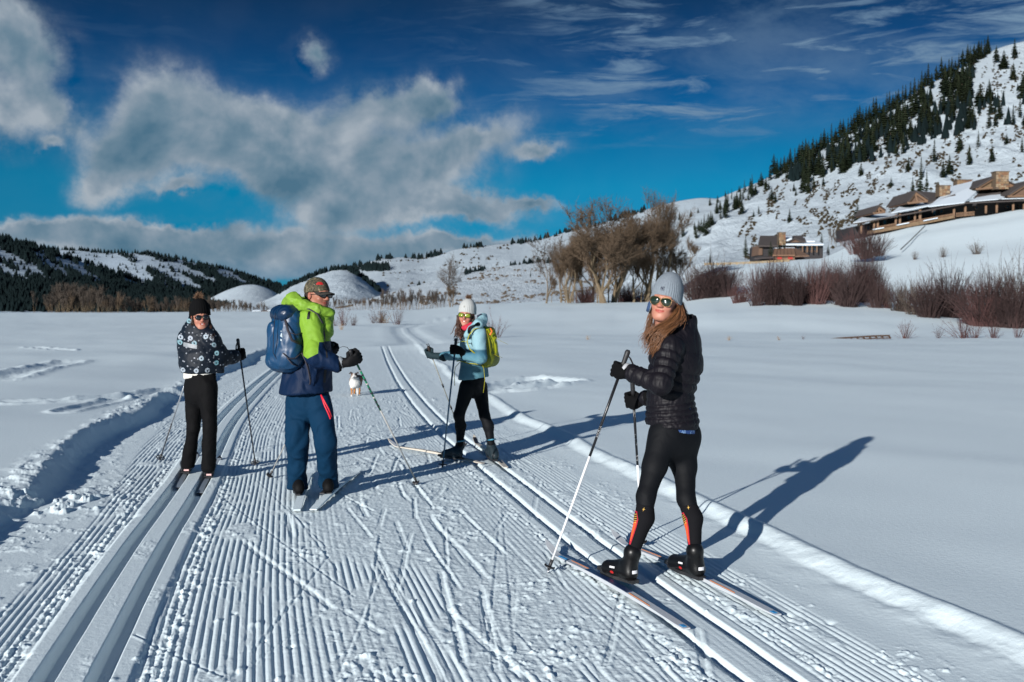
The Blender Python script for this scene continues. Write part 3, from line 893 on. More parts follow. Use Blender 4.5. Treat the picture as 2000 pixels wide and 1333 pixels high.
def fE(r_):
    px = r_.uniform(1440, 2040); yc = crest_y(HE, px)
    bot = np.interp(px, [1440, 1600, 1700, 1800, 2040], [520, 500, 450, 395, 350])
    py = r_.uniform(yc + 20, bot)
    n_ = 0.55 * fbm2(px / 45.0 + py / 160.0, py / 26.0 - px / 90.0, 4, 31) + 0.45 * vn2(px / 7.0 + py / 14.0, py / 16.0 - px / 30.0, 8)
    return (px, py) if n_ > 0.56 else (px, None)
scrub('hillside_scrub', SE, 3300, fE, 0.2, 0.75, 'brown scrub and rocks poking through the snow of the steep hill')
def fD(r_):
    px = r_.uniform(640, 1330); yc = crest_y(HD, px)
    py = r_.uniform(yc + 2, 596)
    n_ = fbm2(px / 22.0, py / 6.0, 3, 33)
    line = abs(py - np.interp(px, [850, 960, 1075, 1200], [600, 592, 574, 566])) < 2.5
    return (px, py) if (n_ > 0.60 and r_.rand() < 0.5) or line else (px, None)
scrub('sagebrush', SD_, 900, fD, 0.25, 0.8, 'dark sagebrush dotting the scrubby hill behind the woman in light blue', mat('sagebrush', (0.09, 0.072, 0.055), 0.95, 0.4, 0.5, spec=0.08))
def fC(r_):
    px = r_.uniform(745, 1330); yc = crest_y(HC2, px)
    py = r_.uniform(yc + 1, yc + 70)
    n_ = fbm2(px / 30.0, py / 5.0, 3, 35)
    return (px, py) if n_ > 0.60 or (py < yc + 5 and n_ > 0.45) else (px, None)
scrub('ridge_brush', SC2, 330, fC, 0.7, 1.8, 'dark brush along the long pale hill', M_SCRUB, 5, 1.0)

def cone_mass(name, surfs, label, cat, npts, gen, hm, wm=0.22):
    """a far wood: thousands of narrow cones in one mesh"""
    r_ = np.random.RandomState(len(name) * 13)
    V = []; n = 0
    k = 5
    th = np.arange(k) * 2 * math.pi / k
    T = []
    c = 0; tries = 0
    while c < npts and tries < npts * 12:
        tries += 1
        q = gen(r_)
        if q is None: continue
        surf, px, py, f = q
        p, top = surf.at(px, py)
        h_ = hm * r_.uniform(0.55, 1.25) * f; w_ = h_ * wm * r_.uniform(0.7, 1.3)
        ring = np.stack([np.cos(th) * w_, np.sin(th) * w_, 0 * th + h_ * 0.08], -1)
        r2 = np.stack([np.cos(th + .6) * w_ * .62, np.sin(th + .6) * w_ * .62, 0 * th + h_ * 0.5], -1)
        V.append(np.concatenate([ring, r2, [[0, 0, h_]]]) + p - [0, 0, 0.5])
        for j in range(k):
            j2 = (j + 1) % k
            T += [[n + j, n + j2, n + k + j], [n + j2, n + k + j2, n + k + j], [n + k + j, n + k + j2, n + 2 * k]]
        n += 2 * k + 1; c += 1
    o = obj(name, mesh_np(name, np.concatenate(V), np.array(T), M_FARCON, False))
    tag(o, label, cat, kind='stuff')
M_FARCON = mat('far_forest', (0.006, 0.012, 0.013), 0.95, 0.4, 0.02, spec=0.08)
SNOWBANDS = [(-40, 478, 100, 550, 9), (-40, 503, 57, 552, 7), (60, 492, 140, 548, 6), (112, 507, 198, 553, 7), (106, 491, 190, 500, 8), (140, 496, 240, 531, 12), (195, 502, 300, 546, 11),
             (262, 501, 335, 532, 8), (300, 522, 392, 566, 7), (325, 514, 422, 553, 5), (425, 532, 482, 553, 5), (225, 545, 290, 562, 4), (340, 508, 398, 519, 3), (170, 500, 215, 512, 9), (40, 575, 95, 580, 3)]
def gA(r_):
    px = r_.uniform(-120, 640)
    surf, h = (SA1, HA1) if r_.rand() < 0.5 else (SA2, HA2)
    yc = crest_y(h, px)
    if yc > 600: return None
    py = r_.uniform(yc, 610)
    if h is HA2 and py > crest_y(HA1, px) + 2: return None
    wob = (vn2(px / 14.0, py / 6.0, 5) - 0.5) * 7
    for x0, y0, x1, y1, w_ in SNOWBANDS:
        dx, dy = x1 - x0, y1 - y0
        t = ((px - x0) * dx + (py - y0) * dy) / (dx * dx + dy * dy)
        if -0.02 < t < 1.02:
            d = abs((px - x0) * dy - (py - y0) * dx) / math.hypot(dx, dy) + wob
            if d < 1.3 * w_ * min(1, 3 * t + 0.3, 3 * (1 - t) + 0.3) and py > yc + 2: return None if r_.rand() > 0.05 else (surf, px, py, 0.8)
    return surf, px, py, 1.0
cone_mass('mountain_forest', None, 'dark conifer forest in slanting bands on the far left mountain', 'forest', 16000, gA, 10.5, 0.26)
def gC(r_):
    t = r_.rand()
    if t < 0.25:
        px = r_.uniform(545, 700); h, s_ = HC1, SC1; py = crest_y(h, px) + r_.uniform(-1, 2.5)
        if px > 640 and r_.rand() < 0.4: return None
    elif t < 0.45:
        u_ = r_.rand(); px = 682 + 60 * u_; py = crest_y(HC1, px) + 1 + r_.rand() * 4; s_ = SC1
    elif t < 0.62:
        px = r_.uniform(690, 760); py = r_.uniform(520, 531); s_ = SC2
    elif t < 0.9:
        px = r_.uniform(700, 1260); s_ = SC2; py = crest_y(HC2, px) + r_.uniform(-0.5, 4)
        if fbm2(px / 30.0, 0.0, 2, 39) < 0.5: return None
    else:
        px = r_.uniform(815, 1080); s_ = SD_; py = crest_y(HD, px) + r_.uniform(0, 4)
        if fbm2(px / 22.0, 0.0, 2, 40) < 0.48: return None
    f = 0.75 if s_ is SC2 else (0.5 if s_ is SC1 else 0.28)
    return s_, px, py, f
def gE(r_):
    px = r_.uniform(1540, 1995); yc = crest_y(HE, px); f = (px - 1560) / 430
    py = r_.uniform(yc + 6, yc + 26 + 130 * max(f, 0))
    if vn2(px / 26.0, py / 40.0, 3) < 0.40 or (px > 1900 and py < yc + 75): return None
    return SE, px, py + 14, 1.0
cone_mass('young_conifers', None, 'small dark conifers filling the gaps of the grove on the steep hill', 'conifers', 300, gE, 7.0, 0.17)
cone_mass('ridge_trees', None, 'thin dark line of far conifers along the ridges of the middle hills', 'trees', 700, gC, 10.0, 0.32)

# ---- bare broadleaf trees ---------------------------------------------------
def bare_tree(seed, H, trunks=1, spread=0.38, thin=1.0, levels=6, upright=0.55, tr=0.30, twig=0.022, mt=None, mtw=None, lean=0.0, first=0.28, ntw=7):
    """branching skeleton; returns trunk mesh (thick wood) and crown mesh (fine branches)"""
    r_ = random.Random(seed)
    tb = MB(); cb = MB(); tips = []
    def grow(p, d, L, rad, lev):
        n = 4 if lev < 3 else 2
        pts = [p]; rr = [rad]
        dd = d.copy(); q = p.copy()
        for i in range(n):
            dd = dd + Vector((r_.gauss(0, .13), r_.gauss(0, .13), r_.gauss(0, .06))) + Vector((0, 0, 0.05 * upright))
            dd.normalize()
            q = q + dd * (L / n)
            pts.append(q.copy()); rr.append(rad * (1 - 0.42 * (i + 1) / n))
        A = np.array([list(x) for x in pts])
        (tb if lev < 2 else cb).tube(A, rr, 6 if lev < 2 else 3, cap=False)
        if lev >= 2:
            for q_ in pts[1:]: tips.append((q_.copy(), dd.copy(), L))
        if lev >= levels: return
        k = 2 + (r_.random() < 0.65) + (lev >= 3) * (r_.random() < 0.7)
        for j in range(k):
            f = r_.uniform(0.45, 1.0) if j else 1.0
            i = min(n - 1, int(f * n)); tt = f * n - i
            b = pts[i].lerp(pts[i + 1], tt)
            ax = Vector((r_.gauss(0, 1), r_.gauss(0, 1), r_.gauss(0, .35))).normalized()
            nd = (dd * (1.0 if j else 1.4) + ax * spread * (1.6 if j else 0.7) + Vector((0, 0, upright * 0.55))).normalized()
            grow(b, nd, L * r_.uniform(0.62, 0.86), max(twig, rr[i] * r_.uniform(0.5, 0.68)), lev + 1)
        # side twigs
        if lev >= 1:
            for j in range(2 + lev // 2):
                i = r_.randrange(n); b = pts[i].lerp(pts[i + 1], r_.random())
                ax = Vector((r_.gauss(0, 1), r_.gauss(0, 1), abs(r_.gauss(0, .6)) + upright * 0.6)).normalized()
                e = b + ax * L * r_.uniform(0.25, 0.55)
                mid = b.lerp(e, 0.5) + Vector((r_.gauss(0, .04), r_.gauss(0, .04), 0.03)) * L
                cb.tube(np.array([list(b), list(mid), list(e)]), [twig * 1.1, twig * 0.9, twig * 0.5], 3, cap=False)
    for t in range(trunks):
        a = r_.random() * 6.28
        o = Vector((math.cos(a), math.sin(a), 0)) * (0.5 * (trunks > 1) * H * 0.035)
        d = Vector((math.cos(a) * (0.16 if trunks > 1 else 0.04) + lean, math.sin(a) * (0.16 if trunks > 1 else .04), 1)).normalized()
        grow(o - Vector((0, 0, 0.5)), d, H * first * r_.uniform(0.85, 1.15), tr * (0.8 if trunks > 1 else 1) * r_.uniform(.8, 1.1), 0)
    if ntw:
        rn = np.random.RandomState(seed)
        tp = np.array([list(t[0]) for t in tips]); td = np.array([list(t[1]) for t in tips]); tl = np.array([t[2] for t in tips])
        ix = rn.randint(len(tp), size=len(tp) * ntw)
        b0 = tp[ix] + rn.randn(len(ix), 3) * 0.05
        dr = td[ix] * 0.8 + rn.randn(len(ix), 3) * [0.75, 0.75, 0.6] + [0, 0, 0.25 * upright]
        dr /= np.linalg.norm(dr, axis=1, keepdims=True)
        ln = (0.45 + rn.rand(len(ix), 1) * 0.9) * H / 16
        e = b0 + dr * ln
        sd = np.cross(dr, rn.randn(len(ix), 3)); sd /= np.linalg.norm(sd, axis=1, keepdims=True)
        wv = twig * 0.62
        V = np.stack([b0 - sd * wv, b0 + sd * wv, e], 1).reshape(-1, 3)
        cb.add(V, t=np.arange(len(V)).reshape(-1, 3))
    zmax = max(v_[:, 2].max() for v_ in cb.v)
    k = H / zmax
    tb.v = [v_ * [1, 1, k] for v_ in tb.v]; cb.v = [v_ * [1, 1, k] for v_ in cb.v]
    return tb.mesh('trunk', mt or M_TRUNK), cb.mesh('crown', mtw or M_TWIG)

COT = [bare_tree(11, 18, 3, 0.50, tr=0.42, levels=5, twig=0.036, upright=0.48, ntw=4), bare_tree(12, 19, 3, 0.54, tr=0.44, levels=5, twig=0.036, upright=0.44, ntw=4),
       bare_tree(13, 14, 1, 0.50, tr=0.26, levels=5, twig=0.030, upright=0.75, ntw=5), bare_tree(14, 15, 2, 0.62, tr=0.26, levels=4, twig=0.034, mtw=M_GREYTWIG, upright=0.3, ntw=5)]
SAP = [bare_tree(21, 9, 3, 0.22, tr=0.10, levels=4, twig=0.035, upright=1.0, ntw=2, mtw=M_GREYTWIG), bare_tree(22, 9, 2, 0.24, tr=0.12, levels=4, twig=0.035, upright=0.9, ntw=2, mtw=M_GREYTWIG),
       bare_tree(23, 9, 4, 0.26, tr=0.08, levels=3, twig=0.035, upright=0.9, ntw=3)]
for o_ in SAP: pass
def cotton(k, px, yb, hpx, Y, label, rz=0.0, sw=1.0, name='cottonwood_tree', cat='tree', group=None, meshes=None, H=None):
    z = EYE + (HOR - yb) * Y / FPX
    s = hpx * Y / FPX / (H or [18, 19, 14, 15][k])
    put_tree(name, meshes or COT[k], ((px - 1000) * Y / FPX, Y, z), s, rz, label, cat, group, sw)
cotton(3, 1066, 588, 140, 150, 'leaning bare cottonwood with a forked pale trunk, leftmost of the big grove', 0.4, 1.0)
cotton(2, 1077, 589, 70, 149, 'short dark bare trunk beside the leftmost forked cottonwood', 1.0, 0.6)
cotton(2, 1096, 587, 135, 147, 'slender bare cottonwood second from the left edge of the big grove', 2.1, 0.9)
cotton(0, 1112, 588, 150, 146, 'bushy bare cottonwood left of the widest one in the big grove', 0.9, 0.95)
cotton(2, 1138, 583, 150, 158, 'upright bare cottonwood behind the gap left of the widest one', 4.0, 0.9)
cotton(1, 1180, 594, 218, 140, 'widest bare cottonwood, its thick pale trunks nearest the field', 0.0, 1.15)
cotton(0, 1196, 590, 222, 144, 'tall bare cottonwood right behind the widest one', 2.6, 1.0)
cotton(2, 1158, 586, 165, 155, 'thin bare cottonwood close behind the widest one on its left', 5.0, 1.0)
cotton(1, 1262, 585, 226, 148, 'tallest bare cottonwood, above the grey beanie', 3.4, 0.85)
cotton(0, 1285, 583, 214, 154, 'bare cottonwood with spreading branches right above the grey beanie', 1.2, 0.8)
cotton(2, 1238, 588, 150, 146, 'slender bare cottonwood between the two tall groups', 1.7, 1.0)
cotton(2, 1316, 575, 120, 160, 'pale thin bare tree at the right end of the big grove', 0.2, 1.0)
cotton(2, 1347, 520, 64, 200, 'small pale bare tree on the slope right of the big grove', 0.9, 1.0)
cotton(3, 881, 602, 112, 180, 'lone slim bare tree behind the woman in light blue', 2.2, 0.75)
cotton(2, 879, 602, 60, 181, 'short bare tree tucked against the lone slim one', 0.3, 0.9)

for px, yb, hpx, Y, sw in ((1104, 588, 120, 147, .6), (1119, 587, 138, 148, .55), (1126, 586, 110, 150, .6), (1167, 592, 150, 142, .6), (1175, 593, 130, 141, .6), (1188, 593, 160, 141, .55), (1208, 591, 140, 144, .6), (1252, 587, 140, 147, .6), (1272, 585, 150, 150, .6), (1298, 580, 120, 156, .7)):
    cotton(2, px, yb, hpx, Y, 'slender bare young cottonwood crowding the foot of the big grove', rng.rand() * 6, sw, group='young cottonwoods of the big grove')
# line of bare trees along the far edge of the field
def sapling(px, yb, hpx, Y, label, group, k=None, sw=1.0, name='bare_tree'):
    z = EYE + (HOR - yb) * Y / FPX
    me = SAP[rng.randint(3) if k is None else k]
    put_tree(name, me, ((px - 1000) * Y / FPX, Y, z), hpx * Y / FPX / 9.0, rng.rand() * 6.28, label, 'tree', group, sw)
x_ = 94
while x_ < 238:
    sapling(x_, 614, rng.uniform(42, 64) * (1.05 if 110 < x_ < 200 else 0.8), rng.uniform(236, 262), 'tall grey-brown bare tree in the clump before the dark mountain', 'bare trees of the tall left clump'); x_ += rng.uniform(2.6, 5.5)
while x_ < 525:
    sapling(x_, 613, rng.uniform(20, 40) * (1 if x_ < 420 else 0.75), rng.uniform(240, 275), 'low bare tree in the long line at the far left field edge', 'bare trees of the long low line'); x_ += rng.uniform(3.2, 6.5)
sapling(67, 611, 46, 240, 'single pale bare tree left of the tall clump, against the dark forest', None, 1, 0.7)
sapling(217, 611, 30, 236, 'single pale bare tree with a white trunk at the right end of the tall clump', None, 0, 0.6)
x_ = 612
while x_ < 800:
    sapling(x_, 604, rng.uniform(14, 28), rng.uniform(250, 300), 'small brown bare tree in the low line right of the camouflage cap', 'small bare trees behind the gap'); x_ += rng.uniform(4, 8)
x_ = 745
while x_ < 872:
    sapling(x_, 603, rng.uniform(24, 46), rng.uniform(185, 210), 'straw coloured young aspen in the thicket left of the lone slim tree', 'young aspens in the thicket', 0, 0.8); x_ += rng.uniform(4, 8)
x_ = 1330
for px, yb, hpx, Y in ((1640, 480, 34, 222), (1622, 478, 28, 222), (1632, 482, 26, 220), (1655, 478, 30, 222), (1663, 476, 24, 222), (1473, 498, 22, 214), (1466, 498, 20, 214), (1618, 470, 26, 224), (1628, 474, 30, 226)):
    sapling(px, yb, hpx, Y, 'thin pale aspen on the snow between the two lodges' if px > 1600 else 'thin pale aspen left of the small lodge', 'pale aspens between the lodges' if px > 1600 else 'pale aspens beside the small lodge', 0, 0.7)

# ---- willows -----------------------------------------------------------------
def willow_mesh(seed, n=260, H=3.0, W=1.9, m_=None, thick=0.016, lean=0.0):
    r_ = np.random.RandomState(seed)
    mb = MB()
    for i in range(n):
        a = r_.rand() * 6.28; rad = W * r_.rand() ** 0.7
        base = np.array([math.cos(a), math.sin(a), 0]) * rad * 0.32
        out = np.array([math.cos(a), math.sin(a), 0]) * rad
        h_ = H * (1 - 0.30 * (rad / W) ** 2) * (r_.uniform(0.40, 0.95) if i % 6 else r_.uniform(0.8, 1.2))
        j = r_.randn(3) * 0.12
        p1 = base * 0.6 + out * 0.30 + [0, 0, h_ * 0.40] + j; p2 = out * 0.85 + [lean * h_, 0, h_] + j * 2
        th = thick * r_.uniform(0.6, 1.4)
        mb.tube([base - [0, 0, 0.2], p1, p2], [th * 1.3, th, th * 0.35], 3, cap=False)
        for q in range(3):
            f = r_.uniform(0.3, 0.9); b = p1 * (1 - f) + p2 * f
            e = b + (p2 - p1) * r_.uniform(0.2, 0.5) + r_.randn(3) * 0.22 * H / 3
            mb.tube([b, e], [th * 0.6, th * 0.25], 3, cap=False)
    return mb.mesh('stems', m_ or M_WILLOW)
WIL = [willow_mesh(31, 150), willow_mesh(32, 130, 3.0, 2.3), willow_mesh(33, 170, 3.0, 1.6), willow_mesh(34, 120, 3.0, 1.8, M_WILLOWR), willow_mesh(35, 110, 3.0, 2.2, M_WILLOWR), willow_mesh(36, 75, 3.0, 1.9, M_GREYTWIG)]
REED = [willow_mesh(41, 46, 1.0, 0.55, M_WILLOWR, 0.008), willow_mesh(42, 30, 1.0, 0.4, M_WILLOWR, 0.007), willow_mesh(43, 40, 1.0, 0.6, M_GRASS, 0.008)]
def bush(name, mesh, px, yb, hpx, Y, label, group=None, sw=1.0, cat='shrub', H=3.0):
    z = EYE + (HOR - yb) * Y / FPX if yb else Hm((px - 1000) * Y / FPX, Y)
    x = (px - 1000) * Y / FPX
    t = link(bpy.data.objects.new(name, mesh)); t.location = (x, Y, z)
    s = hpx * Y / FPX / H
    k_ = sw * rng.uniform(0.65, 1.3); hh_ = s * (rng.uniform(0.82, 1.12) if hpx > 40 else 1)
    t.scale = (s * k_, s * k_, hh_); t.rotation_euler = (rng.randn() * 0.06, rng.randn() * 0.08, rng.rand() * 6.28)
    tag(t, label, cat, group)
    return t
def gy(px, Y): 
    return HOR - (Hm((px - 1000) * Y / FPX, Y) - EYE) / Y * FPX
x_ = 1352
i_ = 0
WG = 'dark willows in the hedge under the lodges'
while x_ < 1428:
    Y = rng.uniform(112, 128)
    bush('willow_shrub', WIL[rng.choice([0, 1, 2, 5])], x_, gy(x_, Y), rng.uniform(50, 72), Y, 'dark willow in the clump right behind the grey beanie', 'willows behind the grey beanie', 1.25); x_ += rng.uniform(7, 12)
for px, w_ in ((1440, 34), (1452, 30)):
    bush('willow_shrub', WIL[3], px, gy(px, 96), w_, 96, 'low reddish willow at the left foot of the dark hedge', 'low reddish willows left of the hedge', 1.4)
for px in np.arange(1478, 1735, 9.5):
    Y = rng.uniform(84, 96); px = px + rng.uniform(-4, 4)
    hh = np.interp(px, [1480, 1500, 1560, 1640, 1690, 1735], [64, 76, 62, 76, 80, 52]) * rng.uniform(0.85, 1.1)
    bush('willow_shrub', WIL[rng.choice([0, 1, 2, 0, 2, 3, 4])], px, gy(px, Y), hh, Y, 'dark reddish-brown willow in the long hedge below the small lodge', WG, 0.95)
for px, hh, k, Y, lab in ((1690, 56, 2, 150, 'dense dark maroon shrub on the slope at the left foot of the long lodge'), (1672, 44, 4, 151, 'maroon shrub left of the dense one below the long lodge'), (1712, 44, 1, 149, 'dark shrub right of the dense one below the long lodge')):
    bush('willow_shrub', WIL[k], px, {1690: 503, 1672: 494, 1712: 498}[px], hh, Y, lab, None, 1.15)
for px, hh, k in ((1752, 62, 5), (1768, 70, 0), (1785, 88, 5), (1798, 78, 3), (1815, 102, 0), (1826, 70, 3), (1838, 95, 5), (1850, 110, 0), (1862, 84, 4), (1872, 62, 5)):
    Y = rng.uniform(74, 82)
    bush('willow_shrub', WIL[k], px, gy(px, Y), hh * 0.85, Y, 'grey-brown leafless willow in the clump right of the long hedge', 'willows of the clump right of the hedge', 1.1)
for px, hh, k in ((1900, 92, 3), (1912, 100, 4), (1925, 112, 0), (1938, 118, 2), (1950, 110, 1), (1962, 120, 5), (1975, 96, 0), (1988, 124, 5), (2002, 130, 1), (2020, 120, 2), (2045, 120, 0)):
    Y = rng.uniform(66, 74)
    bush('willow_shrub', WIL[k], px, gy(px, Y), hh * 0.85, Y, 'tall willow with red and dark stems in the rightmost clump', 'willows of the rightmost clump', 1.15)
for px, yb, hpx, Y, k, lab in ((1768, 660, 34, None, 0, 'small tuft of red stems, leftmost in front of the right willows'), (1832, 660, 24, None, 1, 'thin sprig of red stems between the two bigger red tufts'),
        (1880, 660, 44, None, 0, 'tall tuft of pink-red stems under the rightmost willows'), (1902, 660, 36, None, 1, 'slim red stems right beside the tall pink-red tuft'),
        (1940, 660, 40, None, 0, 'sparse tuft of red stems near the right edge of the photo'), (1988, 660, 30, None, 1, 'last red sprig at the right edge of the photo'),
        (968, 660, 40, None, 1, 'pale pink stems standing in the snow right of the yellow backpack'), (958, 655, 20, None, 1, 'short pink sprig just right of the yellow backpack'),
        (671, 640, 36, None, 0, 'reddish tuft of stems on the snow right of the green hood'), (690, 640, 20, None, 0, 'low brown tuft right of the reddish tuft near the green hood'),
        (655, 640, 18, None, 1, 'low brown sprig under the green hood'), (742, 636, 28, None, 0, 'reddish brown tuft in the middle of the field'), (752, 636, 22, None, 2, 'straw coloured tuft beside the reddish one in the middle of the field'),
        (730, 636, 20, None, 1, 'low pink sprig left of the tufts in the middle of the field'), (775, 638, 42, None, 1, 'thin grey-pink stems right of the tufts in the middle of the field'),
        (667, 648, 14, None, 2, 'pale yellow grass tuft on a small snow mound below the reddish stems')):
    Y = EYE * FPX / (yb - HOR)
    m_ = REED[k]
    bush('stem_tuft', m_, px, gy(px, Y), hpx, Y, lab, None, 1.0, 'stems', 1.0)
for px, yb, lab in ((1424, 666, 'dry straw tuft on the open snow right of the black jacket'), (1522, 652, 'pale dry tuft in the open snow left of the footbridge'), (1569, 652, 'faint reddish tuft in the open snow nearest the footbridge'), (1148, 673, 'tiny grey sprig alone in the snow left of the grey beanie')):
    bush('stem_tuft', REED[2 if px != 1569 else 1], px, gy(px, 48), 9, 48, lab, None, 1.2, 'stems', 1.0)
for px, hh in ((1215, 30), (1225, 36), (1140, 32), (1150, 28), (1245, 30)):
    bush('willow_shrub', WIL[rng.choice([3, 1])], px, gy(px, 150), hh, 150, 'low reddish brush at the foot of the big bare cottonwoods', 'brush at the foot of the cottonwoods', 1.6)
for px, hh in ((1905, 16), (1785, 10), (1840, 14)):
    bush('willow_shrub', WIL[5], px, gy(px, 140), hh + 8, 140, 'small leafless shrub alone on the snow slope below the long lodge', 'lone shrubs on the slope below the long lodge', 1.2)

# each shrub of a small group is told apart by its place in the row
ORD = ['first', 'second', 'third', 'fourth', 'fifth', 'sixth', 'seventh', 'eighth', 'ninth', 'tenth', 'eleventh', 'twelfth', 'thirteenth', 'fourteenth', 'fifteenth', 'sixteenth', 'seventeenth', 'eighteenth', 'nineteenth', 'twentieth']
def ordinal(i):
    if i < 20: return ORD[i]
    return {2: 'twenty-', 3: 'thirty-', 4: 'forty-'}[(i + 1) // 10] + ORD[(i + 1) % 10 - 1] if (i + 1) % 10 else {3: 'thirtieth', 4: 'fortieth'}[(i + 1) // 10]
def order_labels():
    gr = {}
    for o in scene.objects:
        if o.parent is None and o.get('group') and o.get('label'): gr.setdefault(o['group'], []).append(o)
    for g, os_ in gr.items():
        if 2 < len(os_) <= 40:
            os_.sort(key=lambda o: o.location[0] / o.location[1])
            for i, o in enumerate(os_):
                lb = o['label']
                if len(lb.split()) <= 12: o['label'] = lb + ', ' + ordinal(i) + ' from left'
order_labels()

# ------------------------------------------------------------------ buildings
M_ROOF = mat('roof_shingles', (0.055, 0.045, 0.042), 0.85, 0.25, 0.8)
M_ROOFSNOW = mat('roof_snow', (0.56, 0.63, 0.69), 0.7, 0.05, 0.5)
M_LOG = mat('peeled_logs', (0.18, 0.105, 0.062), 0.8, 0.3, 1.5)
M_STONEW = mat('tan_fieldstone', (0.16, 0.105, 0.06), 0.9, 0.6, 2.2, 0.8, 0.05, 3.0)
M_MORTAR = mat('dark_mortar', (0.10, 0.07, 0.045), 0.95, 0.3, 2.0)
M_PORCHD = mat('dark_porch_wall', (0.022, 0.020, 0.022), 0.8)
M_GLASSD = mat('dark_window_glass', (0.02, 0.03, 0.04), 0.15)
M_SIDING = mat('brown_siding', (0.12, 0.07, 0.045), 0.85, 0.25, 1.5)
M_BARN = mat('tan_barn_boards', (0.18, 0.10, 0.06), 0.85, 0.25, 1.0)
M_RED = mat('red_doors', (0.35, 0.03, 0.02), 0.7)

def stone_block(name, c, size, parent, course=0.55, seed=1, only_front=True):
    """a masonry block: dark core plus separate proud stones on the faces towards the field"""
    core = MB(); core.box(c, size); o = core.build(name, M_MORTAR, parent)
    r_ = random.Random(seed)
    x0, x1 = c[0] - size[0] / 2, c[0] + size[0] / 2
    z0, z1 = c[2] - size[2] / 2, c[2] + size[2] / 2
    yf = c[1] - size[1] / 2
    meshes = []
    for k in range(4):
        b = MB(); b.box((0, 0, 0), (0.94, 0.9, 0.9), None, 0, 0.86); meshes.append(b.mesh('stone', M_STONES[k]))
    z = z0
    while z < z1 - 0.05:
        hh = min(course * r_.uniform(0.75, 1.2), z1 - z)
        x = x0
        while x < x1 - 0.05:
            ww = min(course * r_.uniform(0.9, 1.8), x1 - x)
            if x1 - x - ww < 0.2: ww = x1 - x
            s_ = link(bpy.data.objects.new('stone', r_.choice(meshes)), o)
            s_.location = (x + ww / 2, yf - 0.04 * r_.random(), z + hh / 2)
            s_.scale = (ww, 0.22, hh)
            s_.rotation_euler = (0, r_.uniform(-.06, .06), 0)
            x += ww
        z += hh
    return o
M_STONES = [mat('fieldstone_tan', (0.21, 0.135, 0.075), 0.9, 0.3, 1.5), mat('fieldstone_rust', (0.19, 0.095, 0.05), 0.9, 0.3, 1.5),
            mat('fieldstone_dark', (0.12, 0.085, 0.06), 0.9, 0.3, 1.5), mat('fieldstone_pale', (0.26, 0.19, 0.12), 0.9, 0.3, 1.5)]

def slab(mb, pts, th, mi=0):
    """roof sheet through the given points (front edge to ridge), th thick"""
    mb.prism(pts, (0, 0, th), mi)

def BP(px, py, Y): return P(px, py, Y)

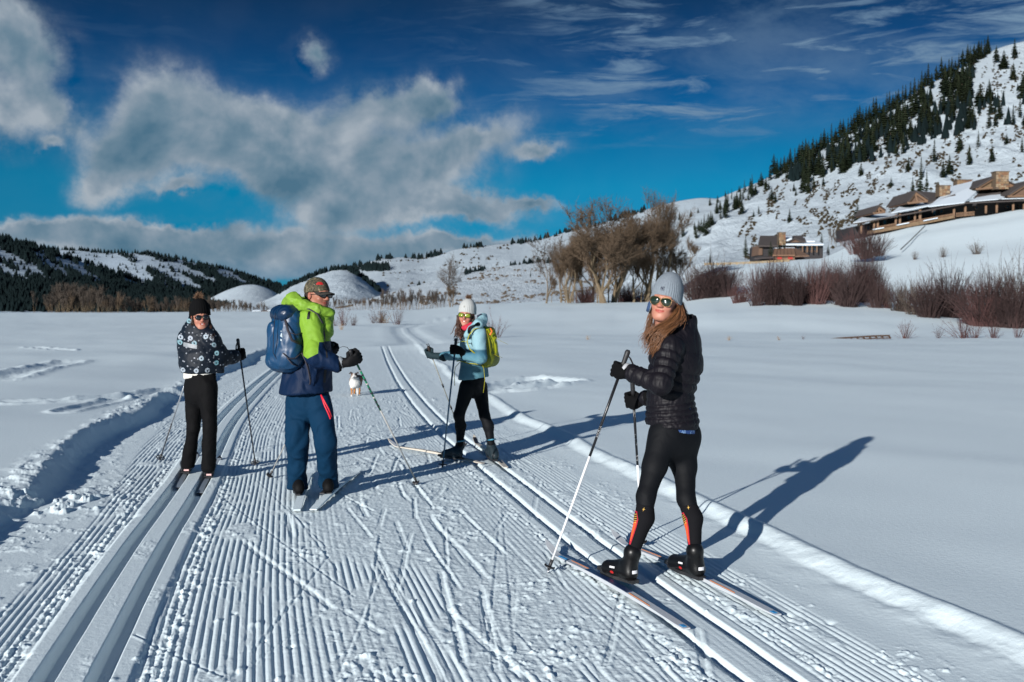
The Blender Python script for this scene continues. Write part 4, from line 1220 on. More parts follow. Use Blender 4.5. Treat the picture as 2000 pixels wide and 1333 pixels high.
def long_lodge():
    r = empty('long_lodge', (0, 0, 0), 'long low log lodge with stone chimneys and snowy roofs on the hillside at the right', 'lodge')
    Y0 = 200.0
    Yf, Yb = 200.0, 216.0
    # porch front follows the slope line: three roofs stepping up to the right
    def roof(name, fl, fr, bl, br, th=0.14, m_=M_ROOFSNOW, par=r, Ya=198.5, Yr=212):
        a = BP(*fl, Ya); b = BP(*fr, Ya); c = BP(*br, Yr); d = BP(*bl, Yr)
        mb = MB(); slab(mb, [a, b, c, d], th)
        return mb.build(name, m_, par)
    # dark body behind the posts
    body = MB()
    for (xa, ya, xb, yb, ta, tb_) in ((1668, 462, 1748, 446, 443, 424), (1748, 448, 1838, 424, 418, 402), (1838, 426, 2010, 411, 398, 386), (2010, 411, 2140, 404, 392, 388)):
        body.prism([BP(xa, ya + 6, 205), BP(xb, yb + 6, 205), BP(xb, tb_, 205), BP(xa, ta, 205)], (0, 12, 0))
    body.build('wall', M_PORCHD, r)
    # porch roofs (snow over shingles)
    roof('porch_roof', (1664, 437), (1750, 425), (1690, 421), (1752, 416))
    roof('porch_roof', (1738, 418), (1812, 404), (1768, 395), (1806, 393))
    e = roof('main_roof', (1810, 406), (1880, 398), (1858, 366), (1938, 346), 0.16, M_ROOFSNOW, r, 198.2, 214)
    roof('porch_roof', (1890, 396), (1952, 391), (1930, 374), (2003, 362), 0.15)
    roof('porch_roof', (1945, 391), (2060, 388), (1962, 388), (2060, 383), 0.15)
    # bare shingle parts
    roof('shingle_roof', (1806, 402), (1862, 384), (1782, 378), (1862, 384), 0.4, M_ROOF, r, 203, 213)
    roof('shingle_roof', (1898, 391), (1950, 380), (1916, 371), (1962, 371), 0.35, M_ROOF, r, 203, 209)
    roof('eave_roof', (1664, 440), (1880, 400.5), (1664, 439), (1880, 399.5), 0.25, M_ROOF, r, 198, 203)
    roof('eave_roof', (1880, 399.5), (2060, 391.5), (1880, 398.5), (2060, 390.5), 0.25, M_ROOF, r, 198, 203)
    # gables with timber trusses
    def gable(pl, pt, pr, Y=200.5, fill=M_SIDING):
        a, b, c = BP(*pl, Y), BP(*pt, Y), BP(*pr, Y)
        g = MB(); g.prism([a, c, b], (0, 10, 0)); go = g.build('gable', fill, r)
        for p, q in ((a, b), (b, c), (a, c)):
            t = MB(); t.tube([p - [0, .5, 0], q - [0, .5, 0]], 0.22, 6); t.build('rafter', M_LOG, go)
        m1 = (a + c) / 2
        t = MB(); t.tube([m1 - [0, .5, 0], b - [0, .5, 0]], 0.18, 6); t.build('king_post', M_LOG, go)
        # two snow-free roof planes
        for p, q in ((a, b), (b, c)):
            rf = MB(); n = np.array([0, 0, 0.25])
            rf.prism([p - [0, 1, 0] + n, q - [0, 1, 0] + n, q + [0, 11, 0] + n, p + [0, 11, 0] + n], (0, 0, 0.25)); rf.build('roof_plane', M_ROOF, go)
        return go
    gable((1702, 419), (1711, 407), (1724, 416))
    gable((1768, 399), (1782, 379), (1806, 395))
    gable((1900, 372), (1936, 350), (1972, 366), 204, M_STONEW)
    gable((1962, 386), (2006, 358), (2050, 384), 199)
    # chimneys
    def chim(x0, y0, x1, y1, Y, seed):
        a = BP(x0, y1, Y); b = BP(x1, y0, Y)
        c = ((a[0] + b[0]) / 2, Y, (a[2] + b[2]) / 2); sz = (b[0] - a[0], 1.9, b[2] - a[2])
        o = stone_block('chimney', c, sz, r, 0.42, seed)
        cp = MB(); cp.box((c[0], c[1], b[2] + 0.08), (sz[0] + 0.3, 2.2, 0.16)); cp.build('cap', M_MORTAR, o)
    chim(1827, 366, 1848, 386, 206, 1)
    chim(1861, 355, 1890, 376, 216, 2)
    chim(1936, 339, 1961, 372, 203, 3)
    # posts
    for px, yt, yb in ((1680, 434, 455), (1705, 430, 454), (1712, 428, 452), (1747, 421, 446), (1755, 419, 444), (1784, 415, 434), (1794, 411, 437), (1860, 409, 425),
                       (1882, 404, 421), (1922, 403, 415), (1943, 398, 414), (1975, 398, 412), (1996, 398, 411), (2025, 396, 410)):
        a = BP(px, yb + 3, 199.5); b = BP(px, yt, 199.5)
        t = MB(); t.tube([a, b], 0.24 if px != 1794 else 0.3, 8); t.build('porch_post', M_LOG, r, True)
    # railings with pickets
    for (xa, ya, xb, yb) in ((1713, 444, 1746, 438), (1758, 438, 1793, 430), (1796, 430, 1858, 419), (1864, 418, 1900, 415)):
        rl = MB()
        for d in (0, 6):
            rl.tube([BP(xa, ya + d, 199.2), BP(xb, yb + d, 199.2)], 0.09, 5)
        ro = rl.build('railing', M_LOG, r)
        n = int((xb - xa) / 2.6)
        for i in range(n):
            f = (i + 0.5) / n
            t = MB(); t.tube([BP(xa + (xb - xa) * f, ya + (yb - ya) * f + 6, 199.2), BP(xa + (xb - xa) * f, ya + (yb - ya) * f - 1, 199.2)], 0.085, 4); t.build('picket', M_LOG, ro)
    # stone footing with snow on it
    for (xa, ya, xb, yb, h_) in ((1702, 455, 1748, 447, 9), (1748, 447, 1800, 437, 10), (1800, 437, 1860, 425, 7)):
        f = MB(); a = BP(xa, ya + 2, 199); b = BP(xb, yb + 2, 199); c = BP(xb, yb - h_ * .5, 199); d = BP(xa, ya - h_ * .5, 199)
        f.prism([a, b, c, d], (0, 3, 0)); f.build('stone_footing', M_STONEW, r)
        sn = MB(); q = d + (c - d) * .45; sn.prism([d, q, q + [0, 0, .2], d + [0, 0, .2]], (0, -0.4, 0)); sn.build('ledge_snow', M_ROOFSNOW, r)
    # windows deep in the porch
    for px, yb, yt in ((1690, 452, 443), (1722, 440, 430), (1768, 430, 421), (1818, 421, 411), (1832, 418, 409), (1900, 410, 403), (1960, 408, 402), (1985, 407, 401)):
        a = BP(px, yb, 204.8); b = BP(px + 7, yt, 204.8)
        wf = MB(); wf.box(((a[0] + b[0]) / 2, 204.85, (a[2] + b[2]) / 2), (b[0] - a[0], 0.12, b[2] - a[2])); wo = wf.build('window', M_SIDING, r)
        wp = MB(); wp.box(((a[0] + b[0]) / 2, 204.76, (a[2] + b[2]) / 2), (b[0] - a[0] - .2, 0.04, b[2] - a[2] - .2)); wp.build('pane', M_GLASSD, wo)
    return r
long_lodge()

def small_lodge():
    r = empty('small_lodge', (0, 0, 0), 'small dark lodge with a tan stone chimney on the snow terrace, behind the willow hedge', 'lodge')
    Y = 206.0
    def prism(name, pts, Ya, dy, m_, par=r):
        mb = MB(); mb.prism([BP(a, b, Ya) for a, b in pts], (0, dy, 0)); return mb.build(name, m_, par)
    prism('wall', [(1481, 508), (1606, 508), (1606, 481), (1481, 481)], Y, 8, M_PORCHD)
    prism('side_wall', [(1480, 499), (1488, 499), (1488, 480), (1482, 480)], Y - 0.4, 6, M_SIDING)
    # big dark roof, front plane
    def plane(name, a, b, c, d, Ya, Yb, m_, th=0.3):
        mb = MB(); slab(mb, [BP(*a, Ya), BP(*b, Ya), BP(*c, Yb), BP(*d, Yb)], th); return mb.build(name, m_, r)
    plane('shingle_roof', (1479, 483), (1520, 483), (1567, 464), (1483, 464), Y - 1.2, Y + 6, M_ROOF)
    plane('shingle_roof', (1520, 480), (1572, 474), (1568, 463.5), (1520, 464), Y - 0.5, Y + 6, M_ROOF)
    plane('snow_roof', (1530, 480), (1607, 480), (1595, 474), (1545, 474), Y - 1.6, Y + 3, M_ROOFSNOW)
    plane('snow_roof', (1532, 473), (1545, 469), (1546, 465), (1532, 465), Y - 1.2, Y + 4, M_ROOFSNOW, 0.35)
    plane('snow_roof', (1568, 474), (1590, 474), (1585, 469), (1567, 466), Y + 1, Y + 4, M_ROOFSNOW)
    g = prism('gable', [(1535, 474), (1567, 474), (1551, 467)], Y - 1.0, 3, M_SIDING)
    for a, b in (((1535, 474), (1551, 467)), ((1551, 467), (1567, 474))):
        t = MB(); t.tube([BP(*a, Y - 1.3), BP(*b, Y - 1.3)], 0.16, 5); t.build('rafter', M_ROOF, g)
    a = BP(1518, 480, Y - 1); b = BP(1531, 456, Y - 1)
    c_ = ((a[0] + b[0]) / 2, Y - 1, (a[2] + b[2]) / 2)
    o = stone_block('chimney', c_, (b[0] - a[0], 1.4, b[2] - a[2]), r, 0.36, 9)
    cp = MB(); cp.box((c_[0], c_[1], b[2] + 0.06), (b[0] - a[0] + .25, 1.6, .12)); cp.build('cap', M_MORTAR, o)
    for px in (1566, 1575, 1584, 1594):
        t = MB(); t.tube([BP(px, 494, Y - 1.5), BP(px, 481, Y - 1.5)], 0.12, 5); t.build('porch_post', M_LOG, r)
    for px in (1556, 1570, 1580, 1590):
        wf = MB(); p_ = BP(px, 487, Y - 0.08); wf.box(p_, (0.8, 0.12, 0.9)); wo = wf.build('window', M_SIDING, r)
        wp = MB(); wp.box(p_ - [0, .08, 0], (0.6, 0.04, 0.7)); wp.build('pane', M_GLASSD, wo)
small_lodge()

def barn():
    Y = 196.0
    r = empty('barn', (0, 0, 0), 'low tan wooden barn with red doors in front of the small lodge', 'barn')
    def prism(name, pts, Ya, dy, m_, par=r):
        mb = MB(); mb.prism([BP(a, b, Ya) for a, b in pts], (0, dy, 0)); return mb.build(name, m_, par)
    prism('wall', [(1511, 508), (1551, 508), (1551, 500), (1511, 500)], Y, 6, M_LOG)
    ro = MB(); slab(ro, [BP(1508, 501, Y - 0.8), BP(1552, 501, Y - 0.8), BP(1549, 487, Y + 5), BP(1511, 488, Y + 5)], 0.25); rr = ro.build('roof', M_BARN, r)
    for i in range(7):
        f = i / 6
        b = MB(); b.tube([BP(1508 + 44 * f, 500.6, Y - 0.8) + [0, 0, .28], BP(1511 + 38 * f, 487.5, Y + 5) + [0, 0, .28]], 0.05, 4); b.build('batten', M_SIDING, rr)
    rf = MB(); slab(rf, [BP(1509, 487.4, Y + 4.8), BP(1550, 486.5, Y + 4.8), BP(1550, 485.6, Y + 5.6), BP(1509, 486.4, Y + 5.6)], 0.2); rf.build('ridge_cap', M_ROOFSNOW, r)
    lt = MB(); slab(lt, [BP(1551, 503, Y - 0.5), BP(1579, 502, Y - 0.5), BP(1552, 487, Y + 5), BP(1551, 487, Y + 5)], 0.25); lt.build('lean_to_roof', M_SIDING, r)
    for x0, x1 in ((1517, 1526), (1538, 1547)):
        prism('door', [(x0, 507), (x1, 507), (x1, 501.5), (x0, 501.5)], Y - 0.15, 0.15, M_RED)
    sh = MB(); slab(sh, [BP(1472, 507, Y - 1), BP(1511, 505, Y - 1), BP(1511, 502, Y + 3), BP(1486, 503, Y + 3)], 0.2); sh.build('shed_roof', M_ROOF, r)
    prism('shed_wall', [(1484, 508), (1511, 508), (1511, 504), (1484, 505)], Y + 0.5, 2, M_PORCHD)
barn()

def rail_fence():
    r = empty('rail_fence', (0, 0, 0), 'long low pale rail fence along the edge of the snow terrace', 'fence')
    pts = [(1376, 515), (1400, 515), (1440, 513.5), (1475, 512), (1510, 510), (1541, 508.5)]
    m_ = mat('weathered_rail', (0.34, 0.25, 0.14), 0.9)
    for a, b in zip(pts[:-1], pts[1:]):
        for d in (0, 2.2):
            t = MB(); t.tube([BP(a[0], a[1] + d, 188), BP(b[0], b[1] + d, 188)], 0.08, 5); t.build('rail', m_, r)
    for i in range(14):
        px = 1376 + i * 12.5; py = np.interp(px, [q[0] for q in pts], [q[1] for q in pts])
        t = MB(); t.tube([BP(px, py + 4.5, 188), BP(px, py - 1, 188)], 0.11, 5); t.build('post', m_, r)
rail_fence()

def far_houses():
    m_w = mat('far_house_walls', (0.22, 0.16, 0.09), 0.9); m_r = mat('far_house_roof', (0.10, 0.08, 0.07), 0.9)
    for px, w_, h_, lab in ((506, 14, 6, 'tiny pale house at the far edge of the field, left of the other two'), (522, 12, 5, 'tiny brown house in the middle of the three by the blue backpack'), (535, 14, 7, 'tiny dark-roofed house nearest the blue backpack')):
        Y = 238.0
        a = BP(px, 612, Y); r = empty('far_house', tuple(a), lab, 'house')
        ww = w_ * Y / FPX; hh = h_ * Y / FPX
        b = MB(); b.box((0, 0, hh * .3), (ww, 4, hh * .6)); b.build('wall', m_w, r)
        b = MB(); b.prism([(-ww * .58, -2.5, hh * .6), (ww * .58, -2.5, hh * .6), (ww * .5, 0, hh), (-ww * .5, 0, hh)], (0, 0, .15)); b.build('roof', M_ROOFSNOW if w_ == 14 else m_r, r)
        for k in (-1, 1):
            b = MB(); b.box((k * ww * .22, -2.03, hh * .3), (ww * .16, .08, hh * .3)); b.build('window', M_GLASSD, r)
far_houses()

def plank_bridge():
    """low dark timber structure with snow in its gaps, out on the right of the field"""
    Y = EYE * FPX / 63.0
    r = empty('timber_footbridge', tuple(P(1670, 663, Y)), 'low dark timber footbridge half buried in snow on the open field at the right', 'footbridge')
    m_ = mat('dark_wet_timber', (0.055, 0.028, 0.016), 0.85)
    off = np.array(P(1670, 663, Y))
    line = [(1606, 664.5), (1640, 661), (1680, 658.5), (1710, 656.5), (1738, 656.0)]
    for d, rad in ((0, 0.045), (4.6, 0.03)):
        pts = [P(a, b + d * (0.2 + 0.8 * min(1, (a - 1606) / 60)), Y) - off for a, b in line]
        t = MB(); t.tube(pts, rad, 6); t.build('beam', m_, r)
    for px in (1640, 1652, 1664, 1676, 1688, 1700, 1712, 1724, 1738):
        py = np.interp(px, [q[0] for q in line], [q[1] for q in line])
        t = MB(); t.tube([P(px - 3, py, Y) - off, P(px + 2, py + 5.5, Y) - off], 0.045, 5); t.build('strut', m_, r)
    t = MB(); t.tube([P(1590, 664.5, Y) - off, P(1620, 664, Y) - off], 0.035, 5); t.build('log_end', mat('straw_wood', (0.4, 0.3, 0.17), 0.9), r)
plank_bridge()
def log_line():
    r = empty('fallen_rail', tuple(P(1780, 480, 160)), 'thin dark rail lying down the snow slope below the long lodge', 'rail')
    off = np.array(P(1780, 480, 160))
    pts = []
    for px, py, Y in ((1804, 443, 186), (1790, 457, 176), (1775, 472, 166), (1757, 489, 158)):
        pts.append(P(px, py - 0.8, Y) - off)
    t = MB(); t.tube(pts, 0.09, 5); t.build('rail', M_ROOF, r)
log_line()

# ------------------------------------------------------------------ solid modelling by distance fields
def V3(*a): return np.array(a, dtype=np.float64)
def unit(v): v = np.asarray(v, dtype=float); return v / (np.linalg.norm(v) + 1e-12)

class Vol:
    def __init__(s, lo, hi, h):
        s.h = h; s.lo = np.asarray(lo, dtype=float); n = np.ceil((np.asarray(hi) - s.lo) / h).astype(int) + 1
        s.ax = [s.lo[i] + np.arange(n[i]) * h for i in range(3)]
        s.F = np.full(n, 0.1, dtype=np.float32)
    def box(s, lo, hi, m):
        sl = []
        for i in range(3):
            a = max(0, int((lo[i] - m - s.lo[i]) / s.h)); b = min(len(s.ax[i]), int((hi[i] + m - s.lo[i]) / s.h) + 2)
            if b <= a: return None
            sl.append(slice(a, b))
        return tuple(sl)
    def grid(s, sl):
        return (s.ax[0][sl[0]][:, None, None].astype(np.float32), s.ax[1][sl[1]][None, :, None].astype(np.float32), s.ax[2][sl[2]][None, None, :].astype(np.float32))
    def put(s, sl, d, k, op):
        F = s.F[sl]
        if op == 'add':
            if k > 0:
                h = np.maximum(k - np.abs(F - d), 0) / k
                s.F[sl] = np.minimum(F, d) - h * h * k * 0.25
            else: s.F[sl] = np.minimum(F, d)
        elif op == 'sub':
            d = -d
            if k > 0:
                h = np.maximum(k - np.abs(F - d), 0) / k
                s.F[sl] = np.maximum(F, d) + h * h * k * 0.25
            else: s.F[sl] = np.maximum(F, d)
        elif op == 'int':
            s.F[sl] = np.maximum(F, d)
    def cap(s, a, b, ra, rb=None, k=0.02, flat=None, q=1.0, quilt=None, op='add', mod=None):
        """tapered capsule; flat/q squeezes it across the unit vector flat; quilt=(pitch, amp, phase) puffs it"""
        a = np.asarray(a, dtype=np.float32); b = np.asarray(b, dtype=np.float32)
        if rb is None: rb = ra
        r = max(ra, rb) + (abs(quilt[1]) if quilt else 0) + (0.03 if mod else 0)
        sl = s.box(np.minimum(a, b) - r, np.maximum(a, b) + r, k + 2 * s.h)
        if sl is None: return s
        x, y, z = s.grid(sl)
        px, py, pz = x - a[0], y - a[1], z - a[2]
        e = b - a
        if flat is not None:
            n = unit(flat).astype(np.float32)
            w_ = px * n[0] + py * n[1] + pz * n[2]
            px = px + (q - 1) * w_ * n[0]; py = py + (q - 1) * w_ * n[1]; pz = pz + (q - 1) * w_ * n[2]
            e = e + (q - 1) * np.dot(e, n) * n
        L2 = float(np.dot(e, e)) + 1e-9
        t = np.clip((px * e[0] + py * e[1] + pz * e[2]) / L2, 0, 1)
        d = np.sqrt((px - e[0] * t) ** 2 + (py - e[1] * t) ** 2 + (pz - e[2] * t) ** 2) - (ra + (rb - ra) * t)
        if quilt:
            L = math.sqrt(L2)
            d = d - quilt[1] * (np.abs(np.sin(math.pi * (t * L / quilt[0] + quilt[2]))) ** 0.6 - 0.5)
        if mod is not None: d = d + mod(x, y, z)
        s.put(sl, d, k, op)
        return s
    def ell(s, c, r, R=None, k=0.01, op='add', mod=None):
        c = np.asarray(c, dtype=np.float32); r = np.asarray(r, dtype=np.float32) * np.ones(3, dtype=np.float32)
        m = float(r.max())
        sl = s.box(c - m, c + m, k + 2 * s.h)
        if sl is None: return s
        x, y, z = s.grid(sl)
        p = [x - c[0], y - c[1], z - c[2]]
        if R is not None:
            R = np.asarray(R, dtype=np.float32)
            p = [p[0] * R[i, 0] + p[1] * R[i, 1] + p[2] * R[i, 2] for i in range(3)]
        k0 = np.sqrt((p[0] / r[0]) ** 2 + (p[1] / r[1]) ** 2 + (p[2] / r[2]) ** 2)
        k1 = np.sqrt((p[0] / r[0] ** 2) ** 2 + (p[1] / r[1] ** 2) ** 2 + (p[2] / r[2] ** 2) ** 2) + 1e-9
        d = k0 * (k0 - 1) / k1
        if mod is not None: d = d + mod(x, y, z)
        s.put(sl, d, k, op)
        return s
    def path(s, pts, rad, k=0.01, **kw):
        for i in range(len(pts) - 1):
            s.cap(pts[i], pts[i + 1], rad[i], rad[i + 1], k, **kw)
        return s
    def cut(s, p, n, k=0.0):
        """remove everything on the side n points to"""
        n = unit(n); x, y, z = s.grid((slice(None),) * 3)
        d = (x - p[0]) * n[0] + (y - p[1]) * n[1] + (z - p[2]) * n[2]
        s.F = np.maximum(s.F, d.astype(np.float32)); return s
    def nets(s, smooth=1):
        F = s.F; ins = F < 0
        c = [(0, 0, 0), (1, 0, 0), (0, 1, 0), (1, 1, 0), (0, 0, 1), (1, 0, 1), (0, 1, 1), (1, 1, 1)]
        def sh(o): return tuple(slice(o[i], F.shape[i] - 1 + o[i]) for i in range(3))
        cnt = np.zeros(tuple(n - 1 for n in F.shape), dtype=np.int8)
        for o in c: cnt += ins[sh(o)]
        act = (cnt > 0) & (cnt < 8)
        idx = np.argwhere(act)
        ids = np.full(act.shape, -1, dtype=np.int32); ids[act] = np.arange(len(idx))
        val = np.stack([F[idx[:, 0] + o[0], idx[:, 1] + o[1], idx[:, 2] + o[2]] for o in c], 1)
        co = np.array(c, dtype=np.float32)
        acc = np.zeros((len(idx), 3), dtype=np.float32); nn = np.zeros(len(idx), dtype=np.float32)
        for i in range(8):
            for j in range(i + 1, 8):
                if np.abs(co[i] - co[j]).sum() != 1: continue
                a = val[:, i]; b = val[:, j]; m = (a < 0) != (b < 0)
                t = np.where(m, a / np.where(a == b, 1, a - b), 0)
                acc += m[:, None] * (co[i] + t[:, None] * (co[j] - co[i])); nn += m
        v = (idx + acc / np.maximum(nn, 1)[:, None]) * s.h + s.lo
        quads = []
        for axn in range(3):
            o = [0, 0, 0]; o[axn] = 1
            A = ins[tuple(slice(0, F.shape[i] - o[i]) for i in range(3))]; B = ins[tuple(slice(o[i], None) for i in range(3))]
            e = np.argwhere(A != B)
            u_, w_ = (axn + 1) % 3, (axn + 2) % 3
            ok = (e[:, u_] > 0) & (e[:, w_] > 0) & (e[:, u_] < F.shape[u_] - 1) & (e[:, w_] < F.shape[w_] - 1)
            e = e[ok]
            if not len(e): continue
            def g(du, dw):
                q = e.copy(); q[:, u_] -= du; q[:, w_] -= dw
                return ids[q[:, 0], q[:, 1], q[:, 2]]
            q = np.stack([g(1, 1), g(0, 1), g(0, 0), g(1, 0)], 1)
            flip = ~A[e[:, 0], e[:, 1], e[:, 2]]
            q[flip] = q[flip][:, ::-1]
            quads.append(q)
        q = np.concatenate(quads) if quads else np.zeros((0, 4), int)
        q = q[(q >= 0).all(1)]
        for _ in range(smooth):
            a = np.zeros_like(v); n = np.zeros(len(v))
            for i in range(4):
                i0 = q[:, i]; i1 = q[:, (i + 1) % 4]
                for k in range(3):
                    a[:, k] += np.bincount(i0, v[i1, k], len(v)) + np.bincount(i1, v[i0, k], len(v))
                n += np.bincount(i0, minlength=len(v)) + np.bincount(i1, minlength=len(v))
            m = n > 0
            v[m] = v[m] * 0.5 + 0.5 * a[m] / n[m][:, None]
        return v, q
    def build(s, name, mat_, root, smooth=1, disp=None, fm=None):
        v, q = s.nets(smooth)
        if disp is not None: v = disp(v, q)
        off = np.array(root.location) if root is not None else 0
        me = mesh_np(name, v - off, q, mat_, True, None if fm is None else fm(v[q].mean(1)))
        o = obj(name, me, root)
        o['_w'] = 1
        return o

def vnormals(v, q):
    n = np.cross(v[q[:, 2]] - v[q[:, 0]], v[q[:, 3]] - v[q[:, 1]])
    N = np.zeros_like(v)
    for i in range(4):
        for k in range(3): N[:, k] += np.bincount(q[:, i], n[:, k], len(v))
    return N / (np.linalg.norm(N, axis=1, keepdims=True) + 1e-12)

def wrinkle(amp, freq, seed=0, stretch=(1, 1, 1), ridge=True):
    def f(v, q):
        N = vnormals(v, q)
        p = v * np.asarray(stretch) * freq
        wv = p + (fbm3(p * 0.6, 2, seed + 50)[:, None] - 0.5) * 1.6
        n = fbm3(wv, 3, seed)
        if ridge: n = 1 - 2 * np.abs(n - 0.5) * 2; n = n - 0.5
        else: n = (n - 0.5) * 2
        return v + N * (n * amp)[:, None]
    return f

def decal(name, target, org, right, up, outline, mat_, root, off=0.0015, grid=0.006, direction=None):
    """thin patch: an outline (in metres along right/up from org) laid on the surface of target"""
    me = target.data; r0 = np.array(root.location)
    vs = [tuple(np.array(v.co) + r0) for v in me.vertices]
    bvh = BVHTree.FromPolygons(vs, [tuple(p.vertices) for p in me.polygons])
    right = unit(right); up = unit(up); d = unit(np.cross(right, up)) if direction is None else unit(direction)
    bm = bmesh.new()
    vv = [bm.verts.new(Vector(org + right * a + up * b)) for a, b in outline]
    bm.faces.new(vv)
    bmesh.ops.triangulate(bm, faces=bm.faces[:])
    for _ in range(6):
        ed = [e for e in bm.edges if e.calc_length() > grid]
        if not ed: break
        bmesh.ops.subdivide_edges(bm, edges=ed, cuts=1, use_grid_fill=False)
        bmesh.ops.triangulate(bm, faces=[f for f in bm.faces if len(f.verts) > 3])
    dv = Vector(d)
    for v in bm.verts:
        hit = bvh.ray_cast(v.co + dv * 0.4, -dv, 1.0)
        if hit[0] is not None:
            v.co = hit[0] + dv * off
        else:
            nr = bvh.find_nearest(v.co)
            if nr[0] is not None: v.co = nr[0] + dv * off
    bmesh.ops.translate(bm, verts=bm.verts[:], vec=-Vector(r0))
    m = bpy.data.meshes.new(name); bm.to_mesh(m); bm.free()
    m.materials.append(mat_)
    for p in m.polygons: p.use_smooth = True
    return obj(name, m, root)

class Frame:
    """local axes of a head or body part: x = its right, y = forward, z = up"""
    def __init__(s, o, fwd, up):
        s.o = np.asarray(o, dtype=float); s.u = unit(up)
        f = np.asarray(fwd, dtype=float); s.f = unit(f - s.u * np.dot(f, s.u)); s.r = np.cross(s.f, s.u)
        s.R = np.stack([s.r, s.f, s.u])
    def __call__(s, x, y, z): return s.o + s.r * x + s.f * y + s.u * z
    def w(s, pts): return s.o + np.asarray(pts) @ s.R

def skin_material(name, base, red):
    m_, nt = new_mat(name)
    co = nt.add('ShaderNodeTexCoord').outputs['Object']
    n = nt.noise(co, 22, 3, 0.6); n2 = nt.noise(co, 220, 2, 0.6)
    at = nt.add('ShaderNodeAttribute', attribute_name='blush')
    c = nt.mix(n, base, tuple(x * 0.88 for x in base))
    c = nt.mix(at.outputs['Fac'], c, red)
    finish(nt, c, 0.5, n2, 0.15, 0.0008, spec=0.4, sss=0.0)
    return m_

def head_verts(fr, S, h=0.0035, smile=0.4, male=False, beard=False):
    """head and neck in local axes, returned in world space with a blush weight per vertex"""
    v = Vol((-0.12, -0.16, -0.27), (0.12, 0.15, 0.15), h)
    v.ell((0, -0.015, 0.035), (0.073, 0.092, 0.084), k=0.02)
    v.ell((0, 0.022, -0.035), (0.061, 0.070, 0.078), k=0.03)
    v.ell((0, 0.040, -0.078), (0.046, 0.045, 0.036), k=0.03)
    v.ell((0, 0.068, -0.101), (0.022 + 0.004 * male, 0.019, 0.016), k=0.022)
    for s_ in (-1, 1):
        v.cap((s_ * 0.052, 0.0, -0.062), (s_ * 0.022, 0.062, -0.098), 0.016, 0.014, k=0.025)
        v.ell((s_ * 0.036, 0.062, -0.033), (0.024, 0.021, 0.020), k=0.022)
        v.cap((s_ * 0.012, 0.090, 0.022), (s_ * 0.045, 0.072, 0.024), 0.010 + 0.003 * male, 0.008, k=0.016)
        v.ell((s_ * 0.031, 0.096, 0.000), (0.017, 0.016, 0.012), k=0.010, op='sub')
        v.ell((s_ * 0.031, 0.078, 0.000), (0.0135, 0.0135, 0.0135), k=0.003)
        v.ell((s_ * 0.012, 0.098, -0.036), (0.0085, 0.0105, 0.0075), k=0.008)
        v.ell((s_ * 0.0075, 0.105, -0.043), (0.0035, 0.004, 0.003), k=0.002, op='sub')
        # ears
        v.ell((s_ * 0.076, -0.010, -0.010), (0.007, 0.018, 0.030), k=0.006)
        v.ell((s_ * 0.081, -0.006, -0.008), (0.004, 0.010, 0.018), k=0.004, op='sub')
        # smile corners and folds
        v.cap((s_ * 0.024, 0.080, -0.060 + 0.004 * smile), (s_ * 0.026, 0.078, -0.066 + 0.006 * smile), 0.004, 0.003, k=0.006, op='sub')
    v.cap((0, 0.088, 0.004), (0, 0.108, -0.030), 0.0075, 0.0115, k=0.016)
    v.ell((0, 0.110, -0.034), (0.0095, 0.009, 0.0085), k=0.008)
    w_ = 0.024 + 0.005 * smile
    for s_ in (-1, 1):
        up_ = 0.006 * smile
        v.path([(0, 0.0895, -0.0590), (s_ * w_ * 0.5, 0.0870, -0.0590 + up_ * 0.25), (s_ * w_, 0.0785, -0.0635 + up_)], [0.0042, 0.0040, 0.0020], 0.006)
        v.path([(0, 0.0880, -0.0700), (s_ * w_ * 0.5, 0.0858, -0.0690 + up_ * 0.25), (s_ * w_, 0.0780, -0.0645 + up_)], [0.0050, 0.0042, 0.0020], 0.006)
        v.path([(0, 0.0945, -0.0642), (s_ * w_ * 0.5, 0.0915, -0.0638 + up_ * 0.3), (s_ * w_ * 1.05, 0.0830, -0.0635 + up_ * 1.1)], [0.0018, 0.0018, 0.0016], 0.002, op='sub')
    if smile > 0.9: v.ell((0, 0.092, -0.0635), (0.020, 0.009, 0.0050), k=0.002, op='sub')
    v.cap((0, -0.028, -0.06), (0, -0.045, -0.26), 0.052 + 0.008 * male, 0.060 + 0.010 * male, k=0.03)
    V, Q = v.nets(1)
    x, y, z = V[:, 0], V[:, 1], V[:, 2]
    xx = np.abs(x) / (w_ + 0.001); hh = 0.0095 * np.sqrt(np.clip(1 - xx ** 1.6, 0, 1)) + 1e-5; lips = sst(hh - np.abs(z + 0.0645 - 0.006 * smile * xx ** 2), -0.001, 0.0015) * (y > 0.070) * (xx < 1)
    ck = 0.22 * np.exp(-(((np.abs(x) - 0.038) / 0.02) ** 2 + ((z + 0.035) / 0.022) ** 2)) * (y > 0.03)
    ns = 0.45 * np.exp(-((x / 0.014) ** 2 + ((z + 0.035) / 0.014) ** 2)) * (y > 0.09)
    er = 0.4 * (np.abs(x) > 0.072) * (np.abs(z + 0.01) < 0.04)
    return fr.w(V * S), Q, np.clip(lips * 0.95 + ck + ns + er, 0, 1)

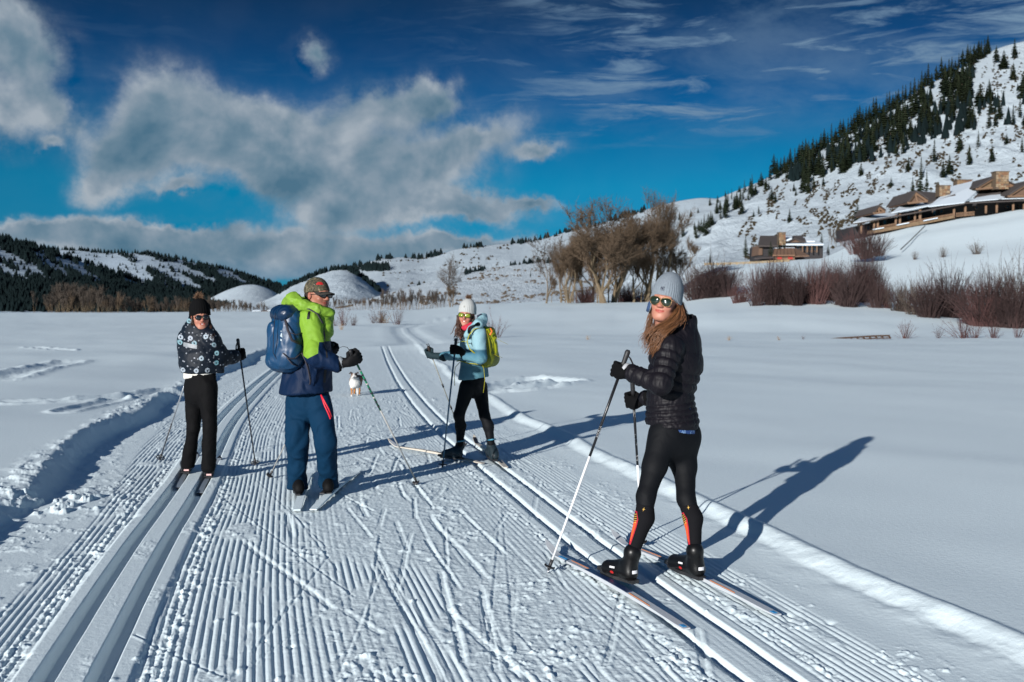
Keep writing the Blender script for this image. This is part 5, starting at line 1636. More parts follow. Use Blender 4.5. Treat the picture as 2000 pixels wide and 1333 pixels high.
def make_body(root, limbs, fr, S, mat_, **kw):
    """whole body as one mesh: slim limbs under the clothes plus the modelled head"""
    pts = np.concatenate([np.array([a, b]) for a, b, _, _ in limbs])
    v = Vol(pts.min(0) - 0.2, pts.max(0) + 0.2, 0.013)
    for a, b, ra, rb in limbs: v.cap(a, b, ra, rb, 0.05)
    v.cap(limbs[0][1], fr(0, -0.03, -0.20), limbs[0][3] * 0.5, 0.052, 0.05)
    V, Q = v.nets(1)
    HV, HQ, bl = head_verts(fr, S, **kw)
    off = np.array(root.location)
    me = mesh_np('body', np.concatenate([V, HV]) - off, np.concatenate([Q, HQ + len(V)]), mat_, True)
    at = me.attributes.new('blush', 'FLOAT', 'POINT')
    at.data.foreach_set('value', np.concatenate([np.zeros(len(V)), bl]).astype(np.float32))
    return obj('body', me, root)

def beanie(root, fr, S, mat_, zcut=0.030, top=0.0, tip=0.0, h=0.004, ribs=46, thick=0.009, tiltb=0.25, name='beanie'):
    v = Vol((-0.14, -0.17, -0.10), (0.14, 0.15, 0.26), h)
    v.ell((0, -0.018, 0.036 + top * 0.5), (0.078 + thick, 0.098 + thick, 0.092 + thick + top * 0.5), k=0.02)
    if tip: v.ell((0.0, -0.035, 0.105 + tip), (0.050, 0.055, 0.055), k=0.06)
    v.ell((0, -0.02, 0.0), (0.080 + thick, 0.100 + thick, 0.070), k=0.02)
    v.cut((0, 0.08, zcut), (0, 0.35 * 0 + tiltb, -1))
    # rolled brim
    V, Q = v.nets(1)
    a = np.arctan2(V[:, 0], V[:, 1] + 0.02); rr = np.cos(a * ribs)
    N = vnormals(V, Q)
    V = V + N * (rr * 0.0013 * np.clip((0.16 - V[:, 2]) / 0.05, 0, 1))[:, None]
    o = obj(name, mesh_np(name, fr.w(V * S) - np.array(root.location), Q, mat_, True), root)
    return o

def pompom(root, c, r, mat_, parent, seed=3, n=420):
    rg = np.random.RandomState(seed)
    mb = MB()
    d = rg.randn(n, 3); d /= np.linalg.norm(d, axis=1, keepdims=True)
    for i in range(n):
        L = r * rg.uniform(0.75, 1.15); s_ = unit(np.cross(d[i], rg.randn(3))) * r * 0.09; t_ = unit(np.cross(d[i], s_)) * r * 0.09
        e = d[i] * L + rg.randn(3) * r * 0.12
        b = d[i] * r * 0.2
        mb.add([b + s_, b - s_, b + t_, e], t=[[0, 1, 3], [1, 2, 3], [2, 0, 3]])
    o = obj('pompom', mb.mesh('pompom', mat_), parent)
    o.location = Vector(np.asarray(c) - np.array(root.location))
    return o

def shades(root, fr, S, lens_mat, frame_mat, kind='aviator', drop=0.0, parent=None):
    """sunglasses: two curved lenses in rims, bridge, temples reaching the ears"""
    e = empty('sunglasses', (0, 0, 0)); e.parent = root
    off = np.array(root.location)
    def curve(x, z):
        return 0.108 - 1.9 * x * x - 0.25 * z * z if kind == 'aviator' else 0.106 - 2.6 * x * x
    fm = MB()
    for s_ in (-1, 1):
        n = 22; th = np.arange(n) * 2 * math.pi / n
        if kind == 'aviator':
            ax = 0.0315 * np.sign(np.cos(th)) * np.abs(np.cos(th)) ** 0.85 * (1 + 0.16 * np.sin(th)); az_ = 0.0235 * np.sign(np.sin(th)) * np.abs(np.sin(th)) ** 0.85 * (1.0 + 0.15 * (np.sin(th) < 0))
            ax = ax + 0.005 * (np.sin(th) < 0) * s_ * 0 
            cx_ = s_ * 0.0335
            xs = cx_ + ax + s_ * 0.004 * np.clip(-np.sin(th), 0, 1); zs = az_ - 0.006
        elif kind == 'wide':
            xs = s_ * 0.034 + 0.0305 * np.sign(np.cos(th)) * np.abs(np.cos(th)) ** 0.7; zs = -0.003 + 0.020 * np.sign(np.sin(th)) * np.abs(np.sin(th)) ** 0.75
        else:
            xs = s_ * 0.033 + 0.026 * np.cos(th); zs = -0.003 + 0.0225 * np.sin(th)
        zs = zs - drop
        ring = np.array([fr.w(np.array([x, curve(x, z), z]) * S) for x, z in zip(xs, zs)])
        rin = np.array([fr.w(np.array([s_ * 0.0335 + (x - s_ * 0.0335) * 0.5, curve(s_ * 0.0335 + (x - s_ * 0.0335) * 0.5, z * 0.5) + 0.0035, z * 0.5]) * S) for x, z in zip(xs, zs)])
        cc = fr.w(np.array([s_ * 0.0335, curve(s_ * 0.0335, 0) + 0.005, -0.004 - drop]) * S)
        lm = MB()
        v = np.concatenate([ring, rin, [cc], ring - fr.f * 0.003]) - off
        q = [[i, (i + 1) % n, n + (i + 1) % n, n + i] for i in range(n)] + [[i, i + 2 * n + 1, (i + 1) % n + 2 * n + 1, (i + 1) % n] for i in range(n)]
        t = [[n + i, n + (i + 1) % n, 2 * n] for i in range(n)]
        lm.add(v, q, t); lm.build('lens', lens_mat, e, True)
        fm.tube(np.concatenate([ring, ring[:1]]) - off, 0.0011 * S if kind == 'aviator' else 0.0026 * S, 5)
        xo = s_ * 0.062
        fm.tube(np.array([fr.w(np.array([xo, curve(xo, 0), 0.006 - drop]) * S), fr.w(np.array([s_ * 0.075, 0.06, 0.004 - drop]) * S), fr.w(np.array([s_ * 0.079, 0.0, 0.0]) * S)]) - off, 0.0016 * S, 5)
    for dz in ((0.006, -0.001) if kind == 'aviator' else (0.004,)):
        fm.tube(np.array([fr.w(np.array([x, curve(0, 0) + 0.002, dz + 0.002 - 40 * x * x * 0.1 - drop]) * S) for x in (-0.009, 0, 0.009)]) - off, 0.0014 * S, 5)
    fm.build('frame', frame_mat, e, True)
    return e

def hair_strands(name, root, guides, mat_, n=90, spread=0.015, r=0.0035, seed=5, curl=0.006, taper=0.3):
    """locks of hair following guide curves"""
    rg = np.random.RandomState(seed); mb = MB()
    off = np.array(root.location)
    for i in range(n):
        g = np.array(guides[rg.randint(len(guides))]); k = len(g)
        t = np.linspace(0, 1, 12); G_ = np.stack([np.interp(t, np.linspace(0, 1, k), g[:, j]) for j in range(3)], 1)
        # round the corners of the guide
        for _ in range(2): G_[1:-1] = (G_[:-2] + 2 * G_[1:-1] + G_[2:]) / 4
        o = rg.randn(3) * spread; o2 = rg.randn(3) * spread * 1.6
        ph = rg.rand() * 6.28; fq = rg.uniform(1.5, 3.2)
        P_ = G_ + o * (0.5 + 0.5 * t)[:, None] + o2 * (t ** 1.5)[:, None]
        P_ = P_ + np.stack([np.sin(t * fq * 6.28 + ph), np.cos(t * fq * 6.28 + ph), 0 * t], 1) * curl * (0.3 + t)[:, None]
        m = int(rg.uniform(0.7, 1.0) * 12) ; m = max(m, 5)
        rr = r * rg.uniform(0.6, 1.3) * (1 - (1 - taper) * t[:m] ** 2)
        mb.tube(P_[:m] - off, rr, 5, flat=0.55)
    return mb.build(name, mat_, root, True)

def glove(root, G_, a, wd, wrist, sgn, mat_, S=1.0, cuff=0.03, name='glove', h=0.0045, pr=0.010):
    """closed glove round a pole: G_ grip centre, a pole axis (up), wd direction wrist -> knuckles, sgn palm side"""
    a = unit(a); wd = unit(np.asarray(wd) - a * np.dot(wd, a)); sd = np.cross(a, wd) * sgn
    g = np.asarray(G_); v = Vol(np.minimum(g, wrist) - 0.11, np.maximum(g, wrist) + 0.11, h)
    R = np.stack([a, wd, sd])
    pc = g - wd * 0.012 * S + sd * (pr + 0.020) * S
    v.ell(pc, np.array([0.043, 0.040, 0.021]) * S, R, k=0.012)
    v.cap(pc - wd * 0.03 * S, wrist, 0.029 * S, 0.034 * S, k=0.02)
    v.cap(wrist, np.asarray(wrist) - unit(g - np.asarray(wrist)) * cuff, 0.036 * S, 0.041 * S, k=0.008)
    fr_ = 0.0108 * S
    for i, (dz, L) in enumerate(((0.033, 0.96), (0.0115, 1.04), (-0.0105, 1.0), (-0.031, 0.86))):
        b = g + a * dz * S
        q0 = b + wd * 0.020 * S + sd * (pr + 0.022) * S
        q1 = b + wd * 0.043 * S * L + sd * (pr + 0.004) * S
        q2 = b + wd * 0.032 * S * L - sd * (pr + 0.014) * S
        q3 = b + wd * 0.002 * S - sd * (pr + 0.015) * S
        v.path([q0, q1, q2, q3], [fr_ * 1.1, fr_ * 1.08, fr_, fr_ * 0.9], k=0.004)
    t0 = g - wd * 0.034 * S + sd * 0.016 * S + a * 0.010 * S
    t1 = g - wd * 0.020 * S - sd * (pr + 0.006) * S + a * 0.034 * S
    t2 = g + wd * 0.008 * S - sd * (pr + 0.014) * S + a * 0.040 * S
    v.path([t0, t1, t2], [0.016 * S, 0.0125 * S, 0.0105 * S], k=0.006)
    return v.build(name, mat_, root, 1)

M_BASKET = mat('basket_plastic', (0.02, 0.02, 0.022), 0.5)
M_GRIP = mat('pole_grip', (0.018, 0.018, 0.020), 0.55)
M_STEEL = mat('steel_tip', (0.45, 0.45, 0.47), 0.3, metal=1.0)

def ski_pole(label, top, tip, segs, group=None, r=0.0085, basket='half', grip_len=0.17, curl=False, strap=None, grip_mat=None):
    """segs: list of (from fraction, to fraction, material) measured from the top"""
    top = np.asarray(top); tip = np.asarray(tip)
    root = empty('ski_pole', tuple(tip), label, 'ski pole', group)
    d = unit(tip - top); L = np.linalg.norm(tip - top)
    at = lambda x: top + d * x - tip
    gm = MB(); ks = [0, 0.012, 0.04, 0.08, 0.12, 0.15, grip_len]
    gm.tube([at(k) for k in ks], [0.010, 0.0165, 0.0150, 0.0138, 0.0145, 0.0135, 0.011], 12)
    gm.build('grip', grip_mat or M_GRIP, root, True)
    for f0, f1, m_ in segs:
        s_ = MB(); a = max(grip_len - 0.01, f0 * L); b = f1 * L
        s_.tube([at(a), at(b)], [r * (1 - 0.3 * f0), r * (1 - 0.3 * f1)], 12, cap=True)
        s_.build('shaft', m_, root, True)
    sd = unit(np.cross(d, [0.3, 1, 0.1])); sf = np.cross(d, sd)
    bp = at(L - 0.045)
    b = MB()
    b.tube([at(L - 0.085), at(L - 0.02)], [0.011, 0.009], 8)
    if basket == 'half':
        n = 12
        ring = [bp + (sd * math.cos(t) + sf * math.sin(t)) * 0.030 + sf * 0.012 for t in np.linspace(-0.5, math.pi + 0.5, n)]
        b.tube(ring, 0.0042, 6)
        b.prism([bp + sf * 0.004 - sd * 0.008] + [bp + (sd * math.cos(t) + sf * math.sin(t)) * 0.026 + sf * 0.010 for t in np.linspace(-0.3, math.pi + 0.3, 7)], d * 0.004)
    else:
        n = 14
        ring = [bp + (sd * math.cos(t) + sf * math.sin(t)) * 0.040 for t in np.arange(n + 1) * 2 * math.pi / n]
        b.tube(ring, 0.005, 6)
        for t in np.arange(6) * math.pi / 3: b.tube([bp, bp + (sd * math.cos(t) + sf * math.sin(t)) * 0.040], 0.004, 5)
    b.build('basket', M_BASKET, root, True)
    t = MB(); t.tube([at(L - 0.022), at(L + 0.015)], [0.005, 0.002], 6); t.build('tip', M_STEEL, root, True)
    if curl:
        c = MB(); c.tube([at(0.0) + sd * 0, at(-0.012) + np.array([-0.02, 0, 0.012]), at(-0.012) + np.array([-0.05, 0, 0.016]), at(0) + np.array([-0.075, 0, 0.008])], [0.009, 0.008, 0.007, 0.005], 8)
        c.build('grip_hook', M_GRIP, root, True)
    if strap is not None:
        pts = [np.asarray(p) - tip for p in strap]
        s_ = MB(); s_.tube(pts, 0.0075, 6, flat=0.3); s_.build('strap', M_GRIP, root, True)
    return root

def ski(label, tail, tip, z0, base_mat, top_mat, decals=(), w=0.046, group=None, binding=None, bz=0.0, roll=0.0, lift=0.06, snowy=None):
    """one cross-country ski from tail to tip (ground points)"""
    tail = np.array([tail[0], tail[1], z0[0]]); tip = np.array([tip[0], tip[1], z0[1]])
    root = empty('ski', tuple(tail), label, 'ski', group)
    d = unit(tip - tail); L = np.linalg.norm(tip - tail); s_ = unit(np.cross(d, [0, 0, 1])); u_ = np.cross(s_, d)
    def surf(t):
        z = 0.035 * math.sin(math.pi * min(max((t - 0.02) / 0.88, 0), 1)) * 0.25
        if t > 0.88: z += lift * ((t - 0.88) / 0.12) ** 1.5
        ww = w * (1.0 - 0.06 * math.sin(math.pi * t)) * (1 if t < 0.95 else max(0.15, 1 - ((t - 0.95) / 0.05) ** 2))
        if t < 0.015: ww *= 0.85
        th = 0.008 + 0.014 * math.sin(math.pi * min(1, max(0, t / 0.9)))
        return z, ww, th
    ts = np.concatenate([np.linspace(0, 0.86, 20), np.linspace(0.875, 1, 14)])
    def strip(t0, t1, name, m_, parent, wf=1.0, lo=0.0, hi=1.0, up=0.0, cxo=0.0):
        tt = ts[(ts > t0) & (ts < t1)]; tt = np.concatenate([[t0], tt, [t1]])
        v = []; q = []
        for t in tt:
            z, ww, th = surf(t); ww *= wf * 0.5
            c = d * (t * L) + s_ * cxo * w
            for a, b in ((-1, lo), (1, lo), (1, hi), (-1, hi)):
                v.append(c + s_ * a * ww + u_ * (z + b * th + (up if b == hi else 0)))
        n = len(tt)
        for i in range(n - 1):
            for j in range(4): q.append([i * 4 + j, i * 4 + (j + 1) % 4, i * 4 + 4 + (j + 1) % 4, i * 4 + 4 + j])
        q += [[0, 3, 2, 1], [(n - 1) * 4 + j for j in range(4)]]
        b_ = MB(); b_.add(v, q); return b_.build(name, m_, parent)
    o = strip(0, 1, 'ski_body', base_mat, root, 1.0, 0.0, 0.92)
    for (t0, t1, m_, wf, cxo) in decals:
        strip(t0, t1, 'top_stripe', m_, root, wf, 0.90, 1.0, 0.0012, cxo)
    if binding is not None:
        bt = np.asarray(binding)   # toe, heel world points
        f = lambda p: p - tail
        toe, heel = f(bt[0]), f(bt[1]); bd = unit(heel - toe)
        zz = surf(0.45); zt = zz[0] + zz[2]
        bm_ = MB()
        mid = (toe + heel) / 2
        R = np.stack([s_, d, u_], 1)
        bm_.box(np.array([mid[0], mid[1], zt + 0.004]), (0.038, np.linalg.norm(toe - heel) * 1.05, 0.009), R)
        bm_.box(np.array([toe[0], toe[1], zt + 0.012]) - bd * 0.015, (0.040, 0.055, 0.022), R, 0, 0.8)
        bm_.build('binding', M_BASKET, root)
    return root

# ------------------------------------------------------------------ people
Z3 = np.array([0, 0, 1.0])
M_SKIN1 = skin_material('skin_fair', (0.42, 0.185, 0.125), (0.34, 0.065, 0.050))
M_SKIN2 = skin_material('skin_tan', (0.34, 0.145, 0.092), (0.30, 0.065, 0.045))
def cloth(name, col, rough=0.7, var=0.10, sheen=0.0, scale=9.0, bs=0.25, spec=0.3):
    return mat(name, col, rough, var, scale, bs, 0.0012, 160.0, spec=spec)

def boot(root, heel, toe, ank, mat_, S=1.0, sole=None, h=0.0055, zs=0.042):
    heel = np.array(heel, dtype=float); toe = np.array(toe, dtype=float); ank = np.array(ank, dtype=float)
    heel[2] = toe[2] = zs
    d = unit(toe - heel)
    v = Vol(np.minimum(np.minimum(heel, toe), ank) - 0.1, np.maximum(np.maximum(heel, toe), ank) + 0.12, h)
    v.cap(heel + d * 0.042 + Z3 * 0.036, toe - d * 0.050 + Z3 * 0.030, 0.038 * S, 0.043 * S, k=0.02)
    v.cap(heel + d * 0.085 + Z3 * 0.080, toe - d * 0.055 + Z3 * 0.036, 0.040 * S, 0.033 * S, k=0.03)
    v.cap(heel + d * 0.052 + Z3 * 0.055, ank + Z3 * 0.004, 0.043 * S, 0.045 * S, k=0.03)
    v.cap(ank - Z3 * 0.002, ank + Z3 * 0.002, 0.049 * S, 0.049 * S, k=0.006)
    v.cut(heel - Z3 * 0.0, -Z3)
    o = v.build('boot', mat_, root, 1)
    sb = MB(); s_ = unit(np.cross(d, Z3)); n = 9
    L = np.linalg.norm(toe - heel)
    top = []
    for t in np.linspace(0, 1, n):
        wd = 0.036 * math.sin(math.pi * min(1, 0.20 + 0.72 * t)) ** 0.5 * (0.9 + 0.3 * (t > 0.4))
        top.append((heel + d * (t * (L + 0.008) - 0.004), wd * S))
    poly = [c + s_ * w_ for c, w_ in top] + [c - s_ * w_ for c, w_ in top[::-1]]
    off = np.array(root.location)
    sb.prism([p - off - Z3 * 0.008 for p in poly], Z3 * 0.020); so = sb.build('sole', sole or M_BASKET, o)
    # lacing across the instep
    lb = MB()
    for t in (0.30, 0.38, 0.46, 0.54):
        c = heel + d * L * (0.33 + t * 0.55) + Z3 * (0.126 - 0.10 * t)
        lb.tube([c - s_ * 0.026 - Z3 * .010 - off, c + Z3 * 0.0035 - off, c + s_ * 0.026 - Z3 * .010 - off], 0.0032, 5)
    lb.build('laces', mat('boot_laces', (0.10, 0.10, 0.11), 0.7), o)
    return o

# ============ woman in the black puffer jacket ================================
FW = empty('person', tuple(G(1280, 1135)), 'woman in black quilted jacket, grey beanie and aviator sunglasses, standing nearest on the right', 'person')
rt = FW
YF = 5.87
M_PUFF = cloth('black_puffer_nylon', (0.0062, 0.0052, 0.0078), 0.55, 0.2, spec=0.2)
M_LEG = cloth('black_leggings', (0.0034, 0.0040, 0.0055), 0.7, spec=0.16)
M_SLEEVE = cloth('calf_sleeve_knit', (0.0060, 0.0060, 0.0075), 0.85, spec=0.12)
M_GLOVEB = cloth('black_glove_fleece', (0.0035, 0.0035, 0.004), 0.9, spec=0.12)
M_BOOTB = mat('black_boot_shell', (0.005, 0.005, 0.0055), 0.36, 0.15, 20, 0.2, 0.001, spec=0.3)
tf = unit(V3(-0.93, 0.36, 0)); tr_ = unit(V3(tf[1], -tf[0], 0))
hemP, waiP, cheP, uppP, necP = P(1314, 826, YF), P(1309, 775, YF), P(1320, 712, YF), P(1327, 677, YF), P(1331, 652, YF)
shL, elL, wrL = P(1309, 680, 5.70), P(1291, 751, 5.60), P(1236, 730, 5.71)
shR, elR, wrR = P(1345, 684, 6.03), P(1318, 770, 6.12), P(1262, 778, 6.10)
hipL, knL, anL = P(1297, 852, 5.78), P(1263, 972, 5.62), P(1237, 1084, 5.55)
hipR, knR, anR = P(1335, 852, 5.94), P(1342, 976, 5.74), P(1360, 1080, 5.62)
pel = (hipL + hipR) / 2
frF = Frame(P(1299, 590, 5.80), unit(V3(-0.42, -0.90, -0.13)), unit(V3(0.19, 0.02, 0.98)))
SFW = 0.98
make_body(rt, [(waiP, cheP, 0.10, 0.11), (pel, waiP, 0.10, 0.10), (hipL, knL, 0.07, 0.034), (knL, anL, 0.034, 0.026), (hipR, knR, 0.07, 0.034), (knR, anR, 0.034, 0.026),
               (cheP, shL, 0.08, 0.05), (shL, elL, 0.045, 0.038), (elL, wrL, 0.036, 0.026), (cheP, shR, 0.08, 0.05), (shR, elR, 0.045, 0.038), (elR, wrR, 0.036, 0.026)],
          frF, SFW, M_SKIN1, h=0.0026, smile=0.75)
def torso(v, prof, f, k=0.04, quilts=None):
    """prof: list of (point, half width, half depth)"""
    for i in range(len(prof) - 1):
        (a, wa, da), (b, wb, db) = prof[i], prof[i + 1]
        q = (wa + wb) / (da + db)
        v.cap(a, b, wa, wb, k=k, flat=f, q=q, quilt=None if not quilts else quilts[i])
# leggings
v = Vol(np.minimum(np.minimum(anL, anR), knL) - 0.14, np.maximum(hipL, hipR) + V3(0.2, 0.2, 0.16), 0.006)
torso(v, [(pel - Z3 * 0.02, 0.160, 0.130), (pel + Z3 * 0.07, 0.150, 0.120)], tf)
v.ell(P(1345, 852, 5.88), (0.075, 0.10, 0.085), k=0.06)
for a, b, c in ((hipL, knL, anL), (hipR, knR, anR)):
    mid = b * 0.62 + c * 0.38 - tf * 0.022
    v.cap(a, a * 0.5 + b * 0.5, 0.091, 0.069, k=0.05).cap(a * 0.5 + b * 0.5, b, 0.069, 0.051, k=0.03)
    v.cap(b, mid, 0.050, 0.049, k=0.03).cap(mid, c, 0.048, 0.033, k=0.03)
legg = v.build('leggings', M_LEG, rt, 1, wrinkle(0.0016, 14, 3))
for a, b in ((knL, anL), (knR, anR)):
    v = Vol(np.minimum(a, b) - 0.12, np.maximum(a, b) + 0.12, 0.005)
    t0 = a * 0.84 + b * 0.16; t1 = b + (b - a) * 0.02; mid = a * 0.62 + b * 0.38 - tf * 0.022
    v.cap(a, mid, 0.053, 0.0515, k=0.03).cap(mid, b, 0.0505, 0.036, k=0.03)
    ax_ = unit(b - a)
    v.cut(t0, -ax_).cut(t1, ax_)
    slv = v.build('calf_sleeve', M_SLEEVE, rt, 1)
    # red and orange chevron panel on the outer shin
    mo = a * 0.5 + b * 0.5
    upv = -ax_; view = unit(V3(-0.62, -0.78, 0)); rg_ = unit(np.cross(view, upv)) * -1
    c0 = a * 0.66 + b * 0.34 + rg_ * 0
    rg_ = unit(np.cross(upv, view)) 
    red = mat('sleeve_red', (0.42, 0.012, 0.03), 0.7); ora = mat('sleeve_orange', (0.75, 0.095, 0.02), 0.7); yel = mat('sleeve_yellow', (0.55, 0.33, 0.06), 0.7)
    Pc = lambda o_, pts, m_, off: decal('chevron_panel', slv, o_, rg_, upv, pts, m_, rt, off, 0.008, view)
    Pc(c0, [(-0.030, 0.030), (-0.004, 0.030), (0.016, -0.010), (-0.002, -0.160), (-0.014, -0.160), (-0.030, -0.05)], red, 0.0015)
    Pc(c0, [(-0.026, -0.044), (0.000, -0.024), (0.006, -0.034), (-0.006, -0.140), (-0.011, -0.140), (-0.024, -0.06)], ora, 0.003)
    Pc(c0, [(-0.030, 0.022), (-0.006, 0.022), (0.010, -0.009), (0.000, -0.022), (-0.028, -0.040)], M_SLEEVE, 0.003)
    for i in range(5):
        z_ = 0.018 - i * 0.0115
        Pc(c0, [(-0.027, z_ - 0.008), (-0.003 + min(i, 2) * 0.004, z_ + 0.001), (0.000 + min(i, 2) * 0.004, z_ - 0.0025), (-0.027, z_ - 0.0125)], yel, 0.0045)
    st = c0 + rg_ * 0.032 + upv * 0.050
    Pc(st, [(0.008 * math.cos(t) * (1 if i % 2 == 0 else 0.35), 0.008 * math.sin(t) * (1.6 if i % 2 == 0 else 0.35)) for i, t in enumerate(np.linspace(0, 2 * math.pi, 9)[:-1])], yel, 0.0015)
# shirt hem under the jacket
v = Vol(hemP - 0.28, hemP + 0.25, 0.006)
torso(v, [(hemP - Z3 * 0.06, 0.172, 0.148), (hemP + Z3 * 0.04, 0.16, 0.14)], tf)
v.cut(hemP - Z3 * 0.030 , unit(V3(-0.22, 0.05, -1)))
m_, nt = new_mat('blue_patterned_shirt')
co = nt.add('ShaderNodeTexCoord').outputs['Object']
vo = nt.add('ShaderNodeTexVoronoi', ins={'Vector': nt.v('MULTIPLY', co, (1, 1, 0.35)), 'Scale': 120.0}).outputs['Distance']
finish(nt, nt.ramp(vo, [(0.30, (0.18, 0.30, 0.48)), (0.45, (0.012, 0.045, 0.16))]), 0.8)
v.build('shirt', m_, rt, 1)
# quilted jacket
lo = np.minimum(np.minimum(wrL, wrR), hemP) - 0.24; hi = np.maximum(np.maximum(shL, shR), necP) + 0.18
v = Vol(lo, hi, 0.0052)
q1 = (0.034, 0.011, 0.0); q2 = (0.056, 0.018, 0.1)
torso(v, [(hemP - Z3 * 0.02, 0.178, 0.158), (waiP, 0.150, 0.132)], tf, 0.02, [q1])
torso(v, [(waiP, 0.150, 0.132), (cheP, 0.182, 0.146), (uppP, 0.172, 0.118)], tf, 0.02, [q2, q2])
v.cap(uppP, necP, 0.130, 0.074, 0.03, tf, 1.25)
v.cap(uppP, shL, 0.100, 0.076, 0.03).cap(uppP, shR, 0.100, 0.076, 0.03)
v.cap(shL, elL, 0.073, 0.054, 0.014, quilt=(0.050, 0.015, 0.2)).cap(elL, wrL, 0.056, 0.050, 0.035, quilt=(0.062, 0.007, 0.3))
v.cap(shR, elR, 0.071, 0.060, 0.018, quilt=(0.050, 0.013, 0.2)).cap(elR, wrR, 0.060, 0.045, 0.02, quilt=(0.062, 0.008, 0.3))
v.cap(necP, necP + V3(0.016, -0.01, 0.068), 0.080, 0.072, 0.02, quilt=(0.04, 0.006, 0))
v.cap(necP + V3(0.004, -0.012, 0.03), necP + V3(0.006, -0.02, 0.12), 0.058, 0.068, 0.004, op='sub')
v.cut(hemP - Z3 * 0.022, unit(V3(-0.10, 0.0, -1)))
jk = v.build('jacket', M_PUFF, rt, 1, wrinkle(0.0055, 30, 5, (1, 1, 0.4)))
# stitched side seam and shoulder piping
sm = mat('jacket_seam', (0.03, 0.03, 0.034), 0.6)
# elastic cuffs and pale watch band
cm = MB(); e_ = unit(wrL - elL); cm.tube([wrL + e_ * 0.036 - np.array(rt.location), wrL + e_ * 0.054 - np.array(rt.location)], [0.0475, 0.0465], 18); cm.build('cuff_band', mat('pale_cuff', (0.42, 0.43, 0.45), 0.6), rt, True)
# boots
G1 = lambda x, y: G(x, y, 0.04)
bL = boot(rt, G1(1243, 1143), G1(1180, 1121), anL, M_BOOTB, 1.02)
bR = boot(rt, G1(1374, 1136), G1(1312, 1109), anR, M_BOOTB, 1.02)
whp = mat('white_print', (0.7, 0.7, 0.72), 0.5); rdp = mat('red_print', (0.40, 0.012, 0.012), 0.6)
for b_, hp, tp in ((bL, G1(1243, 1143), G1(1180, 1121)), (bR, G1(1374, 1136), G1(1312, 1109))):
    d = unit(tp - hp); sd = unit(np.cross(d, Z3)); side = -sd if sd[1] > 0 else sd
    if side[1] > 0: side = -side
    c = hp + d * 0.15 + Z3 * 0.055
    rg_ = -d if np.dot(np.cross(-d, Z3), side) > 0 else d
    decal('logo_patch', b_, c, rg_, Z3, [(-0.022, 0.0), (0.022, 0.004), (0.022, 0.014), (-0.022, 0.010)], whp, rt, 0.002, 0.008, side)
    decal('logo_patch', b_, c + Z3 * -0.022, rg_, Z3, [(-0.016, 0.0), (-0.008, -0.007), (0.008, -0.007), (0.016, 0.0), (0.008, 0.008), (-0.008, 0.008)], rdp, rt, 0.002, 0.008, side)
    hk = hp + Z3 * 0.05; dd = unit(-d + side * 0.8)
    decal('heel_patch', b_, hk, unit(np.cross(Z3, dd)), Z3, [(-0.018, 0), (0.018, 0), (0.018, 0.018), (-0.018, 0.018)], whp, rt, 0.002, 0.008, dd)
# head wear
m_, nt = new_mat('grey_marl_knit')
co = nt.add('ShaderNodeTexCoord').outputs['Object']
n1 = nt.noise(nt.v('MULTIPLY', co, (1, 1, 0.4)), 170, 3, 0.7); n2 = nt.noise(co, 12, 3)
finish(nt, nt.mix(n1, (0.085, 0.105, 0.13), (0.26, 0.30, 0.335)), 0.9, n1, 0.5, 0.002)
M_KNITG = m_
hat = beanie(rt, frF, SFW, M_KNITG, zcut=0.028, top=0.022, tip=0.016, tiltb=0.36, ribs=44, thick=0.012)
M_INK = mat('dark_embroidery', (0.015, 0.018, 0.04), 0.8)
hc = frF(0.006, 0.10, 0.072)
vw = unit(frF.f * 1.0 + frF.u * 0.25)
ring = [(0.0125 * math.cos(t), 0.0125 * math.sin(t)) for t in np.linspace(0, 2 * math.pi, 19)[:-1]]
rx_ = -frF.r
# emblem: ring with a small figure and a base bar
def emblem_piece(pts): decal('embroidered_emblem', hat, hc, rx_, frF.u, pts, M_INK, rt, 0.0018, 0.006, vw)
for k in range(3):
    t0, t1 = [(0.2, 1.9), (2.2, 3.9), (4.2, 6.0)][k]
    tt = np.linspace(t0, t1, 9)
    emblem_piece([(0.0128 * math.cos(t), 0.0128 * math.sin(t)) for t in tt] + [(0.0108 * math.cos(t), 0.0108 * math.sin(t)) for t in tt[::-1]])
emblem_piece([(-0.003, -0.008), (0.002, -0.008), (0.004, 0.0), (0.0085, 0.004), (0.0065, 0.0085), (0.003, 0.004), (-0.003, 0.007), (-0.006, 0.001), (-0.003, -0.002)])
emblem_piece([(-0.009, -0.0125), (0.009, -0.0125), (0.009, -0.0105), (-0.009, -0.0105)])
M_GOLD = mat('gold_wire', (0.34, 0.21, 0.10), 0.35, metal=1.0)
M_LENSG = mat('green_sun_lens', (0.012, 0.020, 0.008), 0.06, 0.2, spec=0.8, coat=0.5)
M_LENSB = mat('black_sun_lens', (0.006, 0.006, 0.008), 0.06, spec=0.8, coat=0.5)
shades(rt, frF, SFW, M_LENSG, M_GOLD, 'aviator')
m_, nt = new_mat('auburn_hair')
co = nt.add('ShaderNodeTexCoord').outputs['Object']
n1 = nt.noise(nt.v('MULTIPLY', co, (1, 1, 0.35)), 60, 4, 0.7)
finish(nt, nt.mix(n1, (0.055, 0.020, 0.009), (0.26, 0.115, 0.045)), 0.45, n1, 0.3, 0.002)
M_HAIRA = m_
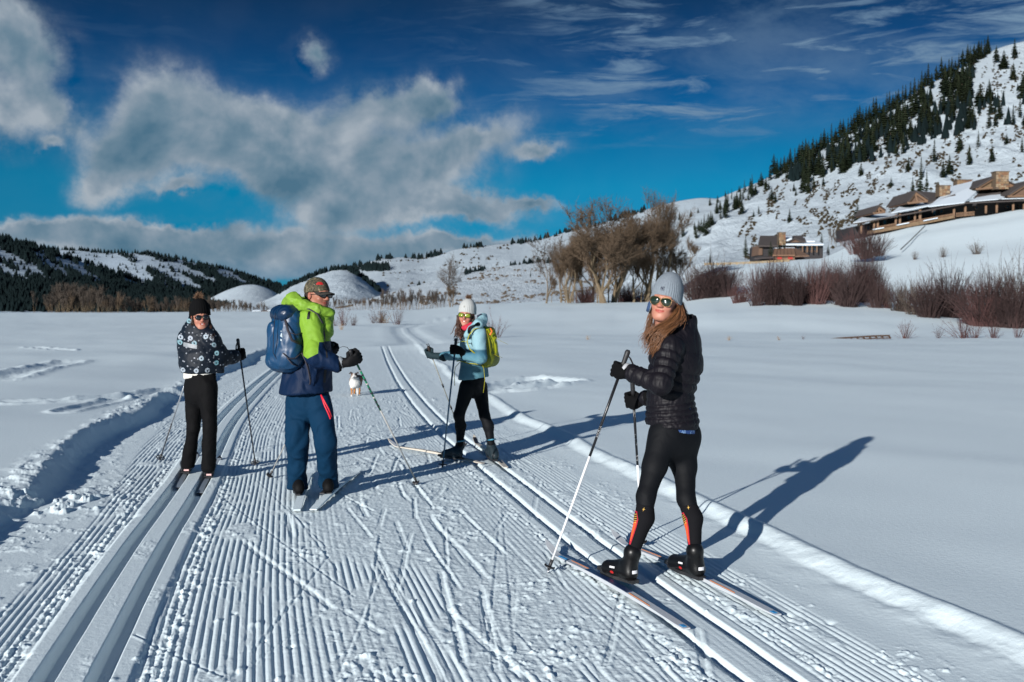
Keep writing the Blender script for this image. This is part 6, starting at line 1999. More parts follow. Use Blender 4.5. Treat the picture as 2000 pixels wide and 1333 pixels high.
gs = [[P(1324, 598, 5.77), P(1326, 620, 5.73), P(1308, 636, 5.68), P(1286, 648, 5.66), P(1272, 674, 5.67), P(1270, 706, 5.69)],
      [P(1328, 602, 5.78), P(1330, 624, 5.74), P(1312, 641, 5.68), P(1290, 656, 5.66), P(1277, 680, 5.67), P(1269, 698, 5.68)],
      [P(1322, 606, 5.75), P(1312, 626, 5.71), P(1292, 637, 5.67), P(1271, 648, 5.67), P(1260, 668, 5.68), P(1262, 688, 5.69)],
      [P(1326, 600, 5.78), P(1327, 616, 5.75), P(1316, 632, 5.70), P(1296, 644, 5.67), P(1280, 664, 5.67), P(1273, 690, 5.68)]]
hair_strands('hair', rt, gs, M_HAIRA, 400, 0.0105, 0.0018, 5, 0.007, 0.5)
gs2 = [[P(1275, 596, 5.79), P(1270, 615, 5.78), P(1265, 638, 5.77), P(1266, 662, 5.75), P(1268, 690, 5.72)], [P(1277, 600, 5.79), P(1272, 625, 5.78), P(1268, 645, 5.76), P(1258, 660, 5.74), P(1250, 668, 5.73)]]
hair_strands('hair', rt, gs2, M_HAIRA, 110, 0.008, 0.0014, 6, 0.008, 0.5)
gs3 = [[P(1332, 592, 5.84), P(1338, 610, 5.84), P(1340, 626, 5.82), P(1330, 640, 5.78)], [P(1328, 594, 5.80), P(1335, 610, 5.77), P(1334, 626, 5.74), P(1320, 640, 5.70)]]
hair_strands('hair', rt, gs3, M_HAIRA, 110, 0.007, 0.0020, 8, 0.003, 0.6)
tb_ = MB(); off = np.array(rt.location)
tb_.tube([p - off for p in [P(1271, 586, 5.76), P(1268, 594, 5.75), P(1266, 602, 5.75), P(1264, 609, 5.76)]], [0.009, 0.011, 0.011, 0.010], 8, flat=0.3)
tb_.build('headband_end', mat('dark_blue_cloth', (0.02, 0.05, 0.12), 0.8), rt, True)
# gloves on their poles
tL, bLp = P(1227.5, 684, 5.76), G(1070, 1123)
fL = (726 - 684) / (1123 - 684.0)
gL = P(1215, 727, 5.765)
ax1 = unit(tL - bLp); gL = bLp + ax1 * np.dot(gL - bLp, ax1)
glove(rt, gL, ax1, gL - wrL, wrL + unit(gL - wrL) * 0.02, 1 if np.cross(ax1, gL - wrL)[1] < 0 else -1, M_GLOVEB, 1.08)
tR, bRp = P(1234, 724, 6.12), G(1257, 1070)
ax2 = unit(tR - bRp); gR = P(1238, 788, 6.15); gR = bRp + ax2 * np.dot(gR - bRp, ax2)
glove(rt, gR, ax2, gR - wrR, wrR + unit(gR - wrR) * 0.01, 1 if np.cross(ax2, gR - wrR)[1] < 0 else -1, M_GLOVEB, 1.08)
M_PW = mat('pole_white', (0.72, 0.73, 0.75), 0.35); M_PB = mat('pole_black', (0.012, 0.012, 0.014), 0.3)
p1 = ski_pole('black and white ski pole in the near hand of the woman in black', tL, bLp, [(0.10, 0.47, M_PB), (0.47, 0.97, M_PW)], r=0.0092,
              strap=[tL + ax1 * -0.03, P(1231, 700, 5.74), P(1238, 715, 5.72), P(1240, 726, 5.70), P(1236, 738, 5.70), P(1226, 742, 5.73)])
p2 = ski_pole('black and white ski pole in the far hand of the woman in the black jacket', tR, bRp, [(0.10, 0.52, M_PB), (0.52, 0.97, M_PW)], r=0.0092)
def pole_text(root, top, tip, f, txt, size, m_):
    cu = bpy.data.curves.new('lettering', 'FONT'); cu.body = txt; cu.size = size; cu.extrude = 0.0004; cu.align_x = 'CENTER'; cu.align_y = 'CENTER'
    tmp = bpy.data.objects.new('lettering', cu); link(tmp)
    dg = bpy.context.evaluated_depsgraph_get(); me = bpy.data.meshes.new_from_object(tmp.evaluated_get(dg))
    bpy.data.objects.remove(tmp)
    d = unit(np.asarray(tip) - np.asarray(top)); n = unit(V3(0.05, -1, 0)); n = unit(n - d * np.dot(n, d)); s_ = np.cross(n, d)
    co = np.array([v.co for v in me.vertices])
    c = np.asarray(top) + (np.asarray(tip) - top) * f - np.array(root.location)
    # letters run along the shaft and wrap its front
    rad = 0.0096; y = co[:, 1]; ang = y / rad
    w_ = c + np.outer(co[:, 0], d) + np.outer(np.sin(ang) * rad, -s_) + np.outer(np.cos(ang) * (rad + 0.0004), n)
    for v, q in zip(me.vertices, w_): v.co = q
    me.materials.clear(); me.materials.append(m_)
    return obj('lettering', me, root)
pole_text(p2, tR, bRp, 0.375, 'ALPINA', 0.026, M_PW); pole_text(p2, tR, bRp, 0.235, 'XTL', 0.022, M_PW); pole_text(p2, tR, bRp, 0.48, 'A\\/A', 0.024, M_PW)
pole_text(p1, tL, bLp, 0.36, 'ALPINA', 0.022, M_PW)
# skis
M_SKIW = mat('ski_white', (0.50, 0.53, 0.56), 0.3); M_SKIN_ = mat('ski_navy', (0.012, 0.03, 0.09), 0.3); M_SKIO = mat('ski_orange', (0.62, 0.20, 0.05), 0.35); M_SKIB = mat('ski_cyan', (0.03, 0.28, 0.60), 0.35)
dec = [(0.34, 0.64, M_SKIN_, 0.86, 0), (0.64, 0.78, M_SKIO, 0.07, 0.22), (0.20, 0.33, M_SKIO, 0.07, -0.25), (0.80, 0.87, M_SKIB, 0.45, 0), (0.01, 0.03, M_SKIB, 0.5, 0)]
sk = [(G(1345, 1243), G(1066, 1083), G1(1243, 1143), G1(1180, 1121), 'white and navy ski with orange lines under the nearer boot of the woman in black'),
      (G(1525, 1215), G(1195, 1061), G1(1374, 1136), G1(1312, 1109), 'white and navy ski with orange lines under the farther boot of the woman in black')]
for a, b, hp, tp, lab in sk:
    ski(lab, a, b, (0.016, 0.02), M_SKIW, None, dec, 0.047, 'skis of the woman in black', (tp, hp))

# ============ man in the green and navy shell =================================
MN = empty('person', tuple(G(612, 968)), 'man in lime green and navy shell jacket and camouflage cap, seen from behind', 'person')
rt = MN; YM = 8.22
M_LIME = cloth('lime_shell', (0.17, 0.31, 0.028), 0.55); M_NAVY = cloth('navy_shell', (0.0022, 0.012, 0.040), 0.55); M_TROU = cloth('teal_blue_trousers', (0.0025, 0.024, 0.058), 0.8, spec=0.1)
tf = unit(V3(0.90, 0.42, 0)); tr_ = unit(V3(tf[1], -tf[0], 0))
hemP, waiP, cheP, uppP, necP = P(597, 762, YM), P(601, 715, YM), P(603, 660, YM), P(604, 625, YM), P(610, 606, YM)
shR, elR, wrR = P(607, 626, 8.00), P(616, 697, 7.92), P(658, 712, 7.92)
shL, elL, wrL = P(596, 628, 8.40), P(610, 690, 8.50), P(636, 684, 8.42)
hipL, knL, anL = P(582, 782, 8.28), P(579, 860, 8.15), P(579, 948, 8.34)
hipR, knR, anR = P(620, 782, 8.18), P(635, 864, 8.12), P(640, 944, 8.36)
pel = (hipL + hipR) / 2
hf = unit(V3(0.80, -0.60, -0.05))
frM = Frame(P(621, 576, 8.16), hf, unit(V3(0.02, 0.0, 1)))
SM = 1.06
make_body(rt, [(waiP, cheP, 0.12, 0.13), (pel, waiP, 0.12, 0.12), (hipL, knL, 0.08, 0.052), (knL, anL, 0.05, 0.036), (hipR, knR, 0.08, 0.052), (knR, anR, 0.05, 0.036),
               (cheP, shL, 0.09, 0.055), (shL, elL, 0.05, 0.04), (elL, wrL, 0.04, 0.03), (cheP, shR, 0.09, 0.055), (shR, elR, 0.05, 0.04), (elR, wrR, 0.04, 0.03)],
          frM, SM, M_SKIN2, h=0.0045, smile=0.5, male=True)
# trousers
v = Vol(np.minimum(np.minimum(anL, anR), np.minimum(knL, knR)) - 0.24, np.maximum(np.maximum(hipL, hipR), anR) + 0.25, 0.008)
torso(v, [(pel - Z3 * 0.02, 0.165, 0.140), (pel + Z3 * 0.1, 0.165, 0.14)], V3(0.2, 1, 0))
for a, b, c, xx in ((hipL, knL, anL, -1), (hipR, knR, anR, 1)):
    c2 = c - Z3 * 0.03
    rk = 0.092 if xx < 0 else 0.084
    v.cap(a, b, 0.102, rk, 0.02).cap(b, b * 0.4 + c2 * 0.6, rk, 0.074, 0.02).cap(b * 0.4 + c2 * 0.6, c2, 0.074, 0.082, 0.02)
v.cut(np.minimum(anL, anR) * [1, 1, 0] + Z3 * 0.050, -Z3)
v.build('trousers', M_TROU, rt, 1, wrinkle(0.020, 6.5, 7, (1, 1, 0.75)))
# jacket: body and sleeves
lo = np.minimum(np.minimum(wrR, wrL), hemP) - 0.32; hi = np.maximum(np.maximum(shL, shR), necP) + 0.25
v = Vol(lo, hi, 0.0075)
torso(v, [(hemP - Z3 * 0.03, 0.235, 0.222), (waiP, 0.205, 0.175), (cheP, 0.215, 0.16), (uppP, 0.195, 0.135)], tf, 0.06)
v.cap(uppP, necP, 0.13, 0.09, 0.04)
v.cap(uppP, shR, 0.10, 0.088, 0.04).cap(uppP, shL, 0.10, 0.088, 0.04)
v.cap(shR, elR, 0.092, 0.080, 0.03).cap(elR, wrR, 0.078, 0.062, 0.03)
v.cap(shL, elL, 0.09, 0.075, 0.03).cap(elL, wrL, 0.075, 0.06, 0.03)
v.cut(hemP - Z3 * 0.020, unit(V3(0.06, 0, -1)))
v.cap(necP - Z3 * 0.0, necP + Z3 * 0.2, 0.075, 0.08, 0.01, op='sub')
zb = P(600, 700, 7.95)
m_, nt = new_mat('lime_and_navy_shell')
co = nt.add('ShaderNodeTexCoord').outputs['Object']
X_, Y_, Z_ = nt.sep(co)[:3]
o_ = np.array(rt.location); ex = float(elR[0] - o_[0]); zz = float(zb[2] - o_[2])
lim = nt.m('ADD', nt.m('MULTIPLY', nt.m('ABSOLUTE', nt.m('SUBTRACT', X_, ex - 0.05)), 0.5), zz)
fore = nt.m('MULTIPLY', nt.m('GREATER_THAN', X_, ex + 0.035), nt.m('LESS_THAN', Z_, zz + 0.13))
f_ = nt.m('MAXIMUM', nt.m('LESS_THAN', Z_, lim), fore)
n_ = nt.noise(co, 9, 3)
finish(nt, nt.mix(f_, nt.mix(n_, (0.155, 0.285, 0.024), (0.185, 0.335, 0.032)), (0.0022, 0.012, 0.040)), 0.6, nt.noise(co, 160, 2), 0.2, 0.001, spec=0.15)
M_TWO = m_
jm = v.build('jacket', M_TWO, rt, 1, wrinkle(0.018, 7.5, 9, (1, 1, 0.7)))
# standing hood bunched round the neck
v = Vol(necP - 0.32, necP + 0.28, 0.0065)
hA = [P(566, 592, 8.20), P(572, 584, 8.05), P(592, 596, 7.98), P(618, 605, 7.98), P(646, 612, 8.02)]
hB = [P(570, 590, 8.38), P(596, 592, 8.48), P(624, 603, 8.45), P(648, 611, 8.22)]
v.path(hA, [0.046, 0.052, 0.044, 0.042, 0.030], 0.03)
v.path([hA[0]] + hB, [0.046, 0.046, 0.042, 0.038, 0.028], 0.03)
v.cap(P(570, 600, 8.2), P(600, 612, 8.2), 0.07, 0.10, 0.05)
v.cap(P(640, 612, 8.12), P(634, 648, 8.1), 0.050, 0.07, 0.05)
v.cap(P(618, 622, 8.05), P(636, 640, 8.05), 0.07, 0.06, 0.04)
v.build('hood', M_LIME, rt, 1, wrinkle(0.011, 12, 12, (1, 1, 1.6)))
M_STRAP = cloth('grey_webbing', (0.045, 0.04, 0.05), 0.8); M_BLK = cloth('black_trim', (0.008, 0.008, 0.01), 0.7)
decal('zip_tab', jm, P(602, 616, 7.9), V3(1, 0, 0), Z3, [(-0.010, -0.032), (0.012, -0.030), (0.012, 0.030), (-0.004, 0.032)], M_BLK, rt, 0.004, 0.01, V3(0, -1, 0))
decal('zip', jm, P(634, 668, 8.0), unit(V3(1, 0, 0)), Z3, [(-0.006, -0.12), (0.006, -0.12), (0.002, 0.14), (-0.010, 0.14)], M_BLK, rt, 0.004, 0.015, V3(0.3, -1, 0))
decal('pocket_flap', jm, P(632, 738, 8.0), V3(1, 0, 0), Z3, [(-0.020, -0.045), (-0.006, -0.05), (0.004, 0.06), (-0.012, 0.06)], M_BLK, rt, 0.004, 0.015, V3(0, -1, 0))
# red loop hanging at the hip
rb = MB(); off = np.array(rt.location)
lp = [P(626, 772, 8.02), P(633, 785, 8.0), P(641, 800, 8.0), P(646, 815, 8.01), P(644, 819, 8.0), P(640, 808, 7.99), P(633, 793, 7.99), P(626, 772, 8.02)]
rb.tube([p - off for p in lp], 0.0065, 6)
rb.build('red_cord', mat('red_cord', (0.62, 0.015, 0.035), 0.5), rt, True)
# boots
G2 = lambda x, y: G(x, y, 0.04)
M_BOOTM = mat('matte_black_boot', (0.004, 0.004, 0.0045), 0.7, spec=0.15)
boot(rt, G2(583, 970), G2(576, 957), P(581, 950, 8.38), M_BOOTM, 0.92, h=0.007)
boot(rt, G2(640, 968), G2(636, 955), P(640, 948, 8.38), M_BOOTM, 0.92, h=0.007)
# cap
m_, nt = new_mat('camouflage_cloth')
co = nt.add('ShaderNodeTexCoord').outputs['Object']
n1 = nt.noise(nt.v('MULTIPLY', co, (1, 1, 0.6)), 34, 4, 0.65, 0.8); n2 = nt.noise(nt.v('ADD', co, (3, 1, 2)), 60, 4, 0.7, 1.0)
c = nt.ramp(n1, [(0.40, (0.018, 0.020, 0.012)), (0.47, (0.075, 0.055, 0.030)), (0.55, (0.040, 0.050, 0.022)), (0.62, (0.20, 0.15, 0.09))], 'CONSTANT')
c = nt.mix(nt.sstep(n2, 0.60, 0.64), c, (0.30, 0.25, 0.17))
finish(nt, c, 0.85, n2, 0.2, 0.001)
M_CAMO = m_
v = Vol((-0.13, -0.15, -0.05), (0.13, 0.22, 0.18), 0.005)
v.ell((0, -0.014, 0.040), (0.086, 0.104, 0.096), k=0.01)
v.ell((0, -0.01, 0.03), (0.085, 0.104, 0.05), k=0.02)
v.cut((0, 0.09, 0.026), (0, 0.10, -1))
V, Q = v.nets(1)
cap_o = obj('cap', mesh_np('cap', frM.w(V * SM) - np.array(rt.location), Q, M_CAMO, True), rt)
bb = MB(); n = 9; topv = []; botv = []
for i in range(n):
    a = -1.05 + 2.1 * i / (n - 1)
    for r_, dz in ((0.085, 0.0), (0.150 + 0.02 * math.cos(a), -0.016)):
        x = math.sin(a) * (r_ if r_ < 0.1 else 0.085 + 0 * a); y = math.cos(a) * r_ * 1.08 - 0.01
        z = 0.028 + dz - 0.9 * x * x * (3.0 if r_ > 0.1 else 1.0)
        topv.append(frM.w(np.array([x, y, z]) * SM) - np.array(rt.location))
tv = np.array(topv); bb.add(np.concatenate([tv, tv - frM.u * 0.006]), [[2 * i, 2 * i + 2, 2 * i + 3, 2 * i + 1] for i in range(n - 1)] + [[2 * n + 2 * i, 2 * n + 2 * i + 1, 2 * n + 2 * i + 3, 2 * n + 2 * i + 2] for i in range(n - 1)]
       + [[2 * i + 1, 2 * i + 3, 2 * n + 2 * i + 3, 2 * n + 2 * i + 1] for i in range(n - 1)])
bb.build('cap_brim', mat('dark_brim', (0.020, 0.018, 0.014), 0.8), rt, True)
decal('red_emblem', cap_o, frM(0.045, 0.07, 0.088), unit(V3(0.95, 0.2, 0)), Z3, [(-0.030, -0.008), (-0.026, 0.004), (-0.012, 0.016), (0.010, 0.017), (0.024, 0.008), (0.030, -0.006), (0.012, -0.010)], rdp, rt, 0.003, 0.008, unit(V3(0.25, -1, 0.15)))
shades(rt, frM, SM, M_LENSB, M_BLK, 'wide')
v = Vol((-0.10, -0.15, -0.10), (0.10, 0.05, 0.06), 0.005)
v.ell((0, -0.03, -0.005), (0.079, 0.088, 0.062), k=0.01).cut((0, -0.002, 0), (0, 1, -0.5))
V, Q = v.nets(1); obj('hair', mesh_np('hair', frM.w(V * SM) - np.array(rt.location), Q, mat('dark_brown_hair', (0.025, 0.014, 0.009), 0.6), True), rt)
# gloves and poles
tR, bR_ = P(683, 684, 7.90), G(815, 948)
ax1 = unit(tR - bR_); gR = P(690, 703, 7.92); gR = bR_ + ax1 * np.dot(gR - bR_, ax1)
M_GLM = cloth('black_work_glove', (0.004, 0.004, 0.005), 0.75, spec=0.2)
glove(rt, gR, ax1, gR - wrR, wrR + unit(gR - wrR) * 0.03, 1 if np.cross(ax1, gR - wrR)[1] < 0 else -1, M_GLM, 1.25, h=0.007)
gc = MB(); e_ = unit(gR - wrR); gc.tube([wrR + e_ * 0.028 - off, wrR + e_ * 0.056 - off], [0.050, 0.047], 14); gc.build('cuff_band', mat('grey_cuff', (0.16, 0.18, 0.20), 0.6), rt, True)
tL, bL_ = P(651, 672, 8.42), G(523, 935)
ax2 = unit(tL - bL_); gL = P(645, 684, 8.42); gL = bL_ + ax2 * np.dot(gL - bL_, ax2)
glove(rt, gL, ax2, V3(1, 0.1, 0), wrL, -1, M_GLM, 1.15, h=0.007)
M_PG = mat('pole_green', (0.010, 0.17, 0.085), 0.35); M_PGY = mat('pole_grey', (0.30, 0.30, 0.29), 0.4); M_PK = mat('pole_dark', (0.03, 0.03, 0.035), 0.4); M_PT = mat('pole_pale', (0.50, 0.48, 0.44), 0.4)
pp = ski_pole('green and grey ski pole held out to the right by the man in green', tR, bR_, [(0.09, 0.42, M_PG), (0.42, 0.97, M_PGY)], r=0.0088, grip_len=0.13,
         strap=[P(683, 686, 7.9), P(678, 679, 7.9), P(670, 677, 7.9), P(664, 679, 7.9)])
for i in range(9):
    f = 0.13 + i * 0.032
    s_ = MB(); a = tR + (bR_ - tR) * f - bR_; b = tR + (bR_ - tR) * (f + 0.011) - bR_
    s_.tube([a, b], 0.0094, 10); s_.build('shaft_mark', [M_PT, M_PK, M_GRIP][i % 3], pp, True)
ski_pole('thin pale ski pole slanting down left behind the legs of the man in green', tL, bL_, [(0.09, 0.97, M_PT)], r=0.0070)
M_SKISN = snow_mat('snow_covered_ski')
for a, b, hp, tp, lab in ((G(577, 1005), np.array([-2.02, 9.46, 0]), G2(585, 972), G2(579, 957), 'snow-covered ski under the left boot of the man in green'),
                          (G(609, 1004), np.array([-1.60, 9.5, 0]), G2(638, 969), G2(634, 955), 'snow-covered ski under the right boot of the man in green')):
    d_ = unit((hp - a) * [1, 1, 0]); b = a + d_ * 1.9
    ski(lab, a, b, (0.02, 0.02), M_SKISN, None, [(0.35, 0.8, M_SKISN, 0.9, 0)], 0.062, 'skis of the man in green', (tp, hp), lift=0.02)

# blue backpack
def pack_frame(o, back, up): return Frame(o, back, up)
pb = empty('backpack', tuple(P(566, 718, 8.05)), 'shiny blue hiking backpack on the back of the man in green', 'backpack')
off = np.array(pb.location)
M_BLU = mat('blue_pack_nylon', (0.0025, 0.036, 0.095), 0.42, 0.2, 6.0, 0.3, 0.002, 60.0, spec=0.5); M_BLU2 = mat('dark_blue_pack_nylon', (0.002, 0.018, 0.052), 0.35, 0.2, 6.0, 0.3, 0.002, 60.0, spec=0.5)
bd = unit(V3(-0.86, -0.50, 0.0))
v = Vol(P(560, 660, 8.05) - V3(.32, .32, .38), P(560, 660, 8.05) + V3(.32, .34, .36), 0.0075)
c_ = P(563, 658, 8.10); wv = unit(np.cross(bd, Z3))
for dx in (-0.09, 0, 0.09):
    v.cap(c_ + wv * dx + Z3 * 0.15 - bd * 0.00, c_ + wv * dx - Z3 * 0.15 + bd * 0.02, 0.105, 0.115, 0.05)
v.cap(c_ + bd * 0.05 + Z3 * 0.02, c_ + bd * 0.06 - Z3 * 0.14, 0.105, 0.10, 0.05)
v.ell(c_ - Z3 * 0.20 + bd * 0.03, (0.15, 0.15, 0.08), k=0.06)
v.build('pack_body', M_BLU, pb, 2, wrinkle(0.012, 9, 21, (1, 1, 0.8)))
v = Vol(P(556, 610, 8.1) - 0.3, P(556, 610, 8.1) + 0.3, 0.007)
lc = P(553, 613, 8.05)
v.cap(lc + wv * 0.09, lc - wv * 0.09, 0.082, 0.082, 0.03, flat=unit(Z3 + bd * 0.4), q=1.2)
v.cap(lc - bd * 0.10 + Z3 * 0.02 + wv * .07, lc - bd * 0.10 + Z3 * 0.02 - wv * .07, 0.06, 0.06, 0.06)
v.build('pack_lid', M_BLU2, pb, 1, wrinkle(0.008, 12, 22))
v = Vol(P(552, 668, 8.0) - 0.25, P(552, 668, 8.0) + 0.28, 0.007)
fc = c_ + bd * 0.125 - Z3 * 0.03
v.cap(fc + Z3 * 0.10, fc - Z3 * 0.10, 0.055, 0.062, 0.04, flat=bd, q=1.3).cap(fc + Z3 * 0.08 + wv * .05, fc - Z3 * 0.11 + wv * .05, 0.04, 0.05, 0.04, flat=bd, q=1.3)
fp = v.build('front_pocket', M_BLU, pb, 1, wrinkle(0.007, 14, 23, (1, 1, 0.5)))
st = MB()
def ribbon(pts, w_=0.011, m=None): st.tube([np.asarray(p) - off for p in pts], w_, 6, flat=0.3)
ribbon([P(556, 620, 7.93), P(562, 645, 7.86), P(570, 665, 7.87), P(586, 672, 7.92)])
ribbon([P(592, 650, 7.95), P(578, 654, 7.90), P(566, 650, 7.87)])
ribbon([P(552, 690, 7.88), P(562, 700, 7.87), P(576, 700, 7.90), P(588, 690, 7.95)])
ribbon([P(538, 612, 7.93), P(534, 650, 7.90), P(533, 690, 7.92), P(546, 712, 7.94)], 0.007)
ribbon([P(560, 700, 7.88), P(570, 712, 7.90), P(582, 716, 7.95)])
st.build('compression_straps', M_STRAP, pb, True)
st = MB()
ribbon([P(572, 604, 8.2), P(590, 601, 8.0), P(604, 604, 7.93), P(620, 612, 7.94), P(630, 630, 7.97), P(634, 660, 8.0), P(630, 690, 7.98)], 0.016)
ribbon([P(590, 690, 7.92), P(597, 705, 7.90), P(602, 722, 7.93), P(606, 745, 7.97), P(604, 752, 7.97)], 0.013)
st.build('shoulder_strap', M_STRAP, pb, True)
# white maker's mark on the pocket: a leaping figure over small letters
mk = mat('pale_print', (0.35, 0.42, 0.46), 0.5)
o_ = P(538, 658, 7.8)
for pts in ([(-0.012, 0.0), (0.0, 0.026), (0.010, 0.020), (0.004, 0.004), (0.012, -0.012), (0.002, -0.006)], [(-0.006, 0.036), (0.004, 0.036), (0.004, 0.044), (-0.006, 0.044)], [(-0.010, -0.020), (0.006, -0.026), (0.004, -0.040), (-0.010, -0.036)]):
    decal('maker_mark', fp if False else [o for o in pb.children if o.name.startswith('pack_body')][0], o_, V3(1, 0, 0), Z3, pts, mk, pb, 0.003, 0.01, unit(V3(-0.15, -1, 0)))

# ============ woman in the dark flower-print jacket ===========================
WL = empty('person', tuple(G(384, 930)), 'woman in dark flower-print puffer jacket and black bobble hat, leftmost of the skiers', 'person')
rt = WL; YW = 9.15
m_, nt = new_mat('flower_print_puffer')
co = nt.add('ShaderNodeTexCoord').outputs['Object']
cs_ = nt.sep(co)
wz = nt.v('ADD', nt.comb(nt.m('ADD', cs_[0], nt.m('MULTIPLY', cs_[1], 0.35)), cs_[2]), nt.v('SCALE', nt.add('ShaderNodeTexNoise', ins={'Vector': co, 'Scale': 30.0}).outputs['Color'], sc=0.012))
v1 = nt.add('ShaderNodeTexVoronoi', voronoi_dimensions='2D', ins={'Vector': wz, 'Scale': 10.0, 'Randomness': 0.9}); v2 = nt.add('ShaderNodeTexVoronoi', voronoi_dimensions='2D', ins={'Vector': wz, 'Scale': 21.0, 'Randomness': 1.0})
d1 = v1.outputs['Distance']; d2 = v2.outputs['Distance']
big = nt.m('MULTIPLY', nt.sstep(d1, 0.235, 0.205), nt.sstep(d1, 0.055, 0.085))
cell = nt.sep(v1.outputs['Color'])[0]
base = nt.mix(nt.m('MULTIPLY', big, nt.sstep(cell, 0.25, 0.3)), (0.0022, 0.006, 0.013), nt.mix(nt.sep(v1.outputs['Color'])[1], (0.34, 0.37, 0.42), (0.10, 0.26, 0.30)))
base = nt.mix(nt.sstep(d2, 0.16, 0.12), base, nt.mix(nt.sep(v2.outputs['Color'])[2], (0.002, 0.006, 0.012), (0.32, 0.34, 0.38)))
finish(nt, base, 0.6, nt.noise(co, 150, 2), 0.2, 0.001, spec=0.25)
M_FLOW = m_
M_BLKT = cloth('black_ski_trousers', (0.0032, 0.0032, 0.0038), 0.8, spec=0.12)
tf = unit(V3(0.42, 0.91, 0)); tr_ = unit(V3(tf[1], -tf[0], 0))
hemP, waiP, cheP, uppP, necP = P(391, 724, YW), P(391, 708, YW), P(388, 680, YW), P(387, 655, YW), P(386, 640, YW)
shR, elR, wrR = P(410, 660, 9.05), P(430, 699, 9.16), P(456, 697, 9.32)
shL, elL, wrL = P(366, 660, 9.28), P(366, 700, 9.42), P(384, 722, 9.52)
hipL, knL, anL = P(379, 758, 9.18), P(375, 838, 9.16), P(365, 905, 9.28)
hipR, knR, anR = P(404, 758, 9.08), P(407, 838, 9.04), P(404, 910, 9.05)
pel = (hipL + hipR) / 2
frW = Frame(P(391.5, 620, 9.10), unit(V3(0.44, -0.90, -0.02)), unit(V3(-0.05, 0, 1)))
SW_ = 1.0
make_body(rt, [(waiP, cheP, 0.10, 0.11), (pel, waiP, 0.10, 0.10), (hipL, knL, 0.07, 0.048), (knL, anL, 0.046, 0.034), (hipR, knR, 0.07, 0.048), (knR, anR, 0.046, 0.034),
               (cheP, shL, 0.08, 0.05), (shL, elL, 0.045, 0.038), (elL, wrL, 0.036, 0.026), (cheP, shR, 0.08, 0.05), (shR, elR, 0.045, 0.038), (elR, wrR, 0.036, 0.026)],
          frW, SW_, M_SKIN1, h=0.0045, smile=1.1)
def make_teeth(fr, S, root):
    t = MB(); off = np.array(root.location)
    ring = []
    for z, y0 in ((-0.0575, 0.0870), (-0.063, 0.0885), (-0.0695, 0.0870)):
        for x in np.linspace(-0.019, 0.019, 7): ring.append(fr.w(np.array([x, y0 - 14 * x * x, z + 6.0 * x * x]) * S) - off)
    t.add(ring, [[r_ * 7 + i, r_ * 7 + i + 1, r_ * 7 + i + 8, r_ * 7 + i + 7] for r_ in range(2) for i in range(6)])
    return t.build('teeth', mat('teeth', (0.72, 0.70, 0.66), 0.3), root, True)
make_teeth(frW, SW_, rt)
v = Vol(np.minimum(np.minimum(anL, anR), np.minimum(knL, knR)) - 0.2, np.maximum(np.maximum(hipL, hipR), anL) + 0.22, 0.0075)
torso(v, [(pel - Z3 * 0.03, 0.160, 0.125), (pel + Z3 * 0.09, 0.150, 0.115)], tf)
for a, b, c in ((hipL, knL, anL), (hipR, knR, anR)):
    v.cap(a, b, 0.092, 0.062, 0.03).cap(b, c - Z3 * 0.02, 0.062, 0.064, 0.02)
v.cut(anL * [1, 1, 0] + Z3 * 0.07, -Z3)
v.build('trousers', M_BLKT, rt, 2, wrinkle(0.010, 6, 31, (1, 1, 0.8)))
v = Vol(hemP - 0.3, hemP + 0.25, 0.0075)
torso(v, [(hemP - Z3 * 0.05, 0.168, 0.132), (hemP + Z3 * 0.05, 0.16, 0.13)], tf)
v.cut(hemP - Z3 * 0.052, unit(V3(0.20, 0, -1)))
v.build('shirt', cloth('cream_shirt', (0.62, 0.60, 0.55), 0.8), rt, 1)
lo = np.minimum(np.minimum(wrL, wrR), np.minimum(hemP, elL)) - 0.28; hi = np.maximum(np.maximum(shL, shR), np.maximum(necP, wrR)) + 0.22
v = Vol(lo, hi, 0.0075)
torso(v, [(hemP - Z3 * 0.005, 0.182, 0.155), (waiP, 0.195, 0.165)], tf, 0.03, [(0.11, 0.012, 0)])
torso(v, [(waiP, 0.195, 0.165), (cheP, 0.195, 0.165), (uppP, 0.165, 0.13)], tf, 0.03, [(0.12, 0.016, 0.2), (0.12, 0.014, 0.2)])
v.cap(uppP, necP, 0.13, 0.095, 0.03)
v.cap(uppP, shR, 0.09, 0.082, 0.03).cap(uppP, shL, 0.09, 0.082, 0.03)
v.cap(shR, elR, 0.082, 0.078, 0.02, quilt=(0.11, 0.014, 0)).cap(elR, wrR, 0.080, 0.062, 0.02, quilt=(0.10, 0.010, 0))
v.cap(shL, elL, 0.090, 0.080, 0.02, quilt=(0.11, 0.014, 0)).cap(elL, wrL, 0.075, 0.060, 0.02)
v.cap(P(425, 712, 9.1), P(428, 730, 9.12), 0.05, 0.045, 0.04)
v.cap(necP, necP + Z3 * 0.055, 0.095, 0.088, 0.02, quilt=(0.05, 0.008, 0))
v.cap(necP + Z3 * 0.03 + frW.f * 0.02, necP + Z3 * 0.15 + frW.f * 0.04, 0.062, 0.075, 0.004, op='sub')
v.cut(hemP - Z3 * 0.022, -Z3)
jw = v.build('jacket', M_FLOW, rt, 1, wrinkle(0.006, 10, 33))
decal('grey_stripe', jw, P(364, 676, 8.9), unit(V3(1, 0, -0.16)), Z3, [(-0.065, -0.018), (0.072, -0.020), (0.072, 0.016), (-0.065, 0.020)], mat('reflective_grey', (0.20, 0.22, 0.24), 0.5), rt, 0.003, 0.012, unit(V3(0, -1, 0)))
boot(rt, G(361, 926, 0.02), G(357, 912, 0.02), P(364, 905, 9.34), M_BOOTB, 1.0, h=0.008, zs=0.02)
